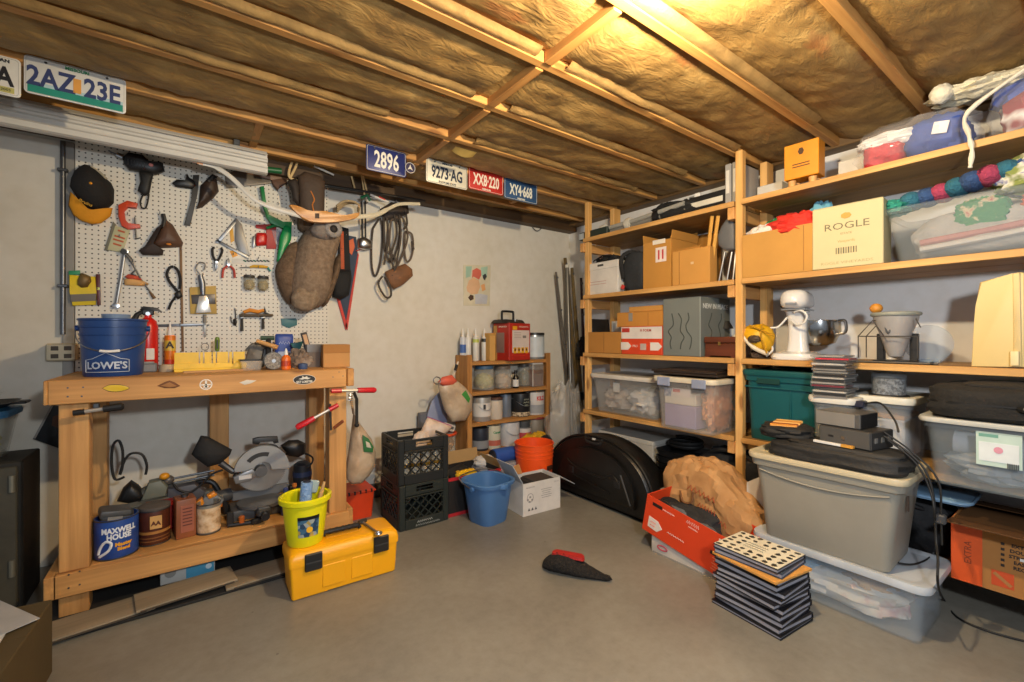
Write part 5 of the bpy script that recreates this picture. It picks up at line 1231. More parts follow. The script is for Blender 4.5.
# yellow bucket on the toolbox with paint tools
YBX, YBY, YBZ = .446, 2.275, .2215
t = thing('bucket', 'lemon yellow bucket with a flower label standing on the toolbox', 'bucket', (YBX, YBY, YBZ))
yb = mat('#e3dc14', .35, var=.05)
h = .218; r0, r1 = .078, .103
obj('body', MB().lathe([(r0*.96, 0), (r0, .006), (r0+(r1-r0)*.5, h*.5), (r1-.004, h-.02), (r1+.008, h-.018), (r1+.010, h), (r1, h+.004), (r1-.006, h), (r0-.004, .008), (0, .008)], n=40), yb, t)
obj('rim', MB().lathe([(r1+.002, h-.022), (r1+.011, h-.02), (r1+.012, h), (r1+.004, h+.005)], n=40, cap=False), yb, t)
def curved_label(name, ang, z0, z1, ra, rb_, m, parent, rz=0, off=.0012):
    mb = MB(); mb.sheet(8, 2, lambda u, v: V(((ra+(rb_-ra)*v+off)*math.sin(R(-ang/2+ang*u)), -(ra+(rb_-ra)*v+off)*math.cos(R(-ang/2+ang*u)), z0+(z1-z0)*v)), th=.0006)
    o = obj(name, mb, m, parent); o.rotation_euler.z = rz; return o
f = lambda z_: r0+(r1-r0)*z_/h
lb = curved_label('label', 58, .05, .13, f(.05), f(.13), patch('flower_label', [(0, '#5a8fb5'), (.4, '#c9d3d6'), (.6, '#3c5f86'), (.8, '#d8c26a')], 55, .5, 'voronoi'), t, R(-2))
curved_label('label_header', 58, .13, .146, f(.13), f(.146), mat('#20242a', .5), t, R(-2))
p = V((0, -f(.085)-.003, .085)); obj('flower', MB().lathe([(.014, 0), (.014, .002)], c=p, n=12, M=Matrix.Rotation(PI/2, 4, 'X')), mat('#e8b01c', .5), t)
t2 = thing('paint_roller', 'light blue paint roller sleeve standing in the yellow bucket', 'paint roller', (YBX-.005, YBY+.01, YBZ+.009))
obj('sleeve', MB().tube([(-.01,0,.03), (.006,0,.16), (.014,-.0,.265)], [.026,.027,.026], 20), patch('blue_nap', [(.3, '#6f93c4'), (.7, '#93b2da')], 60, .95, bump=.5), t2)
obj('core', MB().tube([(.0138,0,.264), (.0144,-.0,.271)], .017, 16), mat('#20283c', .5), t2)
t2 = thing('paint_brush', 'paint brush with wooden handle standing in the yellow bucket', 'paint brush', (YBX+.055, YBY+.0, YBZ+.009))
obj('handle', MB().tube([(0,0,.12), (.012,0,.19), (.03,0,.255)], [.007,.011,.006], 10), wood('#c79a60', '#dcb47c', 'z'), t2)
obj('ferrule', MB().box((-.001, 0, .10), (.04, .014, .05), bev=.003), steel, t2); obj('bristles', MB().box((-.006, 0, .04), (.042, .014, .08), bev=.003), mat('#3a2c20', .9), t2)
t2 = thing('foam_brush', 'pale grey foam applicator standing in the yellow bucket beside the brush', 'paint brush', (YBX+.045, YBY+.055, YBZ+.009))
obj('pad', MB().box((.0, 0, .225), (.05, .02, .06), rot=(0, .25, 0), bev=.006), mat('#9fb4b8', .8), t2); obj('stick', MB().tube([(-.03,0,0), (-.008,0,.21)], .006, 8), wood('#c79a60', '#dcb47c', 'z'), t2)
# orange box behind the bag
t = thing('orange_crate', 'orange plastic box on the floor between bench end and crates', 'box', (.885, 3.03, 0))
obj('body', MB().loft([rr(.20,.20,.015,0), rr(.225,.22,.015,.17), rr(.215,.21,.015,.17), rr(.19,.19,.015,.006)]), mat('#d9421a', .45), t)
obj('rim', MB().box((0, 0, .176), (.24, .235, .014), bev=.004), mat('#c93a16', .45), t)
for i in range(6): obj('notch', MB().box((-.09+.036*i, -.113, .178), (.012, .012, .022), bev=.002), black, t)
# ================================================================ milk crates
def crate(label, loc, rz, m, full=None, group='stacked milk crates'):
    t = thing('milk_crate', label, 'crate', loc, rz, group); w = .335; h = .275; q = .012
    obj('floor_grid', MB().box((0, 0, .010), (w-.02, w-.02, .012), bev=.003), m, t)
    for sx in (-1, 1):
        for sy in (-1, 1): obj('corner_post', MB().box((sx*(w/2-.02), sy*(w/2-.02), h/2), (.04, .04, h), bev=.006), m, t)
    for i, (ux, uy) in enumerate(((0,-1), (1,0), (0,1), (-1,0))):
        mb = MB(); L_ = w-.076
        mb.box((0, 0, .030), (L_, q, .060), bev=.003)                       # bottom band
        # top band with a hand hole
        zt = h-.012
        mb.box((0, 0, h-.008), (L_, q, .016), bev=.002)
        for s_ in (-1, 1): mb.box((s_*(L_/4+.028), 0, h-.032), (L_/2-.056, q, .034), bev=.002)
        mb.box((0, 0, h-.058), (L_, q, .020), bev=.002)
        mb.box((0, -.004, h-.075), (L_, q+.008, .008), bev=.002)
        for z_ in (h-.03, h-.06): mb.box((0, -.0065, z_), (L_, .003, .004))
        z0, z1 = .058, h-.078
        for k in range(-4, 6):
            for s_ in (-1, 1):
                xa = k*.056; xb = xa+s_*(z1-z0)
                pa, pb = V((xa, 0, z0)), V((xb, 0, z1)); lo, hi = -L_/2+.004, L_/2-.004
                def clip(p, q_):
                    d = q_-p; t0, t1 = 0., 1.
                    for lim, sg in ((lo, 1), (hi, -1)):
                        a_ = (lim-p.x)/d.x
                        if d.x*sg > 0: t0 = max(t0, a_)
                        else: t1 = min(t1, a_)
                    return (p+d*t0, p+d*t1) if t1-t0 > .05 else None
                c_ = clip(pa, pb)
                if c_: mb.tube([c_[0], c_[1]], .0045, 5)
        o = obj('side_panel', mb, m, t, (ux*(w/2-q/2), uy*(w/2-q/2), 0)); o.rotation_euler = (0, 0, math.atan2(uy, ux)+PI/2)
    return t
cm = mat('#262c29', .45, var=.15); cm2 = mat('#1d2020', .45, var=.15)
t = crate('lower dark green milk crate with white lettering on the floor', (1.2, 2.748, 0), 0, cm)
marks(t, mat('#c9ccc8'), (.0, -.1685, .040), .10, .016, 7, seed=7, r=.0018); marks(t, mat('#c9ccc8'), (.02, -.1685, .018), .16, .012, 14, seed=6)
t = crate('upper black milk crate full of glass jars, on the green crate', (1.203, 2.75, .276), R(-2), cm2)
k = 0
for i in range(4):
    for j in range(4):
        x_ = -.105+.07*i; y_ = -.105+.07*j
        q = Matrix.Rotation(R(-2), 3, 'Z') @ V((x_, y_, 0))
        if j > 0 and i not in (0, 3): continue
        if k == 0:
            g0 = thing('glass_jar', 'small glass jar with gold lid inside the upper black crate', 'jar', (1.203+q.x, 2.75+q.y, .276+.0165), group='glass jars in the upper crate')
            obj('glass', MB().lathe([(.026, 0), (.031, .004), (.031, .065), (.024, .078), (.024, .08), (.022, .078), (.028, .064), (.028, .006), (0, .004)], n=18), clear('#ded6c4', .5, .1), g0)
            obj('lid', MB().lathe([(.027, .076), (.028, .078), (.028, .092), (.025, .095)], n=18), mat('#b9923f', .35, .7), g0)
        else: dup(g0, (1.203+q.x, 2.75+q.y, .276+.0165))
        dup(g0, (1.203+q.x, 2.75+q.y, .276+.0165+.0955))
        k += 1
# bag in the crate
t = thing('plastic_bag', 'pinkish clear bag of papers sticking out of the upper black crate', 'bag', (1.25, 2.79, .54))
q = loc3(zz(340, 390, 5.246, (410,252),(430,200),(458,142),(520,165),(585,190),(575,210),(540,240),(500,250)), 'Y', 2.80)
obj('bag', MB().puff(q, 'y', 2.80, .04, .03, off=t.location), patch('pink_clear_bag', [(.3, '#b8a08a'), (.5, '#cdb7a4'), (.7, '#dccfc4')], 10, .4, bump=.5), t, ang=60)
obj('seal', MB().tube([p-t.location for p in loc3(zz(340, 390, 5.246, (458,142),(520,165),(585,190)), 'Y', 2.80)], .005, 6), mat('#a04a7c', .4), t)
obj('lower_part', MB().lump((.02, 0, -.06), (.06, .05, .07), .15, 3, 12), patch('pink_clear_bag', [], 1), t)
# black carton with red edges and yellow things
t = thing('file_box', 'black open carton with red edges behind the blue bucket', 'box', (1.585, 2.755, 0))
mb = MB().loft([rr(.42,.30,.004,0,1), rr(.42,.30,.004,.255,1), rr(.41,.29,.004,.255,1), rr(.41,.29,.004,.01,1)])
obj('body', mb, mat('#1f1c1c', .6), t)
for z_ in (.012, .247): obj('red_edge', MB().box((0, -.1505, z_), (.42, .002, .022)), mat('#b3242c', .5), t)
fmt = card('#a98a5e')
for (x_, y_, w_, d_, a_, rz) in ((0, .148, .41, .09, 75, 0), (-.207, 0, .29, .06, 80, 90), (.207, 0, .29, .06, 100, -90)):
    o = obj('flap', MB().box((0, d_/2, 0), (w_, d_, .004), bev=.001), fmt, t, (x_, y_, .257)); o.rotation_euler = (R(a_), 0, R(rz))
t2 = thing('yellow_tool', 'yellow and black tool lying at the top of the black carton', 'tool', (1.50, 2.72, .011))
obj('stack', MB().box((0, 0, .10), (.15, .16, .20), bev=.006), black, t2)
obj('body', MB().box((-.01, -.02, .235), (.16, .10, .07), rot=(.1, -.25, .1), bev=.014, seg=2), black, t2)
obj('yellow_shell', MB().lump((.035, -.07, .235), (.075, .05, .035), .15, 3, 2, p=3), mat('#e5b31a', .4), t2)
obj('yellow_label', MB().box((-.02, -.075, .25), (.06, .004, .025), rot=(.1, -.25, .1)), mat('#c7a226', .5), t2)
# jar with orange rim behind
t = thing('scrap_jar', 'clear jar with orange rim of wood scraps between crates and paint shelf', 'jar', (1.56, 3.02, 0))
obj('stand', MB().box((0, 0, .15), (.19, .18, .30), bev=.008), card('#80603c'), t)
obj('jar', MB().lathe([(.075, .30), (.085, .31), (.088, .46), (.082, .46), (.079, .312), (0, .306)], n=28), clear('#c8bca8', .45), t)
obj('rim', MB().tube([(.088*math.cos(i*PI/14), .088*math.sin(i*PI/14), .46) for i in range(28)], .011, 8, closed=True), mat('#cc4a22', .45), t)
obj('scraps', MB().lump((0, 0, .385), (.07, .07, .07), .3, 4, 6), patch('scraps', [(.3, '#4a2c18'), (.5, '#8a5a34'), (.7, '#b58a5a')], 20, .8), t)
t2 = thing('spackle_tub', 'small white tub tilted on the orange rimmed jar', 'tub', (1.585, 2.985, .4735))
obj('tub', MB().box((0, 0, .035), (.08, .055, .05), rot=(.2, .35, .3), bev=.006), mat('#c9c5ba', .5), t2); obj('print', MB().box((0, -.031, .036), (.05, .003, .02), rot=(.2, .35, .3)), mat('#5c5c60', .5), t2)
# blue bucket, octagonal
t = thing('mop_bucket', 'blue eight sided mop bucket on the floor in front of the carton', 'bucket', (1.575, 2.435, 0), R(10))
def octo(r, z, n_=5): return [V((r*q.x/1.0, r*q.y/1.0, z)) for q in rr(2, 2, .62, 0, n_)]
mb_ = mat('#4a74a8', .4, var=.06)
obj('body', MB().loft([octo(.100,0), octo(.104,.01), octo(.136,.24), octo(.150,.243), octo(.154,.262), octo(.146,.268), octo(.132,.262), octo(.098,.012)]), mb_, t)
obj('spout', MB().prism([(-.035,-.148),(.035,-.148),(.012,-.172),(-.012,-.172)], 'z', .235, .266, bev=.004), mb_, t)
obj('bail', MB().tube(smoothpts([(.155,-.02,.235), (.165,.06,.262), (.12,.14,.275), (.0,.165,.278), (-.12,.14,.275), (-.165,.06,.262), (-.155,-.02,.235)], 4), .004, 6), steel, t)
for s_ in (-1, 1): obj('bail_ear', MB().cyl((s_*.142, -.02, .235), (s_*.162, -.02, .235), .014), mb_, t)
# white carton
t = carton('open_box', 'white open product carton with a raised flap beside the blue bucket', 'box', .315, .21, .215, mat('#d6d3cf', .55), (1.945, 2.425, 0), R(-3), top='open', flapm=mat('#c3c6c9', .6), fl=.5, angs=(None, -30, None, 58))
obj('tan_flap', MB().prism([(-.155,.215),(-.155,.26),(-.06,.29),(-.03,.217)], 'y', .09, .094), card('#c08a56'), t)
ink = mat('#8a8a8c', .6)
marks(t, mat('#6d6d70', .6), (-.10, -.1055, .185), .07, .012, 7, seed=4)
obj('drawing', MB().tube([(-.10+.025*math.cos(i*PI/6), -.1055, .115+.03*math.sin(i*PI/6)) for i in range(12)], .0018, 5, closed=True), ink, t)
for i, (x_, z_) in enumerate(((-.12, .105), (-.10, .12), (-.085, .10), (-.105, .09))): obj('drawing', MB().box((x_, -.1055, z_), (.014, .002, .012)), ink, t)
for i in range(5): obj('print_line', MB().box((.035, -.1055, .155-.014*i), (.09-.012*(i % 3), .0015, .003)), ink, t)
for i in range(3): obj('icon', MB().prism([(-.12+.028*i,.03),(-.10+.028*i,.03),(-.11+.028*i,.05)], 'y', -.1062, -.105), mat('#57575a', .6), t)
marks(t, ink, (.12, -.1055, .19), .04, .007, 5, seed=5, r=.0008)
t2 = thing('packing_foam', 'dark foam packing lying inside the white carton', 'packing', (1.99, 2.425, .0045), R(-3))
obj('foam', MB().box((0, 0, .095), (.20, .19, .19), bev=.01), mat('#2c2a29', .8), t2); obj('tray', MB().box((0, 0, .194), (.17, .16, .012), bev=.004), mat('#3b3937', .8), t2)
# white bag and blue pack behind
t = thing('blue_pack', 'blue and white package on the floor behind the white carton', 'package', (1.91, 2.88, 0))
obj('base', MB().box((0, 0, .11), (.36, .22, .22), bev=.01), mat('#8f9098', .6), t)
obj('blue_roll', MB().tube([(-.02,-.03,.27), (.17,-.03,.27)], .055, 20), mat('#2f55a4', .45), t); obj('white_wedge', MB().lump((-.10, -.03, .25), (.085, .06, .045), .2, 3, 8), mat('#c5c3c2', .6), t)
obj('dark_end', MB().tube([(-.03,-.03,.27), (-.02,-.03,.27)], .05, 20), mat('#1f2433', .5), t)
# orange bucket
t = bucket('bucket', 'orange five gallon bucket on the floor in front of the paint shelf', 'bucket', (2.175, 2.70, 0), .132, .150, .372, mat('#f0571c', .4, var=.05), bail=False, ribs=(.88,.80,.72))
obj('mark', MB().box((.03, -.149, .20), (.06, .004, .035), rot=(0, 0, .2), bev=.001), mat('#3a2418', .5), t)
t2 = thing('yellow_bag', 'yellow and black tool bag between orange bucket and black case', 'bag', (2.42, 2.98, 0))
obj('bag', MB().lump((0, 0, .17), (.15, .09, .19), .15, 3, 4, flat=0, p=3), mat('#c79a1c', .6), t2); obj('black_patch', MB().lump((.05, -.05, .30), (.07, .05, .05), .2, 3, 7), blackm, t2)
# brush on the floor
t = thing('hand_brush', 'black bristled hand brush with red block lying on the floor', 'brush', (1.56, 1.625, 0), R(-58.5))
bl_ = patch('black_bristles', [(.3, '#0e0d0d'), (.6, '#26221f'), (.8, '#3d332c')], 90, .95, bump=.9)
rings = []
for i in range(25):
    u = i/24; x_ = -.155+.32*u
    wd = .060*(min(1, u*5+.15))**.5*(1 if u < .5 else 1-.66*((u-.5)/.5)**1.2); hh = .085*(min(1, u*4+.2))**.5*(1 if u < .42 else 1-.78*((u-.42)/.58)**.9)
    rings.append([V((x_+.006*noise.noise(V((j, i*1.3, 0))), wd*math.cos(2*PI*j/28)*(1+.16*noise.noise(V((j*1.7, i*.9, 2)))), max(0, hh*.5+hh*.5*math.sin(2*PI*j/28)*(1+.18*noise.noise(V((i*.8, j*1.1, 7))))))) for j in range(28)])
obj('bristles', MB().loft(rings), bl_, t, ang=80)
obj('block', MB().loft([[V((q.x*1.0-.03, q.y+.012, .068+.014*(1-((q.x)/.09)**2))) for q in rr(.17*k, .05*k, .022*k, 0)] for k in (1,)]+[[V((q.x*1.0-.03, q.y+.012, .082+.014*(1-(q.x/.09)**2))) for q in rr(.165, .045, .02, 0)]]), mat('#a82420', .5), t)
obj('tuft', MB().lump((.155, -.005, .014), (.035, .020, .012), .3, 5, 3, flat=0), bl_, t)
# ================================================================ paint shelf in the corner
SX0, SX1, SY0, SY1 = 1.79, 2.66, 3.065, 3.262
cw = lambda ax: wood('#9a6632', '#c69150', ax, .6)
t = thing('paint_shelf', 'reddish brown wooden shelf unit holding paint cans against the wall', 'shelf unit', ((SX0+SX1)/2, SY1, 0)); O = t.location
def sp(name, x0, x1, y0, y1, z0, z1, m): return obj(name, MB().box((0, 0, 0), (x1-x0, y1-y0, z1-z0), bev=.002), m, t, ((x0+x1)/2-O.x, (y0+y1)/2-O.y, (z0+z1)/2))
sp('side_panel', SX0, SX0+.022, SY0+.022, SY1, 0, 1.04, cw('z')); sp('side_panel', SX1-.022, SX1, SY0+.022, SY1, 0, 1.04, cw('z'))
sp('front_post', SX0, SX0+.045, SY0, SY0+.0215, 0, 1.045, cw('z')); sp('front_post', SX1-.045, SX1, SY0, SY0+.0215, 0, 1.045, cw('z'))
PS = [.02, .255, .495, .745, .99]
for z in PS[:]: sp('shelf', SX0+.0225, SX1-.0225, SY0+.0225, SY1, z-.02, z, cw('x')); sp('shelf_edge', SX0+.0455, SX1-.0455, SY0+.002, SY0+.022, z-.03, z, cw('x'))
def spot(px0, px1, Y, inner=True):
    a_ = at(px0, 350, Y=Y).x; b2 = at(px1, 350, Y=Y).x
    r = (b2-a_)/2
    c_ = (a_+b2)/2
    if inner: c_ = min(max(c_, SX0+.026+r), SX1-.026-r)
    return c_, r
def can(label, px0, px1, z, h, m, lid=None, band=None, Y=3.15, group='cans and tubs on the paint shelf', bail=False, name='paint_can'):
    c_, r = spot(px0, px1, Y); r = min(r*1.06, .090); t = thing(name, label, 'can', (c_, Y, z), group=group)
    obj('can', MB().lathe([(r*.97, 0), (r, .004), (r, h-.006), (r*.98, h), (r*.9, h), (r*.88, h-.004), (0, h-.004)], n=28), m, t)
    obj('seam', MB().tube([(r*math.cos(2*PI*i/28), r*math.sin(2*PI*i/28), h-.003) for i in range(28)], .003, 6, closed=True), dsteel, t)
    if lid: obj('lid', MB().lathe([(r*.9, h-.003), (r*1.02, h-.001), (r*1.02, h+.016), (r*.94, h+.018)], n=28), lid, t)
    if band: obj('label', MB().lathe([(r+.0008, h*band[1]), (r+.0008, h*band[2])], n=28, cap=False), band[0], t)
    if bail: obj('bail', MB().tube(smoothpts([(-r-.002,0,h*.8),(-r*.6,-r*.95,h*.55),(0,-r-.006,h*.45),(r*.6,-r*.95,h*.55),(r+.002,0,h*.8)], 4), .002, 6), steel, t)
    return t, r
def jarr(label, px0, px1, z, h, lidm, cont, Y=3.15, name='jar', fill=.75):
    c_, r = spot(px0, px1, Y); r = min(r, .088); t = thing(name, label, 'jar', (c_, Y, z), group='jars on the paint shelf')
    obj('glass', MB().lathe([(r*.9, 0), (r, .008), (r, h*.78), (r*.8, h*.88), (r*.78, h*.9), (r*.75, h*.88), (r*.95, h*.77), (r*.95, .01), (0, .006)], n=28), clear('#d4d2c8', .35, .1), t)
    obj('contents', MB().lump((0, 0, h*fill/2), (r*.88, r*.88, h*fill/2-.008), .15, 4, 3), cont, t)
    obj('lid', MB().lathe([(r*.82, h*.88), (r*.86, h*.89), (r*.86, h), (r*.8, h+.004)], n=28), lidm, t)
    return t
wht = mat('#d9d7d2', .45)
# top of the unit
for i, (px, lb, m, bd, nz) in enumerate(((458, 'white and blue caulk tube at the left end of the paint shelf top', mat('#c9ccd2', .4), (mat('#3f63a8', .4), .35, .7), .05), (466, 'all white caulk tube with tall nozzle on the paint shelf top', mat('#dcdad4', .4), None, .09), (473, 'white caulk tube with yellow green band, third from left on the paint shelf top', mat('#d4d3cc', .4), (mat('#b9c25a', .4), .78, .92), .10), (481, 'white caulk tube with black band next to the tan card box', mat('#d0cfc8', .4), (mat('#2d2f2c', .4), .80, .95), .095))):
    caulk(lb, (max(at(px, 350, Y=3.19).x+.012, SX0+.03), 3.19-.012*i, .9905), m, .195, .0265, bd, group='caulk tubes on the paint shelf')
x0_ = at(485, 350, Y=3.12).x+.02
t = thing('tan_card_box', 'narrow tan cardboard box left of the red carton on the paint shelf', 'box', (x0_+.02, 3.11, .9905))
obj('box', MB().box((0, 0, .115), (.055, .09, .23), bev=.003), card('#c79a58'), t); obj('flap', MB().box((0, -.0455, .22), (.05, .002, .02)), card('#b58848'), t)
t = thing('red_carton', 'red product carton with yellow pictures on top of the paint shelf', 'box', (2.27, 3.125, .9905), R(7))
w_, d_, h_ = .25, .20, .315
obj('carton', MB().box((0, 0, h_/2), (w_, d_, h_), bev=.003), mat('#ab2a1e', .45), t)
obj('white_panel', MB().box((.01, -d_/2-.001, .16), (w_*.80, .003, .19)), mat('#cfc4bd', .5), t)
for i in range(4): obj('picture', MB().box((-.06+.045*i, -d_/2-.003, .085), (.034, .002, .05)), mat('#d9a01f', .5), t)
for i in range(4): obj('picture_figure', MB().ell((-.06+.045*i, -d_/2-.004, .09), (.009,.002,.012)), mat('#4a2418', .5), t)
obj('yellow_label', MB().box((-.06, -d_/2-.001, .275), (.05, .003, .03)), mat('#d9a01f', .5), t); marks(t, mat('#d9c9b8', .5), (.045, -d_/2-.001, .285), .11, .016, 8, seed=8, r=.0018)
obj('barcode', MB().box((.05, -d_/2-.003, .20), (.04, .002, .022)), mat('#7a7673', .5), t)
for i in range(4): obj('print_line', MB().box((-.03, -d_/2-.003, .235-.014*i), (.08, .002, .003)), mat('#8a7a74', .5), t)
obj('window', MB().box((-w_/2-.001, .01, .15), (.003, d_*.5, .17)), mat('#8a7068', .4), t); obj('tan_panel', MB().box((-w_/2-.001, .075, .15), (.003, .045, .29)), mat('#b98a4a', .5), t)
marks(t, mat('#d9c9b8', .5), (-w_/2-.001, -.02, .285), .10, .016, 8, rot=(0, 0, -PI/2), seed=9, r=.0018)
t = thing('carrying_case', 'black handled dark case standing on the red carton', 'case', (2.235, 3.135, 1.3065), R(7))
obj('lid', MB().loft([rr(.24,.19,.01,0), rr(.22,.17,.02,.025), rr(.20,.15,.02,.03)]), mat('#2d2723', .5), t)
obj('handle', MB().tube(smoothpts([(-.115,-.05,.02), (-.115,-.05,.085), (-.10,-.05,.098), (.0,-.05,.098), (.015,-.05,.085), (.015,-.05,.02)], 3), .010, 8), black, t)
obj('latch', MB().box((.02, -.085, .02), (.04, .01, .025), bev=.002), steel, t)
t, r = can('silver white metal can standing at the right end of the paint shelf top', 531, 547, .9905, .22, mat('#a9b2b6', .3, .6), lid=mat('#2b2a28', .4))
obj('white_panel', MB().lathe([(r+.0008, .02), (r+.0008, .20)], n=28, cap=False), mat('#c3cdd2', .4), t)
t = thing('dark_bottle', 'dark green bottle top between red carton and silver can', 'bottle', (at(529, 345, Y=3.22).x-.01, 3.225, .9905))
obj('bottle', MB().lathe([(.03, 0), (.032, .01), (.032, .14), (.02, .18), (.016, .2)], n=20), mat('#1d2a22', .3), t); obj('cap', MB().lathe([(.018, .198), (.018, .22)], n=16), black, t)
# row 1
z = .7455
jarr('wide jar with blue lid and yellow green contents on the upper shelf', 474, 494, z, .20, mat('#3e5f80', .4), patch('jar_mix', [(.3, '#7a7350'), (.5, '#b5ad6a'), (.7, '#cfc9a0')], 20, .7))
jarr('squat plastic jar with red print and grey lid, right of the blue lidded jar', 495, 510, z, .19, mat('#6d625a', .4), mat('#b8a48f', .6))
c_, r = spot(513, 521, 3.09); t = thing('black_bottle', 'small black bottle with white label on the upper shelf', 'bottle', (c_, 3.11, z), group='bottles on the paint shelf')
obj('bottle', MB().lathe([(.026, 0), (.028, .005), (.028, .09), (.012, .115), (.010, .135)], n=20), mat('#1a1716', .25), t); obj('label', MB().lathe([(.0288, .015), (.0288, .075)], n=20, cap=False), wht, t); obj('cap', MB().lathe([(.013, .13), (.013, .155)], n=14), black, t)
jarr('glass jar of grey hardware behind the small black bottle', 519, 529, z, .20, mat('#5a5148', .4), mat('#5d5e4e', .5, .3, var=.4, sc=50), Y=3.19)
c_, r = spot(529, 545, 3.14); t = thing('clear_canister', 'square clear canister of brown liquid at the right of the upper shelf', 'canister', (c_-.01, 3.14, z))
obj('canister', MB().loft([rr(.13,.12,.012,0), rr(.135,.125,.012,.19), rr(.12,.11,.012,.205), rr(.118,.108,.01,.20), rr(.125,.115,.01,.006)]), clear('#cfc6bd', .35, .1), t)
obj('contents', MB().loft([rr(.118,.108,.01,.008), rr(.122,.112,.01,.15)]), patch('brown_contents', [(.3, '#3a1f16'), (.55, '#6b3a28'), (.75, '#8a5f46')], 14, .3), t); obj('lid', MB().loft([rr(.125,.115,.012,.2), rr(.125,.115,.012,.216)]), wht, t)
obj('edge_strip', MB().box((-.066, -.062, .10), (.006, .004, .19)), wht, t)
# row 2
z = .4955
t, r = can('white labelled paint can, far left of the middle shelf', 474, 489, z, .20, mat('#b7b4ae', .4, .4), band=(wht, .2, .75), bail=True)
obj('dark_mark', MB().box((-.02, -r-.001, .12), (.02, .004, .04)), mat('#3a3d42'), t)
c_, r = spot(490, 501, 3.12)
t, r = can('cream plastic tub with dark screw lid on the middle shelf', 490, 501, z, .165, mat('#cfc4b4', .5), lid=mat('#5a4038', .5))
t, r = can('grey blue tin behind the cream tub on the middle shelf', 501, 510, z, .20, mat('#7c8694', .4, .3), Y=3.18)
t, r = can('black paint can with pale lettering on the middle shelf', 511, 529, z, .20, mat('#26282a', .4, .3), bail=True)
[marks(t, mat('#b9bca8', .5), (0, -r-.001, z_), w_, .014, 5, seed=10, r=.0018) for z_, w_ in ((.15, .05), (.125, .06), (.10, .04))]
obj('drips', MB().lathe([(r+.0008, .005), (r+.0008, .04)], n=28, cap=False), patch('label_base', [(.4, '#5a4a3a'), (.55, '#c9b89a')], 50), t)
t, r = can('white primer can with red lettering on the middle shelf of the paint shelf', 530, 546, z, .205, mat('#cfcdcb', .4), bail=False)
text('KILZ', .05, mat('#c02430', .5), t, (0, 0, .145), wrap=r+.001, bold=.002, sx=.8); obj('grey_base', MB().lathe([(r+.0008, .015), (r+.0008, .09)], n=28, cap=False), mat('#9a9da2', .5), t)
# row 3
z = .2555
t, r = can('dark navy and grey can, far left of the lower shelf', 473, 487, z, .185, mat('#3a3f4a', .4, .3), band=(mat('#8a8d92', .5), .1, .45))
t, r = can('tall white canister with green and red print on the lower shelf', 488, 499, z, .20, mat('#cfcdb9', .5), Y=3.12, name='canister')
x = text('Carpet', .026, mat('#2f8a5a', .5), t, (0, 0, .14), wrap=r+.001, bold=.001); obj('red_print', MB().lathe([(r+.0008, .03), (r+.0008, .075)], n=28, cap=False), mat('#c06a58', .5), t)
t, r = can('plain white bail handled can in the middle of the lower shelf', 500, 518, z, .205, mat('#cbcdd0', .4), bail=True)
t, r = can('white container with red print and dark cap on the lower shelf', 518, 529, z, .14, mat('#cfc9c6', .45), band=(mat('#b8434a', .5), .35, .7), Y=3.13, name='container')
obj('dark_cap', MB().lathe([(r*.9, .138), (r*.9, .195), (r*.8, .20)], n=24), mat('#44484c', .5), t)
t, r = can('grey brown can behind the orange bucket on the lower shelf', 530, 546, z, .20, mat('#8f887c', .5, .3), lid=mat('#8a3a34', .5))
# bags hanging on the left end
t = thing('grocery_sack', 'tan plastic sack with green mark and red scissors hung on the paint shelf', 'bag', (1.745, 3.02, .98))
q = zz(420, 300, 4.26, (75,355),(130,325),(160,345),(190,370),(222,410),(218,470),(190,515),(135,520),(105,470),(85,400))
obj('bag', MB().puff(loc3(q, 'Y', 3.0), 'y', 3.0, .07, .05, off=t.location), bag, t, ang=60)
ppart(t, 'green_mark', mat('#3c8a3a', .5), zz(420, 300, 4.26, (178,402),(195,385),(215,420),(208,438)), 'Y', 2.93, .004, .001)
pputt(t, 'red_fold', mat('#cf5a44', .5), zz(420, 300, 4.26, (75,350),(95,328),(135,318),(158,345),(140,362),(95,366)), 'Y', 2.965, .03, .02)
ptube(t, 'ring', dsteel, [(437+3.6*math.cos(i*PI/6), 380.5+3.6*math.sin(i*PI/6)) for i in range(12)], .004, 'Y', 2.92, closed=True)
ptube(t, 'strap', blackm, zz(420, 300, 4.26, (150,300),(157,275)), .012, 'Y', 3.02); ptube(t, 'hanger', bag, zz(420, 300, 4.26, (140,330),(155,290),(162,262)), .008, 'Y', 3.04)
t = thing('grey_folder', 'grey blue plastic folder standing behind the upper black crate', 'folder', (1.54, 3.18, .0))
q = loc3(zz(340, 390, 5.246, (455,140),(480,60),(520,10),(560,80),(560,175),(500,190)), 'Y', 3.16)
obj('sheet', MB().prism([(p.x-t.location.x, p.z) for p in q], 'y', -.03, -.01, bev=.003), mat('#8e98b5', .5), t); obj('stand', MB().box((.0, .03, .30), (.20, .05, .60), bev=.005), mat('#6d6f78', .6), t)
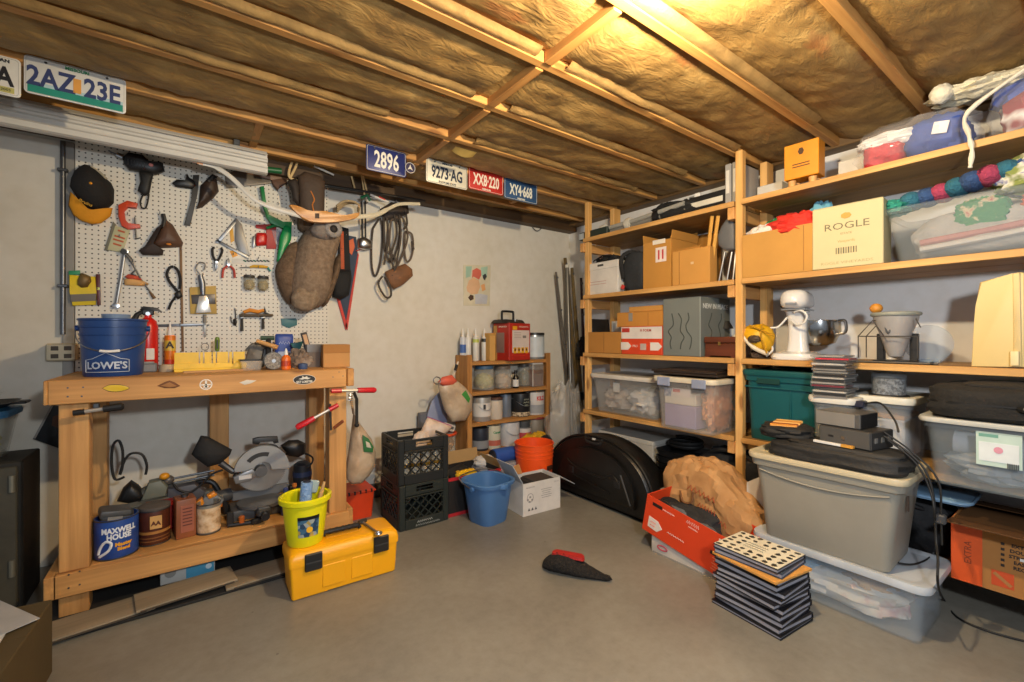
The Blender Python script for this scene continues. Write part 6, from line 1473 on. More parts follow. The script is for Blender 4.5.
# ================================================================ fishing rods and bag in the corner
t0 = None
for i, (p0, p1, lb, m, r) in enumerate((((556,272),(578,470),'greyish fishing rod leaning farthest left in the corner','#5d564f',.013), ((565,258),(584,470),'olive fishing rod with corky top in the corner','#5f4d2b',.021), ((572,268),(586,470),'olive brown fishing rod close to the shelf post','#665430',.019), ((581,278),(588,470),'dark reddish fishing rod right beside the shelf post','#41292a',.015))):
    Yr = 3.06-.05*i
    a1 = at(*p0, Y=Yr+.12); b1 = at(*p1, Y=Yr); b1.z = .0
    b1 = V((b1.x, b1.y, .0))
    t = thing('fishing_rod', lb, 'fishing rod', b1, group='fishing rods in the corner')
    d = a1-b1
    obj('blank', MB().tube([d*0, d*.6, d], [r*.8, r, r*.75], 8), mat(m, .45, var=.3, sc=30), t)
    obj('handle', MB().tube([d*.02, d*.22], r*1.5, 10), mat('#2b2a2c', .6), t)
    for k in (.45, .62, .8, .97): obj('guide', MB().ell(d*k+V((0, -.012, 0)), (.010,.012,.012), u=8, v=6), dsteel, t)
    if i == 2:
        obj('black_cover', MB().lump(d*.58+V((.0, -.07, 0)), (.07, .05, .12), .3, 3, 131), blackm, t)
        obj('reel', MB().lathe([(.0, -.04), (.035, -.035), (.04, 0), (.035, .035), (0, .04)], c=d*.35+V((-.05, -.04, 0)), n=18), mat('#17181b', .4), t)
        obj('reel_foot', MB().tube([d*.35, d*.35+V((-.05,-.04,0))], .012, 8), black, t)
t = thing('metal_pipe', 'grey metal tube leaning with the fishing rods', 'tube', (at(573, 440, Y=2.92).x, 2.92, 0))
a1 = at(567, 265, Y=3.1)-t.location
obj('tube', MB().tube([(0,0,0), a1], .017, 12), mat('#77756f', .35, .6), t); obj('cap', MB().tube([a1*.985, a1*1.0], .019, 12), mat('#d0ccc0', .5), t)
t = thing('plastic_sheet', 'crumpled clear plastic bag standing in the corner below the rods', 'bag', (2.72, 2.93, 0))
obj('bag', MB().lump((0, 0, .36), (.20, .12, .40), .28, 3, 15, flat=0), mat('#cfccc6', .25, var=.1, alpha=.30, bump=.5, bsc=12), t)
# ================================================================ the pine shelving on the right
FX0, FX1 = 2.60, 2.69; BX0, BX1 = 2.90, 2.99; DX = 3.075
Z1, Z2, Z3, Z4, Z5 = 1.985, 1.525, 1.062, .605, .18
t = thing('pine_shelving', 'tall pine shelving built from posts and boards along the right wall', 'shelving', (2.85, 1.3, 0)); O = t.location
pz2 = wood('#cf9a52', '#e8bb78', 'z'); px2 = wood('#bb8446', '#d8a566', 'x'); py2 = wood('#83602f', '#a98148', 'y')
def sh_(name, x0, x1, y0, y1, z0, z1, m): return obj(name, MB().box((0, 0, 0), (x1-x0, y1-y0, z1-z0), bev=.003), m, t, ((x0+x1)/2-O.x, (y0+y1)/2-O.y, (z0+z1)/2))
for y_ in (2.555, 1.325, .085):
    sh_('post', FX0, FX0+.042, y_-.021, y_+.021, 0, 2.277, pz2); sh_('post', BX0, BX1, y_-.021, y_+.021, 0, 2.277, pz2)
    for z_ in (Z1, Z2, Z3, Z4, Z5): sh_('cleat', FX0-.012, BX1+.02, y_+.0215, y_+.062, z_-.105, z_-.034, px2)
for z_ in (Z1, Z2, Z3, Z4, Z5):
    for (ya, yb) in ((1.347, 2.58), (.107, 1.303), (-.35, .063)):
        lo = z_ == Z5 and ya < 1
        sh_('shelf_board', 2.66 if lo else FX0-.012, 2.83, ya, yb, z_-.032, z_, py2); sh_('shelf_board', 2.834, DX, ya, yb, z_-.032, z_, py2)
        if not lo: sh_('front_edge', FX0-.016, FX0-.0121, ya, yb, z_-.032, z_-.001, wood('#b98646', '#d6a866', 'y'))
QR = -PI/2
def scart(label, px, X, d, m, zb, h=None, name='cardboard_box', cat='box', rz=0, group=None, **k):
    cy, cz, w, hh = sr(*px, X=X)
    return carton(name, label, cat, w, d, h or hh, m, (X+d/2, cy, zb+.0005), QR+rz, group=group, **k), w, (h or hh)
# ---------- top shelf, left bay
t, w, h = scart('flat black case with pale end at the left end of the top shelf', (579,222,607,234), 2.62, .30, mat('#23302b', .5), Z1, .06, 'video_case', 'case')
obj('end_panel', MB().box((-w/2+.03, -.1505, .03), (.05, .003, .05)), mat('#aab0b2', .5), t)
t = thing('tripod', 'long grey and brown bundle of tripod legs along the top shelf', 'tripod', (2.67, 2.13, Z1+.0005))
pA = at(612, 238, X=2.70); pB = at(690, 205, X=2.70)
for k, (dy, dz, r, m) in enumerate(((.0, .02, .018, '#7a7872'), (.02, .055, .014, '#2c2a28'), (-.02, .05, .016, '#9a9890'), (.03, .03, .015, '#5a4632'))):
    obj('tube', MB().tube([(dy, .40, dz), (dy*.5, .0, dz+.01), (dy, -.42, dz+.035)], r, 10), mat(m, .45), t)
for y_ in (.3, .05, -.2): obj('band', MB().lathe([(.045, -.02), (.048, 0), (.045, .02)], c=(0, y_, .048), n=14, M=Matrix.Rotation(PI/2, 4, 'X')), mat('#c7c2b4', .5) if y_ > 0 else black, t)
t = thing('fabric_bag', 'flattened black cloth bag on the top shelf left of the keyboard', 'bag', (2.78, 1.77, Z1+.0005))
obj('bag', MB().lump((0, 0, .05), (.13, .22, .085), .3, 3, 21, flat=0), blackm, t)
obj('fold', MB().lump((-.06, .10, .10), (.07, .13, .035), .3, 3, 22), blackm, t)
cy, cz, w, h = sr(690, 188, 722, 212, X=2.66)
t = thing('video_player', 'black video player with white striped front on the top shelf', 'video player', (2.80, cy, Z1+.0005), QR)
obj('case', MB().box((0, 0, .065), (w*1.2, .26, .10), bev=.006), black, t); obj('front_strip', MB().box((-.0, -.132, .06), (w*1.0, .006, .035), bev=.002), mat('#cfcabb', .5), t)
for s_ in (-1, 1): obj('foot', MB().box((s_*w*.4, 0, .008), (.03, .2, .016), bev=.002), black, t)
obj('vent', MB().box((-.02, -.0, .118), (w*.8, .2, .006), bev=.002), mat('#3a3a3a', .5), t)
t2 = thing('white_plug', 'white plug and cable lying on the black video player', 'plug', (2.74, cy+.10, Z1+.122))
obj('plug', MB().box((0, 0, .018), (.035, .04, .034), bev=.005), white, t2); obj('cable', MB().tube(smoothpts([(0,.02,.02),(.03,.08,.03),(.08,.05,.02),(.10,-.04,.01)], 4), .005, 6), lgrey, t2)
cy, cz, w, h = sr(724, 172, 737, 208, X=2.64)
for s_, lb in ((-.022, 'left one of two upright silver grey binders against the middle shelf post'), (.022, 'right one of two upright silver grey binders, touching the middle shelf post')):
    t = thing('ring_binder', lb, 'binder', (2.80, cy+.01-s_, Z1+.0005), QR, group='binders on the top shelf')
    obj('cover', MB().box((0, 0, .13), (.036, .26, .26), bev=.003), mat('#9c9a96', .4), t); obj('spine_label', MB().box((0, -.1315, .15), (.02, .003, .14)), mat('#d3d0c8', .5), t)
# ---------- top shelf, right bay
cy, cz, w, h = sr(783, 141, 817, 182, X=2.62)
t = thing('orange_box', 'bright orange yellow box on two short wooden legs on the top shelf', 'box', (2.68, cy, Z1+.0005), QR+.06)
ob = mat('#d98a16', .5)
obj('box', MB().box((0, 0, .04+h*.47), (w, .10, h*.86), bev=.003), ob, t)
for s_ in (-1, 1):
    for y_ in (-.03, .03): obj('leg', MB().cyl((s_*w*.3, y_, 0), (s_*w*.3, y_, .042), .017, .02, 14), wood('#c08a4a', '#dba868', 'z'), t)
obj('crest', MB().lathe([(.014, .0), (.014, .002)], c=(.0, -.0505, .04+h*.68), n=6, M=Matrix.Rotation(PI/2, 4, 'X'), sx=1, sy=1.4), mat('#4a2f14', .6), t)
for i in range(2): obj('print_line', MB().box((0, -.051, .04+h*.38-.014*i), (w*.5, .002, .005)), mat('#4a2f14', .6), t)
for lb, px, X_, m in (('white box behind the orange box, left part of the right top shelf', (757,178,782,200), 2.86, '#cfcbc2'), ('white box between the orange box and the bagged quilts', (838,150,868,178), 2.80, '#c9c4b8')):
    t, w, h = scart(lb, px, X_, .18, mat(m, .6), Z1, .13, 'white_carton', 'box'); obj('print', MB().box((0, -.0905, .06), (w*.4, .002, .01)), mat('#9a9790', .6), t)
clr = mat('#e6e9ee', .08, var=.03, alpha=.13, bump=.6, bsc=9)
quilt = patch('red_white_blue_quilt', [(0, '#27408a'), (.34, '#27408a'), (.42, '#e2dfdc'), (.52, '#e2dfdc'), (.58, '#b8232e'), (.8, '#8e1822')], 3.4, .8, bump=.4, detail=1.5)
t = thing('quilt_bag', 'clear plastic bag of red white and blue bedding on the top shelf', 'bag', (2.74, .575, Z1+.0005))
def wbag(y, z, r, sd): return MB().lump((0, y, z), r, .16, 2.4, sd, flat=0, p=3)
obj('bedding', wbag(.10, .075, (.11, .085, .08), 31), mat('#b81f2a', .8, var=.25, bump=.3), t)
obj('white_stripe', MB().lump((-.05, .07, .125), (.07, .12, .03), .25, 3, 32, p=3), mat('#dcd9d6', .8), t)
obj('bedding', wbag(-.08, .09, (.115, .11, .09), 37), mat('#23418f', .8, var=.3), t)
obj('plastic', MB().lump((0, -.0, .10), (.14, .21, .105), .12, 4, 33, flat=0, p=3), clr, t)
obj('tag', MB().box((-.128, -.11, .10), (.004, .05, .05), rot=(.2, 0, 0)), mat('#cfccd0', .5), t)
t = thing('quilt_bag', 'clear plastic bag with dark red plaid bedding at the far right of the top shelf', 'bag', (2.78, .14, Z1+.0005))
obj('bedding', wbag(.0, .10, (.13, .16, .10), 41), patch('plaid_bedding', [(0, '#6a1820'), (.45, '#8a2028'), (.52, '#d8d5d4'), (.58, '#7a1a22'), (.8, '#5a141c')], 6, .8, detail=1.5), t)
obj('blue_fold', wbag(.02, .19, (.12, .16, .05), 43), mat('#2b4596', .8, var=.3), t)
obj('plastic', MB().lump((0, 0, .125), (.165, .20, .13), .10, 4, 44, flat=0, p=3), clr, t)
t = thing('cream_scarf', 'cream knitted scarf and cord draped between the bagged quilts', 'scarf', (2.74, .30, Z1+.20))
obj('scarf', MB().lump((0, .06, .06), (.10, .15, .035), .3, 3, 47), mat('#cfc7ad', .9, var=.12, bump=.5), t)
obj('roll', MB().lump((-.08, .17, .06), (.045, .04, .04), .1, 3, 48), mat('#d6cfba', .9, bump=.5), t)
pc = [at(968, 112, X=2.585), at(969, 135, X=2.57), at(972, 150, X=2.57), at(970, 168, X=2.57)]
cord = [(-.08, -.06, .04), (-.14, -.08, .03), tuple(pc[0]-t.location), tuple(pc[1]-t.location), tuple(pc[2]-t.location), tuple(pc[3]-t.location)]
obj('cord', MB().tube(smoothpts(cord, 5), [.008+.002*math.sin(i*1.5) for i in range(26)], 8), mat('#cfc9b8', .9, bump=.5), t)
# ---------- second shelf, left bay
t, w, h = scart('white banker box with hand hole at the left of the second shelf', (585,264,618,293), 2.62, .30, mat('#cfcbc4', .55), Z2, .25, 'file_box', 'box')
obj('lid_edge', MB().box((0, 0, .222), (w+.008, .308, .055), bev=.003), mat('#d3cfc8', .55), t); obj('hand_hole', MB().box((0, -.155, .225), (.06, .004, .016), bev=.001), mat('#4a4844', .6), t)
for i in range(2): obj('print_line', MB().box((-.03, -.151, .10-.02*i), (w*.5, .002, .004)), mat('#b58a84', .6), t)
t2 = thing('clothes_heap', 'dark hangers and cloth lying on the white banker box', 'clothes', (2.74, t.location.y, Z2+.251))
obj('cloth', MB().lump((0, 0, .025), (.10, .11, .035), .35, 4, 51, flat=0), blackm, t2); obj('hanger', MB().tube([(-.10,.10,.02), (-.10,.0,.055), (-.10,-.09,.045)], .006, 6), black, t2)
obj('pink_cloth', MB().lump((-.02, .03, .045), (.06, .05, .03), .3, 3, 52), mat('#c49a86', .8), t2)
cy, cz, w, h = sr(618, 253, 642, 291, X=2.60)
t = thing('messenger_bag', 'black fabric bag between banker box and tall cardboard box', 'bag', (2.72, cy-.005, Z2+.0005))
obj('bag', MB().lump((0, 0, .14), (.10, w*.5, .15), .10, 3, 55, flat=0, p=4), mat('#23262a', .8, bump=.3), t)
obj('strap', MB().tube(smoothpts([(-.08,.09,.10),(-.10,.10,.24),(-.06,.06,.295),(-.02,-.0,.28)], 4), .016, 8), blackm, t); obj('red_tag', MB().box((-.10, .085, .035), (.006, .03, .03), rot=(.5, 0, 0)), mat('#c23a34', .6), t)
t, w, h = scart('tall cardboard box with red double bar label on the second shelf', (643,240,671,287), 2.62, .32, card('#b8843f'), Z2, None, top='open', fl=.25, angs=(None, 80, 88, 85))
lab = obj('label', MB().box((.035, -.1605, h*.70), (.085, .002, .10)), mat('#e0d3cc', .5), t)
for s_ in (-.016, .016): obj('red_bar', MB().box((.035+s_, -.162, h*.70), (.012, .002, .065)), mat('#b9383c', .5), lab)
obj('white_strip', MB().box((.02, -.161, h-.008), (.10, .004, .03)), mat('#d9d3c6', .5), t)
t, w, h = scart('cardboard box behind the pale carton, its open flaps up, on the second shelf', (672,258,700,285), 2.70, .26, card('#a87838'), Z2, .26, top='open', fl=.5, angs=(None, None, 86, 80))
cy, cz, w, h = sr(672, 248, 709, 283, X=2.60)
t = carton('cardboard_box', 'pale flat fronted cardboard carton right of the tall box', 'box', w, .09, h, card('#c08c48'), (2.648, cy, Z2+.0005), QR+.03)
obj('seam', MB().box((-w*.30, -.0455, h/2), (.004, .002, h-.01)), mat('#8f652f', .7), t); obj('scuff', MB().box((w*.05, -.0455, h*.6), (.02, .001, .015)), mat('#d3b58a', .7), t)
t = thing('wooden_easel', 'folded yellow pine easel leaning on the second shelf beside the stool', 'easel', (2.66, at(712, 250, X=2.66).y, Z2+.0005))
for (a_, b2) in (((704,280),(712,216)), ((709,279),(718,216))):
    A1 = at(*a_, X=2.66)-t.location; B1 = at(*b2, X=2.66)-t.location; A1.z = .008
    obj('leg', MB().tube([A1, B1], .013, 4), wood('#c08a2c', '#dda848', 'z'), t)
obj('crossbar', MB().tube([at(706, 262, X=2.67)-t.location, at(712, 262, X=2.67)-t.location], .010, 6), wood('#c08a2c', '#dda848', 'y'), t)
t = thing('folding_stool', 'grey seated stool with chrome legs folded against the shelf post', 'stool', (2.68, at(728, 250, X=2.66).y, Z2+.0005))
q = loc3([(722,226),(727,219),(735,218),(736,250),(725,251),(719,246),(718,236)], 'X', 2.66)
obj('seat', MB().puff(q, 'x', 2.66, .02, .025, off=t.location, pw=4), mat('#5d5e60', .6), t)
for a_, b2 in (((725,252),(719,279)), ((732,252),(727,279)), ((736,252),(733,278))):
    A1 = at(*a_, X=2.68)-t.location; B1 = at(*b2, X=2.68)-t.location; B1.z = .006
    obj('leg', MB().tube([A1, B1], .007, 8), steel, t)
# ---------- second shelf, right bay
t, w, h = scart('wide open cardboard box of folded clothes on the right second shelf', (742,231,815,277), 2.585, .36, card('#b98a48'), Z2, .245, top='open', fl=.3, angs=(None, None, 80, None))
obj('side_seam', MB().box((w*.36, -.1805, h/2), (.003, .002, h-.01)), mat('#94682f', .7), t); cb = t
for lb, dy, dx, dz, r, m, sd in (('bright red shirt folded on top of the open cardboard box', -.06, -.07, .0, (.11, .16, .075), mat('#cf2f22', .8, bump=.4), 61), ('white and red cloth at the left rim of the open box', .10, -.11, -.02, (.06, .09, .055), mat('#d8cfc6', .8, bump=.4), 62), ('green cloth at the back of the open box', .04, .07, .035, (.07, .15, .07), mat('#17803f', .8, bump=.4), 63), ('light blue cloth behind the red shirt', -.12, .09, .045, (.06, .07, .10), mat('#6fb0c8', .8, bump=.4), 64)):
    t = thing('folded_cloth', lb, 'cloth', (cb.location.x+dx, cb.location.y+dy, Z2+.006), group='clothes in the open box')
    zt = .255+dz
    obj('cloth', MB().lump((0, 0, zt), r, .3, 3, sd), m, t)
    obj('lower_fold', MB().box((0, 0, (zt-r[2]*.4)/2), (r[0]*1.2, r[1]*1.2, zt-r[2]*.4), bev=.02), m, t)
t, w, h = scart('cream wine carton with dark lettering and barcode on the second shelf', (812,208,882,271), 2.585, .15, mat('#c3b78c', .6, var=.04), Z2, None, 'wine_carton', 'box', rz=.05)
ik = mat('#6a6248', .6)
text('ROGLE', .047, ik, t, (-.0, -.0755, h*.66), sx=1.25); text('Vineyards', .018, mat('#a39358', .6), t, (0, -.0755, h*.42)); text('ROGLE VINEYARDS', .018, mat('#a3976c', .6), t, (0, -.0755, h*.08), sx=1.35); text('ESTATE', .014, mat('#8a7f58', .6), t, (0, -.0755, h*.54))
obj('gold_crest', MB().lathe([(.022, 0), (.022, .002)], c=(0, -.0755, h*.82), n=7, M=Matrix.Rotation(PI/2, 4, 'X'), sx=1, sy=.7), mat('#b98a2c', .5), t)
for i in range(9): obj('barcode', MB().box((-.04+.010*i, -.0755, h*.27), (.004+.002*(i % 2), .002, .03)), ik, t)
# clear bin helper
def bin_(name, label, cat, loc, rz, w, d, h, m, lidm=None, tap=.88, lidh=.035, group=None, handles=True, th=.005, lip=.012, latches=None):
    t = thing(name, label, cat, loc, rz, group)
    W = lambda k: (w*(tap+(1-tap)*k), d*(tap+(1-tap)*k))
    rings = [rr(*W(0), .03, 0), rr(W(.03)[0]+.004, W(.03)[1]+.004, .035, .012), rr(*W(.5), .04, h*.5), rr(*W(.88), .04, h*.88), rr(w+2*lip*.6, d+2*lip*.6, .045, h*.89), rr(w+2*lip, d+2*lip, .045, h), rr(w-2*th, d-2*th, .038, h), rr(W(.5)[0]-2*th, W(.5)[1]-2*th, .035, h*.5), rr(W(0)[0]-2*th, W(0)[1]-2*th, .03, .006)]
    obj('body', MB().loft(rings), m, t, ang=50)
    if lidm:
        q = lip+.006
        obj('lid', MB().loft([rr(w+2*q, d+2*q, .05, h-lidh*.3), rr(w+2*q+.006, d+2*q+.006, .05, h+lidh*.15), rr(w+2*q, d+2*q, .05, h+lidh*.55), rr(w-.01, d-.01, .05, h+lidh*.62), rr(w-.03, d-.03, .05, h+lidh*.4), rr(w-.06, d-.06, .04, h+lidh*.4)]), lidm, t, ang=50)
    if latches:
        for s_ in (-1, 1): obj('latch', MB().box((s_*w*.3, -d/2-lip-.010, h-.01), (.09, .012, .055), bev=.004), latches, t)
    return t
t = bin_('clear_bin', 'open clear bin of knitted blankets on the right second shelf', 'bin', (2.79, .295, Z2+.0005), QR, .72, .38, .245, clear('#98a2a8', .42, .2))
t2 = thing('knit_blanket', 'knitted blanket with orange and green granny squares inside the clear bin', 'blanket', (2.79, .295, Z2+.008))
knit = patch('granny_square_knit', [(0, '#3f7a4a'), (.25, '#b8432c'), (.4, '#d8cfc0'), (.6, '#b86f7a'), (.8, '#d9803a')], 9, .95, 'voronoi', bump=.4)
obj('blanket', MB().lump((0, 0, .10), (.15, .28, .095), .08, 3, 71, p=4), mat('#b9b4b0', .9, var=.2, bump=.4), t2)
for (y_, r_, m) in ((.05, .08, '#3f8a5a'), (-.16, .10, '#c9602c')):
    obj('square', MB().lump((-.135, y_, .165), (.02, r_, .06), .2, 8, 72, p=3), patch('square_'+m.lstrip('#'), [(.25, m), (.55, m), (.62, '#d8c8a8'), (.75, '#b8404a')], 18, .95, bump=.6), t2)
for z_ in (.06, .09): obj('strip', MB().tube([(-.15, .24, z_-.02), (-.152, 0, z_), (-.15, -.25, z_+.03)], .014, 6), mat('#d9d2cc' if z_ < .08 else '#c78a84', .9), t2)
t2 = thing('folded_afghan', 'blue and red striped afghan on top of the clear bin', 'blanket', (2.72, .38, Z2+.248))
for i in range(9): obj('stripe', MB().lump((.02*math.sin(i), .20-.05*i, .040+.012*i*.7), (.075, .045, .042), .07, 5, 140+i), mat(('#2f6a80', '#34507e', '#a8405e')[i % 3], .95, bump=.8, bsc=120), t2)
obj('teal_corner', MB().lump((-.02, .26, .02), (.06, .07, .035), .3, 4, 75), mat('#2a8a7a', .9, bump=.5), t2)
t2 = thing('folded_afghan', 'green afghan with white and blue flowers at the right end of the clear bin', 'blanket', (2.76, .10, Z2+.248))
obj('afghan', MB().lump((0, .02, .07), (.12, .20, .08), .25, 4, 76, p=3), patch('green_flower_knit', [(0, '#6b7a3a'), (.45, '#7f8a4a'), (.56, '#d8d6c8'), (.62, '#3f4a9a'), (.7, '#7f8a4a')], 11, .95, bump=.6), t2)
obj('orange_patch', MB().lump((-.09, -.12, .07), (.05, .07, .05), .3, 4, 77), mat('#d9642c', .9, bump=.5), t2)
# ---------- third shelf, left bay
t = thing('black_binder', 'black binder standing tilted at the left of the third shelf', 'binder', (2.80, at(600, 325, X=2.80).y, Z3+.0005))
obj('cover', MB().box((0, 0, .14), (.22, .035, .27), rot=(-.12, 0, 0), bev=.004), black, t); obj('spine', MB().box((-.111, 0, .14), (.004, .022, .2), rot=(-.12, 0, 0)), mat('#3a3d44', .5), t)
t, w, h = scart('low cardboard box with centre seam at the left of the third shelf', (588,332,621,353), 2.60, .22, card('#b07c3e'), Z3, None)
obj('seam', MB().box((.0, -.1105, h/2), (.003, .002, h-.008)), mat('#80592b', .7), t); lowz = Z3+h+.0025; ly = t.location.y
t, w, h = scart('red and white product box in the middle of the third shelf', (621.5,328,662,356), 2.59, .24, mat('#d2431f', .5), Z3, None, 'product_box', 'box')
rwz = Z3+h+.0025
obj('white_band', MB().box((0, -.1205, h*.78), (w, .003, h*.42)), mat('#d8d2cc', .5), t); obj('red_strip', MB().box((-w*.38, -.122, h*.88), (w*.2, .003, .03)), mat('#b8342a', .5), t); text('H FORM', .026, mat('#a8443a', .5), t, (w*.12, -.1225, h*.86), bold=.0005)
for x_ in (-w*.38, w*.36): obj('arrow_tag', MB().prism([(x_-.045,h*.16),(x_+.02,h*.16),(x_+.05,h*.30),(x_+.02,h*.44),(x_-.045,h*.44)], 'y', -.1225, -.1205), mat('#dcd6d0', .5), t)
obj('panel', MB().box((w*.06, -.1215, h*.28), (.05, .002, .045)), mat('#b9a8a0', .5), t)
text('PRO', .024, mat('#e0d8d0', .5), t, (-w*.14, -.1215, h*.3))
t = carton('shipping_box', 'white and blue printed box standing behind the taped carton', 'box', .12, .16, .255, mat('#cdd0d4', .5), (2.93, at(617, 318, X=2.85).y, Z3+.0005), QR)
obj('blue_print', MB().box((-.03, -.0805, .16), (.03, .002, .16)), mat('#8a9ab5', .5), t)
cy, cz, w, h = sr(616, 309, 662, 327, X=2.60)
t = carton('cardboard_box', 'cardboard carton with grey tape on the red and white box', 'box', w, .22, .105, card('#b9823e'), (2.72, cy, max(rwz, lowz)), QR)
obj('grey_tape', MB().box((-w*.18, -.1105, .07), (.035, .003, .06)), mat('#8a8680', .5), t); obj('corner_seam', MB().box((w*.2, -.1105, .05), (.003, .002, .09)), mat('#8a6030', .7), t)
t = carton('cardboard_box', 'shallow cardboard lid box, topmost of the stack on the third shelf', 'box', w*.72, .20, .035, card('#c08c48'), (2.73, cy-.04, max(rwz, lowz)+.1085), QR)
t, w, h = scart('large grey carton with dark brush drawings on the third shelf', (663,299,700,357), 2.585, .36, mat('#6d7370', .55, var=.04), Z3, None, 'grey_carton', 'box', rz=.0)
xw = sr(663, 299, 697, 357, X=2.585)
obj('side_edge', MB().box((w/2+.0005, -.178, h/2), (.003, .006, h)), mat('#9aa09c', .5), t)
text('NEW IN PEACE', .044, mat('#d3d6d2', .5), t, (w/2+.001, .0, h*.85), rot=(PI/2, 0, PI/2), bold=.0008)
dk = mat('#3d4340', .55)
def scrib(x0, y_, seed, n_=7, face='f', nm='brush_drawing'):
    r_ = random.Random(seed); P = []
    for i in range(n_): P.append((x0+r_.uniform(-.028, .028), y_, h*.12+h*.62*i/(n_-1)))
    P = smoothpts(P, 4)
    if face == 's': P = [(w/2+.001, p[0], p[2]) for p in P]
    obj(nm, MB().tube(P, .0032, 5), dk, t)
for i, x_ in enumerate((-.075, .0, .065)): scrib(x_, -.181, 10+i)
for i, x_ in enumerate((-.07, .05)): scrib(x_, 0, 20+i, face='s')
cy, cz, w, h = sr(704, 335, 735, 356, X=2.60)
t = thing('wooden_chest', 'small dark brown wooden chest beside the grey carton', 'chest', (2.70, max(cy, 1.347+w/2-.04), Z3+.0005), QR)
wd = wood('#4a2416', '#6b3823', 'x', .4, False)
obj('box', MB().box((0, 0, h*.36), (w, .18, h*.6), bev=.003), wd, t); obj('lid', MB().box((0, 0, h*.83), (w+.012, .19, h*.3), bev=.006), wd, t); obj('clasp', MB().box((0, -.097, h*.66), (.015, .005, .02)), mat('#a98a4a', .4, .8), t)
for s_ in (-1, 1): obj('foot', MB().box((s_*w*.42, 0, .006), (.03, .18, .012)), wd, t)
t = thing('desk_lamp', 'dark bent lamp arm rising behind the wooden chest', 'lamp', (2.92, at(722, 330, X=2.92).y+.02, Z3+.0005))
obj('base', MB().lathe([(.05, 0), (.05, .01), (.03, .018)], n=20), black, t); obj('arm', MB().tube(smoothpts([(0,0,.01),(.0,.03,.15),(-.01,.02,.20),(-.02,-.04,.225)], 4), .009, 8), black, t); obj('shade', MB().lathe([(.045, 0), (.02, .05)], c=(-.02, -.06, .18), n=18), mat('#2b2a2c', .5), t)
t = thing('white_jar', 'small white canister behind the wooden chest near the post', 'canister', (2.95, 1.45, Z3+.0005)); obj('canister', MB().lathe([(.04, 0), (.042, .01), (.042, .15), (.03, .16)], n=20), wht, t); obj('lid', MB().lathe([(.032, .158), (.032, .18)], n=18), mat('#c9c6c0', .5), t)
# ---------- third shelf, right bay
cy, cz, w, h = sr(742, 322, 776, 357, X=2.70)
t = thing('rain_hat', 'yellow and white crumpled rain hat at the left of the mixer', 'hat', (2.70, cy, Z3+.0005))
hy = mat('#d9a514', .5, var=.12)
P_ = lambda *p: zz(730, 260, 4.869, *p)
q = loc3(P_((50,345),(95,318),(160,310),(200,330),(218,370),(205,430),(180,455),(120,430),(80,395)), 'X', 2.70)
obj('crown', MB().puff(q, 'x', 2.70, .09, .06, off=t.location), hy, t, ang=60)
obj('brim', MB().tube([p-t.location for p in loc3(smoothpts(P_((25,375),(50,350),(75,385),(120,430),(185,458)), 4), 'X', 2.63)], .012, 8), mat('#d9cfba', .6), t)
obj('dark_patch', MB().lump(at(*P_((118,385))[0], X=2.615)-t.location, (.02, .035, .022), .2, 4, 81), mat('#4a3a2a', .6), t)
for pp in (((160,310),(150,370),(180,455)), ((95,318),(150,340),(218,370))): obj('seam', MB().tube([p-t.location for p in loc3(smoothpts(P_(*pp), 3), 'X', 2.615)], .005, 6), mat('#b0800e', .6), t)
obj('base_fold', MB().lump((.02, .0, .02), (.06, .05, .03), .2, 3, 82, flat=0), mat('#5a4a3a', .7), t)
# stand mixer
cy, cz, w, h = sr(774, 286, 815, 357, X=2.72)
t = thing('stand_mixer', 'white stand mixer with steel bowl on the third shelf', 'stand mixer', (2.76, cy, Z3+.0005), QR+.15)
ww = mat('#d9d8d6', .25, var=.03, coat=.4)
k = h/.37
def S(*p): return tuple(c*k for c in p)
obj('base', MB().loft([rr(.19*k,.27*k,.05*k,0), rr(.195*k,.275*k,.05*k,.012*k), rr(.18*k,.26*k,.05*k,.03*k), rr(.12*k,.18*k,.04*k,.04*k)]), ww, t)
obj('column', MB().loft([rr(.10*k,.10*k,.03*k,.03*k,4,0,.02*k), rr(.085*k,.085*k,.03*k,.10*k,4,0,.02*k), rr(.085*k,.09*k,.03*k,.20*k,4,0,.02*k), rr(.10*k,.12*k,.03*k,.25*k,4,0,.02*k)]), ww, t)
rings = []
for i in range(13):
    u = i/12; y_ = -.115+.30*u; s_ = max(.25, (1-abs(2*u-1)**5)**.5*(1-.22*u))
    ring = []
    for q in range(24):
        a_ = 2*PI*q/24; ca, sa_ = math.cos(a_), math.sin(a_); e = (abs(ca)**3+abs(sa_)**3)**(-1/3)
        ring.append(V((.068*k*s_*ca*e, y_*k, (.305+(.062 if sa_ > 0 else .05)*s_*sa_*e)*k)))
    rings.append(ring)
obj('motor_head', MB().loft(rings), ww, t, ang=60)
obj('trim_band', MB().box(S(0,.015,.258), S(.112,.19,.008), bev=.002), steel, t)
obj('name_plate', MB().box(S(0,-.112,.285), S(.05,.008,.012), bev=.001), steel, t)
obj('bowl', MB().lathe([(.045*k, .085*k), (.075*k, .10*k), (.10*k, .16*k), (.098*k, .215*k), (.101*k, .218*k), (.095*k, .215*k), (.07*k, .103*k), (0, .095*k)], c=S(.075, .10, -.015), n=32), mat('#a9aaa9', .18, 1), t)
obj('bowl_handle', MB().tube(smoothpts([S(.17,.06,.20),S(.20,.04,.195),S(.20,.045,.14),S(.155,.06,.13)], 4), .007*k, 8), steel, t)
obj('bowl_arm', MB().tube([S(.03,.03,.14), S(.10,.02,.15)], .016*k, 10), ww, t); obj('bowl_arm', MB().tube([S(-.03,.05,.14), S(.0,.16,.15)], .016*k, 10), ww, t)
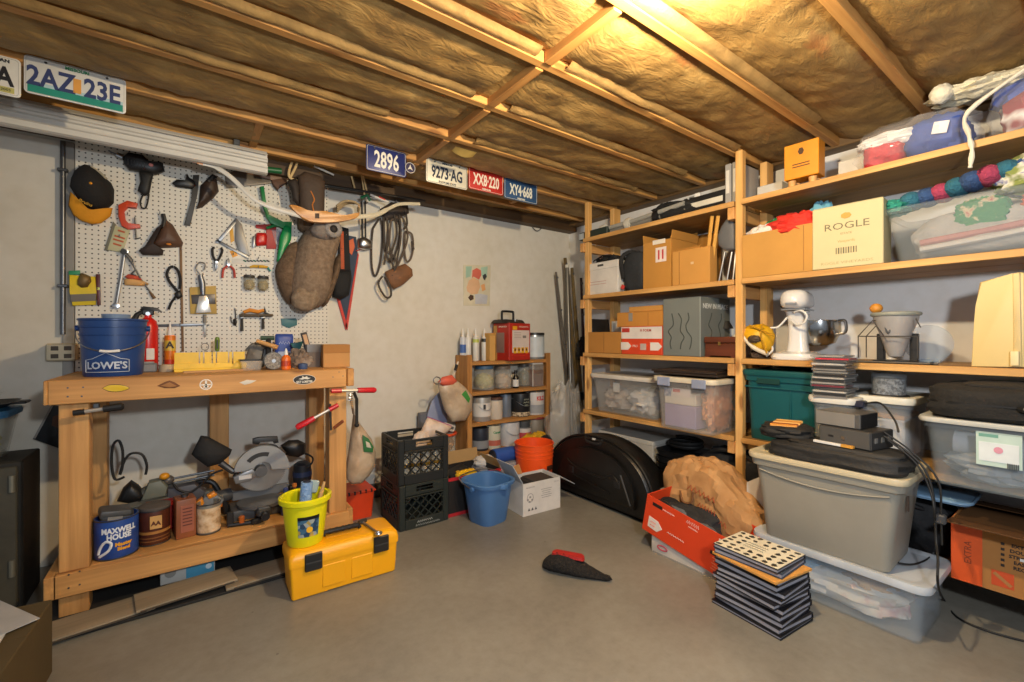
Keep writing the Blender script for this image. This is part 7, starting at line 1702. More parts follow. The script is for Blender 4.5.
obj('cord', MB().tube(smoothpts([S(.0,-.06,.245),S(.035,-.075,.25),S(.06,-.075,.225),S(.05,-.075,.19),S(.015,-.07,.18),S(-.01,-.06,.20)], 5), .005*k, 8), wht, t)
obj('cord', MB().tube(smoothpts([S(-.04,-.02,.22),S(-.08,-.03,.17),S(-.12,-.04,.16),S(-.13,-.02,.10),S(-.10,-.05,.05),S(-.13,-.06,.012)], 5), .005*k, 8), wht, t)
obj('speed_lever', MB().tube([S(-.06,.0,.29), S(-.075,.0,.275)], .006*k, 8), black, t)
# wire frame house, funnel, blue disc added as the funnel's shadow
t = thing('wire_stand', 'thin black wire house frame standing on the third shelf', 'wire stand', (2.72, at(874, 350, X=2.70).y, Z3+.0005))
FR = lambda *p: zz(850, 260, 4.874, *p)
wm_ = mat('#4a4642', .5, .5)
for XX in (2.645, 2.76):
    for pts in (((40,478),(40,372),(110,295),(165,370)), ((40,372),(330,372)), ((330,372),(330,478)), ((320,285),(345,330)))[:4 if XX < 2.7 else 1]:
        Q = [p-t.location for p in loc3(FR(*pts), 'X', 2.645)]
        for p in Q: p.x = XX-t.location.x
        Q = [V((p.x, p.y, max(p.z, .004))) for p in Q]
        obj('wire', MB().tube(Q, .0025, 6), wm_, t)
for pz in ((40,372),(110,295)):
    p = at(*FR(pz)[0], X=2.645)-t.location; obj('crossbar', MB().tube([(2.645-t.location.x, p.y, p.z), (2.76-t.location.x, p.y, p.z)], .0025, 6), wm_, t)
t = thing('rod_rail', 'thin dark rail lying along the shelf edge below the wire frame', 'rod', (2.605, .80, Z3+.0005)); 
obj('rail', MB().tube([(0, .04, .005), (0, -.33, .005)], .005, 8), wm_, t)
for y_ in (.02, -.31): obj('end_knob', MB().ell((0, y_, .007), (.008,.008,.007), u=8, v=6), black, t)
cA = at(*FR((222, 265))[0], X=2.73); rA = (at(*FR((110,275))[0], X=2.73).y-at(*FR((335,275))[0], X=2.73).y)/2
t = thing('lamp_shade', 'frosted grey cone shaped lamp shade hanging in the wire frame', 'shade', (2.73, cA.y, Z3+.0005))
hb = cA.z-Z3
obj('shade', MB().lathe([(rA*.12, hb*.10), (rA*.32, hb*.13), (rA*.42, hb*.22), (rA*.66, hb*.55), (rA*.95, hb*.86), (rA*1.02, hb), (rA*.96, hb), (rA*.88, hb*.86), (rA*.60, hb*.55), (rA*.36, hb*.24), (0, hb*.17)], n=32), mat('#a9a6a4', .3, alpha=.85), t)
obj('rim', MB().tube([(rA*1.0*math.cos(i*PI/16), rA*1.0*math.sin(i*PI/16), hb) for i in range(32)], .010, 8, closed=True), mat('#8f938a', .4), t)
obj('dark_stand', MB().lathe([(.085, 0), (.085, .01), (.07, .012)], n=24), black, t)
for s_ in (-1, 1): obj('dark_post', MB().box((.03, s_*.062, hb*.30), (.03, .03, hb*.60), bev=.003), black, t)
obj('chain', MB().tube(smoothpts([(-rA*.7, rA*.4, hb*.98), (-rA*.75, rA*.15, hb*.6), (-rA*.7, -rA*.1, hb*.95)], 5), .004, 6), dsteel, t)
t = thing('shadow_disc', 'round pale blue disc added as the cast shadow of the frosted shade', 'plate', (2.84, at(*FR((380,420))[0], X=2.84).y, Z3+.0005))  # see-through blue disc added to show the cone shade's bluish cast shadow
obj('plate', MB().lathe([(.085, -.004), (.09, 0), (.085, .004)], c=(0, 0, .09), n=32, M=Matrix.Rotation(PI/2, 4, 'Y')), clear('#9fb2c4', .5, .1), t); obj('stand', MB().box((0, 0, .008), (.05, .09, .016), bev=.003), clear('#9fb2c4', .7), t)
t = thing('orange_ball', 'small orange wooden ball on the rim of the frosted shade', 'ball', (2.73, cA.y+rA*.86, Z3+.0005+hb+.008)); obj('ball', MB().ell((0, 0, .024), (.026,.026,.024), u=20, v=14), mat('#cf8c34', .5), t); obj('stem', MB().cyl((0,0,-.002), (0,0,.006), .01), mat('#8a6a3a', .5), t)
# cream panel
t = thing('machine_cover', 'tall cream coloured plastic machine cover standing at the right end of the third shelf', 'cover', (2.60, at(1000, 360, X=2.6).y, Z3+.0005))
q = loc3(FR((632,108),(790,65),(830,58),(850,62),(850,524),(590,520),(605,300),(612,220)), 'X', 2.60)
obj('panel', MB().prism([(p.y-t.location.y, max(p.z-t.location.z, 0)) for p in q], 'x', .0, .05, bev=.006), mat('#d8bf80', .5, var=.04), t)
q = loc3(FR((795,68),(828,60),(838,520),(800,522)), 'X', 2.598)
obj('edge_rib', MB().prism([(p.y-t.location.y, max(p.z-t.location.z, .002)) for p in q], 'x', -.008, .004, bev=.002), mat('#cdb47a', .5), t)
q = loc3(FR((782,445),(825,445),(825,515),(782,515)), 'X', 2.59)
obj('latch', MB().prism([(p.y-t.location.y, max(p.z-t.location.z, .004)) for p in q], 'x', -.02, -.004, bev=.003), mat('#e0cc98', .5), t)
# ---------- fourth shelf
t = bin_('clear_bin', 'wide clear lidded bin with white bagged cloth at the left of the fourth shelf', 'bin', (2.80, 2.19, Z4+.0005), QR, .64, .38, .275, clear('#c6c6c2', .4, .2), mat('#cfcac0', .45))
t2 = thing('bagged_cloth', 'white and pinkish bagged cloth inside the left clear bin', 'cloth', (2.80, 2.19, Z4+.008))
obj('cloth', MB().lump((0, .13, .09), (.14, .13, .085), .3, 3, 91, p=3), patch('pale_bagged_cloth', [(.3, '#8a7a70'), (.5, '#b5aba2'), (.7, '#d0ccc8')], 6, .6, bump=.5), t2); obj('white_bag', MB().lump((-.02, -.14, .10), (.14, .14, .095), .3, 3, 92, p=3), mat('#c9c8c8', .4, var=.15, bump=.5), t2)
obj('label_card', MB().box((-.158, .09, .19), (.003, .06, .07)), mat('#dedcd8', .5), t2)
cy, cz, w, h = sr(664, 376, 731, 437, X=2.50)
t = bin_('clear_bin', 'clear bin with purple box inside jutting from the fourth shelf', 'bin', (2.66, 1.60, Z4+.0005), QR, .40, .40, .31, clear('#cbc6c0', .4, .2), mat('#cfc6b0', .5), latches=mat('#8f98b0', .4), tap=.9)
t2 = thing('lilac_box', 'lilac and white box inside the jutting clear bin', 'box', (2.60, 1.645, Z4+.008), QR)
obj('box', MB().box((0, 0, .075), (.22, .20, .14), bev=.004), mat('#8f86b0', .5), t2); obj('white_top', MB().box((0, 0, .185), (.22, .20, .075), bev=.004), mat('#d6cfc2', .5), t2); obj('red_label', MB().box((.01, -.102, .225), (.13, .004, .05)), mat('#d8ccc8', .5), t2)
obj('red_mark', MB().box((-.02, -.105, .235), (.05, .003, .02)), mat('#b8404a', .5), t2); obj('striped_card', MB().box((-.085, -.103, .22), (.05, .003, .05)), patch('striped_card', [(.4, '#c8c8cc'), (.6, '#6a7a9a')], 40), t2)
t2 = thing('orange_cloth', 'orange cloth at the right side inside the jutting clear bin', 'cloth', (2.64, 1.475, Z4+.008)); obj('cloth', MB().lump((0, 0, .15), (.12, .05, .14), .3, 4, 95, p=3), patch('orange_tan_cloth', [(.3, '#a06a42'), (.5, '#c9814e'), (.7, '#d8b08a')], 12, .8), t2)
for i, lb in enumerate(('lower of two thin black picture frames lying on the jutting clear bin', 'upper of two thin black picture frames lying on the jutting clear bin')):
    t2 = thing('picture_frame', lb, 'picture frame', (2.68, 1.62+.02*i, Z4+.342+.0145*i), .05*i, group='picture frames on the clear bin')
    obj('frame', MB().box((0, 0, .007), (.36, .44, .013), bev=.002), mat('#2a211d', .5), t2)
    obj('glass', MB().box((0, 0, .0138), (.30, .36, .001)), mat('#5a463a', .15), t2)
# teal tote
teal = mat('#0f5459', .45, var=.06)
t = bin_('storage_tote', 'dark teal plastic tote with lid on the fourth shelf', 'tote', (2.80, 1.105, Z4+.0005), QR, .37, .40, .375, teal, mat('#0d4e50', .4, var=.05), tap=.90, lip=.014)
obj('handle_recess', MB().box((-.05, -.2145, .335), (.12, .006, .03), bev=.002), mat('#083a36', .5), t)
obj('rib', MB().box((.055, -.196, .19), (.006, .012, .28), rot=(-.04, 0, 0), bev=.002), teal, t); obj('rib', MB().box((0, -.205, .30), (.36, .006, .008)), teal, t)
# white lidded clear bin with CD spindle
t = bin_('clear_bin', 'tall clear bin with white lid under the disc spindle', 'bin', (2.76, .660, Z4+.0005), QR, .20, .34, .285, clear('#c0c4c8', .45, .2), mat('#d6d3c4', .45), tap=.9)
bz = Z4+.285+.0205
t2 = thing('papers', 'white papers and tan envelopes inside the tall clear bin', 'papers', (2.76, .660, Z4+.008), QR); obj('stack', MB().box((0, 0, .10), (.15, .27, .18), bev=.004), patch('paper_layers', [(.3, '#8a8f9a'), (.5, '#c9ccd2'), (.7, '#e0dcd4')], 9), t2); obj('envelope', MB().box((0, -.01, .205), (.145, .24, .02), rot=(0, .06, 0)), mat('#b98a5a', .6), t2)
t = thing('disc_spindle', 'clear covered spindle of discs on the white lidded bin', 'disc spindle', (2.68, .655, bz-.006))
obj('base', MB().lathe([(.075, 0), (.075, .008), (.066, .012)], n=32), mat('#1d1d1f', .4), t); obj('discs', MB().lathe([(.060, .012), (.060, .085), (.008, .086)], n=36), patch('disc_edges', [(.4, '#4a4d52'), (.6, '#8d9298')], 60, .2), t)
obj('cover', MB().lathe([(.066, .010), (.064, .10), (.058, .108), (0, .108)], n=32), clear('#aab2ba', .35, .05), t)
# right clear bin and suitcase
t = bin_('clear_bin', 'long clear bin with a green label under the black suitcase', 'bin', (2.60, .165, Z4+.0005-.015), QR, .62, .42, .25, clear('#9aa4aa', .42, .15), mat('#b0b0a8', .5), tap=.92, lidh=.022)
t.location.z = Z4+.0005
lbz = obj('label', MB().box((-.105, -.2095, .165), (.115, .003, .125), rot=(.06, 0, 0)), mat('#b4c8bd', .5), t)
obj('label_panel', MB().box((-.105, -.2115, .155), (.10, .003, .07), rot=(.06, 0, 0)), mat('#cfd6d6', .5), lbz); obj('pink_mark', MB().lathe([(.012, 0), (.012, .002)], c=(-.105, -.2135, .165), n=12, M=Matrix.Rotation(PI/2, 4, 'X')), mat('#c98a9a', .5), lbz)
for i in range(6): obj('barcode', MB().box((-.082+.005*i, -.2105, .112), (.003, .003, .02), rot=(.06, 0, 0)), mat('#4a4d50', .5), lbz)
obj('header', MB().box((-.13, -.2135, .215), (.05, .002, .012), rot=(.06, 0, 0)), mat('#6a9a8a', .5), lbz)
t2 = thing('wrapped_paper', 'white wrapping and pale card inside the long clear bin', 'papers', (2.60, .165, Z4+.008), QR)
obj('white_roll', MB().tube([(-.24,-.08,.15), (.22,-.08,.13)], .045, 14), mat('#b8bcc4', .5), t2); obj('card', MB().box((.20, -.12, .11), (.16, .02, .20), rot=(0, -.5, 0), bev=.003), mat('#c9b898', .6), t2); obj('bag', MB().lump((-.05, -.03, .065), (.20, .12, .06), .25, 3, 97, p=3), mat('#9aa2aa', .35, var=.2, bump=.4), t2); obj('leaflet', MB().box((-.05, -.135, .07), (.10, .006, .03), rot=(0, .5, 0)), mat('#d6d4d0', .5), t2)
t = thing('suitcase', 'black soft suitcase lying on the long clear bin at the right edge', 'suitcase', (2.585, .145, Z4+.265), QR)
obj('body', MB().lump((0, 0, .062), (.33, .22, .066), .04, 2, 98, u=44, p=7, flat=0), mat('#171512', .85, var=.3, bump=.5), t)
obj('lid_panel', MB().lump((.03, 0, .112), (.27, .18, .026), .05, 2, 99, u=40, p=6), mat('#1b1917', .85, var=.3, bump=.5), t)
obj('zip', MB().tube([(.325*q.x, -.0+.218*q.y, .062) for q in rr(2, 2, .35, 0, 5)], .006, 6, closed=True), mat('#0c0c0c', .5), t)
obj('handle', MB().tube([(-.07,-.225,.06), (-.06,-.24,.06), (.06,-.24,.06), (.07,-.225,.06)], .010, 8), black, t)
# ================================================================ floor on the right
# bow case
t = thing('bow_case', 'large black D shaped hard bow case standing on the floor', 'case', (2.43, 2.215, 0))
def dpts(k, n_=28):
    o = []
    for i in range(n_+1):
        a_ = PI*i/n_; y_ = .50*math.cos(a_); z_ = .462*(math.sin(a_)**.72)
        o.append((y_*k, .012+(z_)*k if 0 else z_*k))
    return o
rings = []
for x_, k in ((-.095,.90), (-.105,.955), (-.085,.99), (-.02,1.0), (.02,1.0), (.08,.985), (.10,.94), (.09,.88)):
    rings.append([V((x_, y_, .02+(z_)*1.0)) for (y_, z_) in dpts(k)])
cs = mat('#121110', .42, var=.3, bump=.12)
obj('shell', MB().loft(rings), cs, t, ang=50)
obj('rim_bead', MB().tube([(-.088, y_, .02+z_) for y_, z_ in dpts(1.0)], .008, 6), cs, t)
q = [(y_*.72, .07+z_*.70) for y_, z_ in dpts(1.0)]
obj('raised_panel', MB().prism(q, 'x', -.114, -.085, bev=.008), cs, t)
obj('rib', MB().tube(smoothpts([(-.116,.26,.27),(-.118,.18,.235),(-.118,-.08,.215),(-.116,-.18,.25),(-.114,-.24,.20)], 4), .008, 6), cs, t)
obj('rib', MB().tube([(-.116,.20,.165), (-.116,-.16,.12)], .007, 6), cs, t); obj('rib', MB().tube([(-.114,-.25,.27), (-.112,-.33,.09)], .008, 6), mat('#3a3836', .4), t)
for y_ in (.22, -.22): obj('latch', MB().box((-.112, y_, .20), (.012, .05, .05), bev=.003), black, t)
obj('top_handle', MB().tube(smoothpts([(-.08,.09,.478),(-.10,.07,.435),(-.10,-.05,.435),(-.08,-.07,.478)], 3), .012, 8), black, t); obj('sticker', MB().box((-.10, -.0, .462), (.01, .03, .012)), mat('#c9c6c0', .5), t)
for y_ in (.35, -.35): obj('foot', MB().box((0, y_, .011), (.12, .08, .022), bev=.004), black, t)
# low things under the shelf behind the case
t = carton('white_storage_box', 'long white storage box on the bottom shelf at the left', 'box', .52, .30, .22, mat('#b9b6ae', .6), (2.86, 2.26, Z5+.0005), QR)
obj('lid', MB().box((0, 0, .235), (.53, .31, .03), bev=.003), mat('#c3c0b8', .6), t)
for i, nm in enumerate(('lowest', 'second lowest', 'middle', 'second highest', 'topmost')):
    t = thing('plastic_tray', nm+' tray of the five black trays stacked behind the bow case', 'tray', (2.78, 1.78, Z5+.0005+.0455*i), group='black trays behind the bow case')
    obj('tray', MB().loft([rr(.26,.30,.05,0), rr(.29,.33,.05,.045), rr(.28,.32,.05,.045), rr(.25,.29,.05,.008)]), mat('#1d1d1e', .35, var=.3), t)
t = thing('cord_coil', 'black cord coiled on the topmost black tray behind the bow case', 'cord', (2.78, 1.78, Z5+.2285))
obj('coil', MB().tube([(.03+.09*math.cos(i*PI/8), .02+.11*math.sin(i*PI/8), .012+.0015*i) for i in range(36)], .012, 8), rubber, t)
t = carton('cream_box', 'small cream box on the floor between bow case and brown bag', 'box', .24, .14, .22, mat('#bdb8a6', .6), (2.50, 1.62, 0), QR)
t = thing('duffel_bag', 'black duffel bag on the bottom shelf behind the brown paper bag', 'bag', (2.80, 1.42, Z5+.0005))
obj('bag', MB().lump((0, 0, .14), (.16, .20, .16), .12, 3, 101, flat=0, p=4), mat('#15161a', .8, var=.3, bump=.3), t); obj('strap', MB().tube(smoothpts([(-.10,.15,.26),(-.14,.05,.31),(-.14,-.08,.31),(-.10,-.16,.25)], 4), .015, 8), blackm, t); obj('grey_patch', MB().box((-.02, -.02, .295), (.10, .05, .02), bev=.006), mat('#6d6d70', .7), t)
# backpack, red box, white box, paper bag
t = thing('crushed_box', 'crushed white carton lying under the long red box', 'box', (2.20, 1.35, 0))
obj('carton', MB().prism([(.19, 0), (.19, .095), (-.20, .022), (-.20, 0)], 'x', -.125, .17, bev=.002), mat('#c3bdb4', .6), t)
sy = .06; o2 = obj('red_logo', MB().tube([(-.127, .12+.03*math.cos(i*PI/6), .042+.012*math.sin(i*PI/6)) for i in range(12)], .004, 5, closed=True), mat('#b8485a', .6), t)
obj('bottom_fold', MB().box((-.127, .0, .004), (.004, .36, .008)), mat('#8f8a82', .6), t)
tilt = math.atan2(.072, .39)
t = thing('red_box', 'long bright red open carton tilted down beside the brown bag', 'box', (2.19, 1.335, .0655+.004), rot=(tilt, 0, 0))
rb_ = mat('#d8421c', .45, var=.04)
mb = MB(); L2 = .25; hb = .205
t.location.z = .064
mbr = MB().loft([[V((q.y, q.x, q.z)) for q in rr(.53,.26,.003,0,1)], [V((q.y, q.x, q.z)) for q in rr(.53,.26,.003,hb,1)], [V((q.y, q.x, q.z)) for q in rr(.52,.25,.003,hb,1)], [V((q.y, q.x, q.z)) for q in rr(.52,.25,.003,.006,1)]])
obj('carton', mbr, rb_, t)
FXX = -.1305
obj('black_label', MB().box((FXX, .19, .172), (.002, .06, .018)), mat('#231a18', .5), t); obj('black_label', MB().box((FXX, -.185, .10), (.002, .11, .018)), mat('#231a18', .5), t)
wt = mat('#e3d9d2', .5)
obj('arrow_tag', MB().prism([(.23,.035),(.17,.03),(.14,.06),(.17,.09),(.23,.095)], 'x', FXX-.001, FXX+.0005), wt, t)
rt = (PI/2, 0, -PI/2)
text('FLL', .055, wt, t, (FXX, -.19, .165), rot=rt, bold=.001, sx=.8)
for k, (y_, z_, w_, h_) in enumerate(((.12, .170, .07, .010), (-.02, .180, .07, .022), (-.025, .158, .05, .008), (.06, .065, .10, .008))): marks(t, wt, (FXX, y_, z_), w_, h_, 7, rot=(0, 0, -PI/2), seed=30+k, r=.0014)
marks(t, rb_, (FXX-.001, .20, .070), .035, .010, 4, rot=(0, 0, -PI/2), seed=37, r=.0016); marks(t, rb_, (FXX-.001, .20, .052), .03, .010, 4, rot=(0, 0, -PI/2), seed=38, r=.0016)
for i in range(5): obj('print_line', MB().box((FXX, -.19, .078-.014*i), (.0015, .09-.012*(i % 2), .003)), mat('#e08a6a', .5), t)
t2 = thing('backpack', 'grey and black backpack stuffed in the long red box', 'backpack', (2.20, 1.40, .045))
obj('body', MB().lump((.02, .03, .11), (.095, .18, .10), .15, 3, 105, p=3), mat('#2a2b2d', .8, var=.3, bump=.3), t2)
obj('grey_panel', MB().lump((-.05, .05, .165), (.045, .10, .045), .15, 3, 106), mat('#62666a', .8, bump=.3), t2); obj('grey_panel', MB().lump((-.05, -.10, .135), (.045, .09, .04), .15, 3, 107), mat('#5d6064', .8, bump=.3), t2)
obj('strap', MB().tube(smoothpts([(-.05,.17,.20),(-.09,.08,.23),(-.105,-.02,.19),(-.09,-.17,.11)], 4), .014, 8), black, t2); obj('top_flap', MB().lump((.02, .13, .18), (.06, .06, .04), .2, 3, 108), blackm, t2)
t = thing('paper_bag', 'crumpled brown paper grocery bag lying behind the red box', 'bag', (2.44, 1.36, 0))
kb = patch('brown_bag_paper', [(.25, '#9a6e42'), (.5, '#b48654'), (.75, '#c39866')], 7, .85, bump=.4, detail=5)
rings = []
NB = 30
for i in range(NB+1):
    u = i/NB; y_ = .29-.57*u
    sw = .16*(1-abs(2*u-1)**6*.35); zt_ = .43+.06*math.sin(PI*min(1, u*1.3))-.14*max(0, u-.55)/.45
    ring = []
    for j in range(40):
        a_ = 2*PI*j/40; ca, sa_ = math.cos(a_), math.sin(a_); p_ = 3.4
        e = (abs(ca)**p_+abs(sa_)**p_)**(-1/p_)
        n_ = .08*noise.noise(V((ca*1.6, sa_*1.6, u*4)))+.12*noise.noise(V((ca*4+5, sa_*4, u*9)))+.035*rnd.uniform(-1, 1)-.10*abs(noise.noise(V((ca*2.3+1, sa_*2.3+u*3, u*5))))
        k_ = e*(1+n_)
        ring.append(V((sw*ca*k_, y_+.035*noise.noise(V((ca*3, sa_*3, u*5+4))), max(0, zt_/2+zt_/2*sa_*k_*.95))))
    rings.append(ring)
obj('bag', MB().loft(rings), kb, t, ang=22)
rp = mat('#b0502f', .7)
for k, (y_, z_, w_, x_) in enumerate(((.0, .33, .16, -.175), (-.04, .26, .10, -.19), (-.09, .22, .12, -.19))):
    marks(t, rp, (x_, y_, z_), w_, .032, 6, rot=(0, R(14), -PI/2), seed=20+k, r=.003, name='red_print')
obj('handle', MB().tube(smoothpts([(-.17,.13,.31),(-.19,.10,.26),(-.19,.05,.27),(-.185,.04,.33)], 4), .006, 6), mat('#7a5230', .7), t)
t = thing('card_sheet', 'white sheet of card sticking up between the brown bag and grey tote', 'card', (2.50, 1.10, 0))
obj('card', MB().prism([(.10,.0),(.10,.40),(.02,.455),(-.03,.36),(-.03,0)], 'x', -.06, -.05), mat('#c9c4ba', .6), t)
obj('back_board', MB().box((-.03, .035, .17), (.03, .12, .34), bev=.003), mat('#8a8880', .6), t)
# stack of books
BXc, BYc = 2.0, .925
z_ = 0
cols = ['#16151a', '#1c1b1f', '#141419', '#201d22', '#17161a', '#1b1a20']
sizes = [(.245,.30,.014,0), (.235,.29,.022,-3), (.235,.285,.021,3), (.235,.285,.022,-1), (.23,.285,.021,2), (.235,.285,.020,-4), (.23,.28,.018,1), (.225,.28,.021,4), (.23,.28,.022,-2), (.225,.28,.018,0), (.24,.29,.010,-4), (.22,.28,.020,5), (.225,.275,.017,2)]
ords = ['lowest book, dark with a pale cover edge, at the bottom of the floor stack', 'second book from the bottom of the floor stack', 'third book from the bottom of the floor stack', 'fourth book from the bottom of the floor stack', 'fifth book from the bottom of the floor stack', 'sixth book from the bottom of the floor stack', 'middle book of the floor stack, seventh from the bottom', 'eighth book from the bottom of the floor stack', 'ninth book from the bottom of the floor stack', 'dark book right under the tan envelope in the floor stack', 'tan orange envelope folder sticking out of the floor stack', 'blue grey book just below the top book of the floor stack', 'top book with black and white picture cover on the floor stack']
for i, (w_, l_, h_, a_) in enumerate(sizes):
    last = i == len(sizes)-1; h_ *= 1.08
    t = thing('book', ords[i], 'book', (BXc+rnd.uniform(-.008, .008), BYc+rnd.uniform(-.008, .008), z_), R(a_-5), group='books stacked on the floor')
    if i == 10:
        obj('folder', MB().box((-.01, -.005, h_/2), (w_, l_, h_-.001), bev=.001), mat('#cf9448', .6), t); z_ += h_+.0003; continue
    cm_ = mat(cols[i % 6], .4, var=.2) if i < 11 else mat('#3a4656' if not last else '#26262a', .4)
    mb = MB(); mb.box((0, 0, .0022), (w_, l_, .0044)); mb.box((0, 0, h_-.0022), (w_, l_, .0044)); mb.box((w_/2-.0015, 0, h_/2), (.003, l_, h_-.008))
    obj('cover', mb, cm_, t)
    obj('pages', MB().box((-.003, 0, h_/2), (w_-.009, l_-.008, h_-.0085)), mat('#95949d', .7), t)
    if last:
        pc_ = obj('picture_cover', MB().box((0, 0, h_+.0004), (w_-.004, l_-.004, .0008)), mat('#d6cfb8', .5), t)
        r_ = random.Random(5)
        for a in range(6):
            for b2 in range(7):
                if 1 < a < 4 and 2 <= b2 <= 4: continue
                x_ = -w_/2+.02+a*(w_-.04)/5+r_.uniform(-.005,.005); y_ = -l_/2+.022+b2*(l_-.044)/6+r_.uniform(-.005,.005)
                P = [(x_+.012*math.cos(k*PI/4)*r_.uniform(.6,1.3), y_+.012*math.sin(k*PI/4)*r_.uniform(.6,1.3)) for k in range(8)]
                obj('portrait', MB().prism(P, 'z', h_+.0006, h_+.0014), mat('#2a2925', .5), pc_)
        [marks(pc_, mat('#6b675a', .5), (x_, .01, h_+.0012), .085, .012, 8, rot=(-PI/2, 0, -PI/2), seed=41+k) for k, x_ in enumerate((.022, .0, -.022))]
    z_ += h_+.0003
# clear tote on the floor with grey tote on top
t = bin_('clear_tote', 'low clear tote of cloths on the floor below the grey tote', 'bin', (2.435, .755, 0), QR, .62, .36, .215, clear('#bcc6ce', .38, .18), mat('#c6ccd2', .4, alpha=.85), tap=.95)
t2 = thing('folded_linen', 'pale folded linen inside the low clear tote', 'cloth', (2.435, .755, .008), QR)
obj('linen', MB().lump((-.02, 0, .075), (.24, .15, .068), .15, 3, 111, p=5), patch('folded_linen', [(.25, '#9a8a7a'), (.42, '#c9cdd2'), (.6, '#d6cfc2'), (.75, '#b8707a')], 7, .8, bump=.5), t2); obj('blue_sheet', MB().lump((-.14, -.06, .135), (.13, .09, .035), .2, 3, 112), mat('#8fb8d6', .7), t2); obj('tan_cloth', MB().lump((.10, -.05, .125), (.10, .10, .035), .25, 3, 113), mat('#c9a274', .8), t2)
gt = mat('#8f8b80', .45, var=.05)
t = bin_('storage_tote', 'large taupe grey plastic tote with cream lid in the right foreground', 'tote', (2.41, .79, .2385), QR+.02, .555, .375, .377, gt, mat('#c2b596', .45, var=.05), tap=.84, lip=.016, lidh=.03)
P = []
for i in range(13):
    u = -1+2*i/12; P.append((.245*u, -.187+.0015*0, .285+.03*u*u))
obj('body_line', MB().tube(P, .004, 6), gt, t); obj('latch_slot', MB().box((.274, -.06, .27), (.006, .012, .06)), mat('#4a3a30', .5), t)
GZ = .2385+.377+.0195
# things on the tote
t = thing('garment_bag', 'folded black garment bag spread on the lid of the grey tote', 'bag', (2.335, .765, GZ), QR)
obj('bag', MB().lump((.015, .0, .03), (.25, .135, .040), .06, 2, 115, u=44, p=6, flat=0), mat('#1f1e1d', .7, var=.2, bump=.3), t); obj('fold', MB().lump((.05, -.02, .066), (.20, .10, .018), .06, 2, 116, u=40, p=6), mat('#242322', .7, var=.2, bump=.3), t); obj('seam', MB().tube([(.0,-.128,.040), (.004,.0,.086)], .003, 6), black, t)
t = thing('cloth_pouch', 'black pouch with stacked orange sleeved discs on the garment bag', 'pouch', (2.33, .955, GZ+.069), QR+.3)
obj('pouch', MB().lump((0, 0, .03), (.105, .085, .032), .12, 3, 118, flat=0, p=4), mat('#1a1918', .75, bump=.3), t)
for i in range(5): obj('sleeve', MB().box((-.01+.004*i, -.052+.024*i, .062+.002*i), (.11, .02, .006), rot=(.35, 0, .1), bev=.002), mat(('#c98a3a', '#8a4a24', '#d8ae6a', '#b5762e', '#caa05a')[i], .5), t)
t = thing('external_drive', 'lower dark grey metal box of two on the garment bag', 'electronics', (2.335, .685, GZ+.085), QR-.18)
obj('case', MB().box((0, 0, .038), (.20, .17, .076), bev=.004), mat('#3c3b3a', .4, .3), t); obj('front_panel', MB().box((-.0, -.0865, .038), (.19, .004, .068), bev=.001), mat('#4a4947', .45), t); obj('button', MB().lathe([(.008, 0), (.008, .004)], c=(-.0, -.089, .036), n=12, M=Matrix.Rotation(PI/2, 4, 'X')), steel, t); obj('slot', MB().box((-.05, -.0885, .036), (.02, .002, .008)), black, t)
for i in range(3): obj('port', MB().box((.101, -.05+.05*i, .04), (.003, .02, .02)), mat('#8d8c8a', .4, .5), t)
t = thing('external_drive', 'upper light grey metal box resting on the darker box', 'electronics', (2.345, .72, GZ+.1615), QR-.12)
obj('case', MB().box((0, .005, .032), (.165, .16, .064), rot=(0, 0, 0), bev=.004), mat('#5c5a57', .4, .3), t); obj('front_panel', MB().box((-.01, -.077, .032), (.15, .004, .056), bev=.001), mat('#77746f', .45), t); obj('side_panel', MB().box((.0835, .0, .032), (.003, .14, .058)), black, t)
t = thing('memo_strip', 'white and orange paper strip lying in front of the dark grey box', 'paper', (2.235, .735, GZ+.085), QR-.12)
obj('strip', MB().box((0, 0, .006), (.15, .016, .010), bev=.001), wht, t); obj('orange_end', MB().box((.055, 0, .0065), (.045, .0165, .0105)), mat('#c9903a', .5), t)
# white box with CDs
t = bin_('white_bin', 'pale bin with white lid holding the stack of discs', 'bin', (2.525, .82, GZ+.001), QR, .165, .115, .245, clear('#b3b5b5', .6, .2), mat('#d3d0c6', .45), tap=.94)
cz_ = GZ+.245+.0205
t = thing('black_adapter', 'small black adapter on the right end of the white lid', 'adapter', (2.50, .725, GZ+.226)); obj('body', MB().box((0, 0, .016), (.055, .06, .03), bev=.004), mat('#26283a', .4), t); obj('cable', MB().tube(smoothpts([(0,-.03,.02),(-.02,-.09,.03),(-.07,-.15,-.03),(-.10,-.17,-.075)], 4), .004, 6), rubber, t)
r_ = random.Random(11); zc = cz_-.006; cc = ['#7a7671', '#2f2d2b', '#a8a49d', '#4a4846', '#6a2b34', '#8d8983', '#353331', '#a19d97', '#2b2928', '#76736e']
names = []
n_cd = 16; g0 = None
ordw = ['lowest', 'second from the bottom', 'third from the bottom', 'fourth from the bottom', 'fifth from the bottom', 'sixth from the bottom', 'seventh from the bottom', 'eighth from the bottom', 'eighth from the top', 'seventh from the top', 'sixth from the top', 'fifth from the top', 'fourth from the top', 'third from the top', 'second from the top', 'topmost']
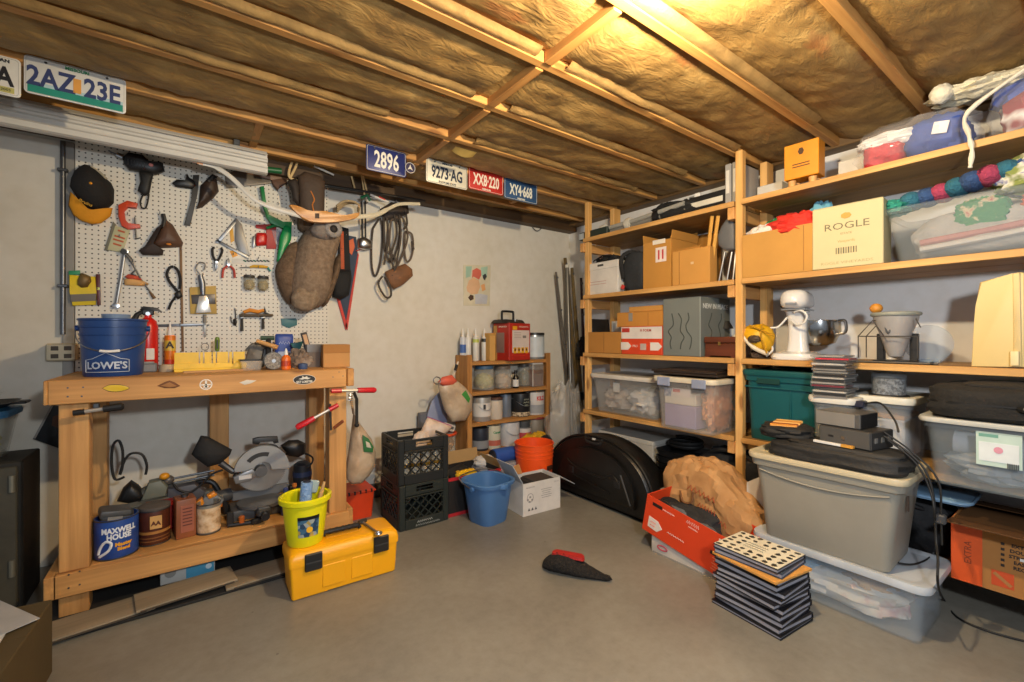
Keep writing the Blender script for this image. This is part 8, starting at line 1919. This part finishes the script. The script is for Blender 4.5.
for i in range(n_cd):
    m = mat(cc[i % 10] if i != n_cd-2 else '#b02a38', .3, var=.15); hh = .0124 if i % 4 else .0142
    t = thing('disc_case', 'disc case %s in the tall stack on the white lid' % ordw[i], 'disc case', (2.508+r_.uniform(-.006,.004), .82+r_.uniform(-.010,.010), zc), QR+r_.uniform(-.08,.08), group='disc cases stacked on the white lid')
    obj('case', MB().box((0, 0, hh/2), (.142, .125, hh-.0006), bev=.001), clear('#8f8f8f', .6, .1), t); obj('insert', MB().box((0, -.002, hh/2), (.134, .117, hh*.55)), m, t); obj('spine', MB().box((0, -.0628, hh/2), (.13, .0008, hh*.6)), m, t)
    zc += hh
# orange striped big box on bottom shelf
t = thing('moving_box', 'large brown box with bright orange stripe on the bottom shelf, right', 'box', (2.755, .155, Z5+.0005), QR); w, h = .54, .25
bx_ = card('#a4713f')
mb = MB().loft([rr(w,.36,.003,0,1), rr(w,.36,.003,h,1), rr(w-.008,.352,.003,h,1), rr(w-.008,.352,.003,.004,1)]); obj('body', mb, bx_, t)
obj('orange_stripe', MB().box((-w/2+.045, -.1805, h/2), (.09, .002, h-.002)), mat('#d4521a', .55), t); obj('orange_stripe', MB().box((-w/2-.0005, 0, h/2), (.002, .355, h-.002)), mat('#c24a18', .55), t)
text('EXTRA', .03, mat('#8a3a18'), t, (-w/2+.05, -.182, h*.5), rot=(PI/2, -PI/2, 0))
obj('square_mark', MB().box((-w/2+.145, -.1805, .055), (.06, .002, .06), rot=(0, .0, 0)), mat('#c04a20', .55), t); obj('mark_bar', MB().box((-w/2+.145, -.182, .055), (.06, .002, .012), rot=(0, .7, 0)), mat('#a4713f', .55), t)
bkk = mat('#2c211a', .6)
for i, s_ in enumerate(('EXTRA LARGE', 'DOUBLE WALL', 'STRONG HOLD', 'EASY CARRY', 'RECYCLABLE')):
    text(s_, .018, bkk, t, (-.045, -.1805, h-.055-.021*i), bold=.0006); obj('bullet', MB().box((-.125, -.1805, h-.055-.021*i), (.010, .002, .010)), bkk, t)
obj('white_mark', MB().box((-.05, -.182, h-.10), (.06, .002, .010)), wht, t); text('22 x 16 x 21', .014, mat('#5a3a24'), t, (-.03, -.1805, .03))
for (y_, a_, rz, L_) in ((-.178, 150, 180, w), (.178, 140, 0, w)):
    o = obj('flap', MB().box((0, .075, 0), (L_-.004, .15, .004), bev=.001), card('#5d4026'), t, (0, y_, h+.002)); o.rotation_euler = (R(8 if y_ > 0 else 172) if y_ < 0 else R(172), 0, 0)
obj('inner_lid', MB().box((0, 0, h-.01), (w-.012, .34, .006)), card('#6b4a2c'), t)
# dark things under the shelf between
t = thing('black_bag', 'black bag on the bottom shelf behind the grey tote', 'bag', (2.86, .62, Z5+.0005)); obj('bag', MB().lump((0, 0, .13), (.14, .16, .14), .15, 3, 121, flat=0, p=4), mat('#131316', .75, bump=.3), t); obj('strap', MB().tube(smoothpts([(-.10,.10,.20),(-.15,.0,.23),(-.10,-.10,.20)], 4), .012, 8), black, t)
t = thing('blue_tray', 'pale blue plastic tray lying on the black bag under the shelf', 'tray', (2.75, .53, .472)); obj('dish', MB().loft([rr(.26,.30,.04,0), rr(.27,.31,.04,.012), rr(.24,.28,.04,.016)]), mat('#7fa3c4', .45), t); obj('rim', MB().tube([(q.x, q.y, .012) for q in rr(.27,.31,.04,0)], .006, 6, closed=True), mat('#7fa3c4', .45), t)
# cables
CO = V((2.25, .45, 0))
Cq = lambda X, *p: [tuple(at(a, b2, X=X)-CO) for a, b2 in p]
def cable(label, pts, r):
    t = thing('power_cable', label, 'cable', CO, group='cables beside the grey tote')
    obj('cable', MB().tube(smoothpts(pts, 5), r, 8), rubber, t); return t
t = cable('black cable that runs down beside the grey tote and away across the floor', Cq(2.30, (884,436),(905,450),(925,470),(934,500),(936,540))+Cq(2.24, (938,560),(938,585))+[tuple(at(a, b2, Z=.006)-CO) for a, b2 in ((944,600),(957,617),(985,630),(1024,641),(1050,646))], .0042)
t = cable('black cable looped on the lid of the low clear tote', Cq(2.30, (888,440),(915,462),(930,490),(935,520))+[tuple(at(a, b2, Z=.245)-CO) for a, b2 in ((934,552),(915,564),(893,560),(900,546),(918,532))], .0036)
t = cable('black cable hanging beside the grey tote with a dark plug on it', Cq(2.31, (884,432),(912,452),(938,480),(941,520),(942,545)), .0036)
obj('plug', MB().box(at(941, 519, X=2.31)-CO, (.03, .03, .035), bev=.005), mat('#3c3d40', .5), t)
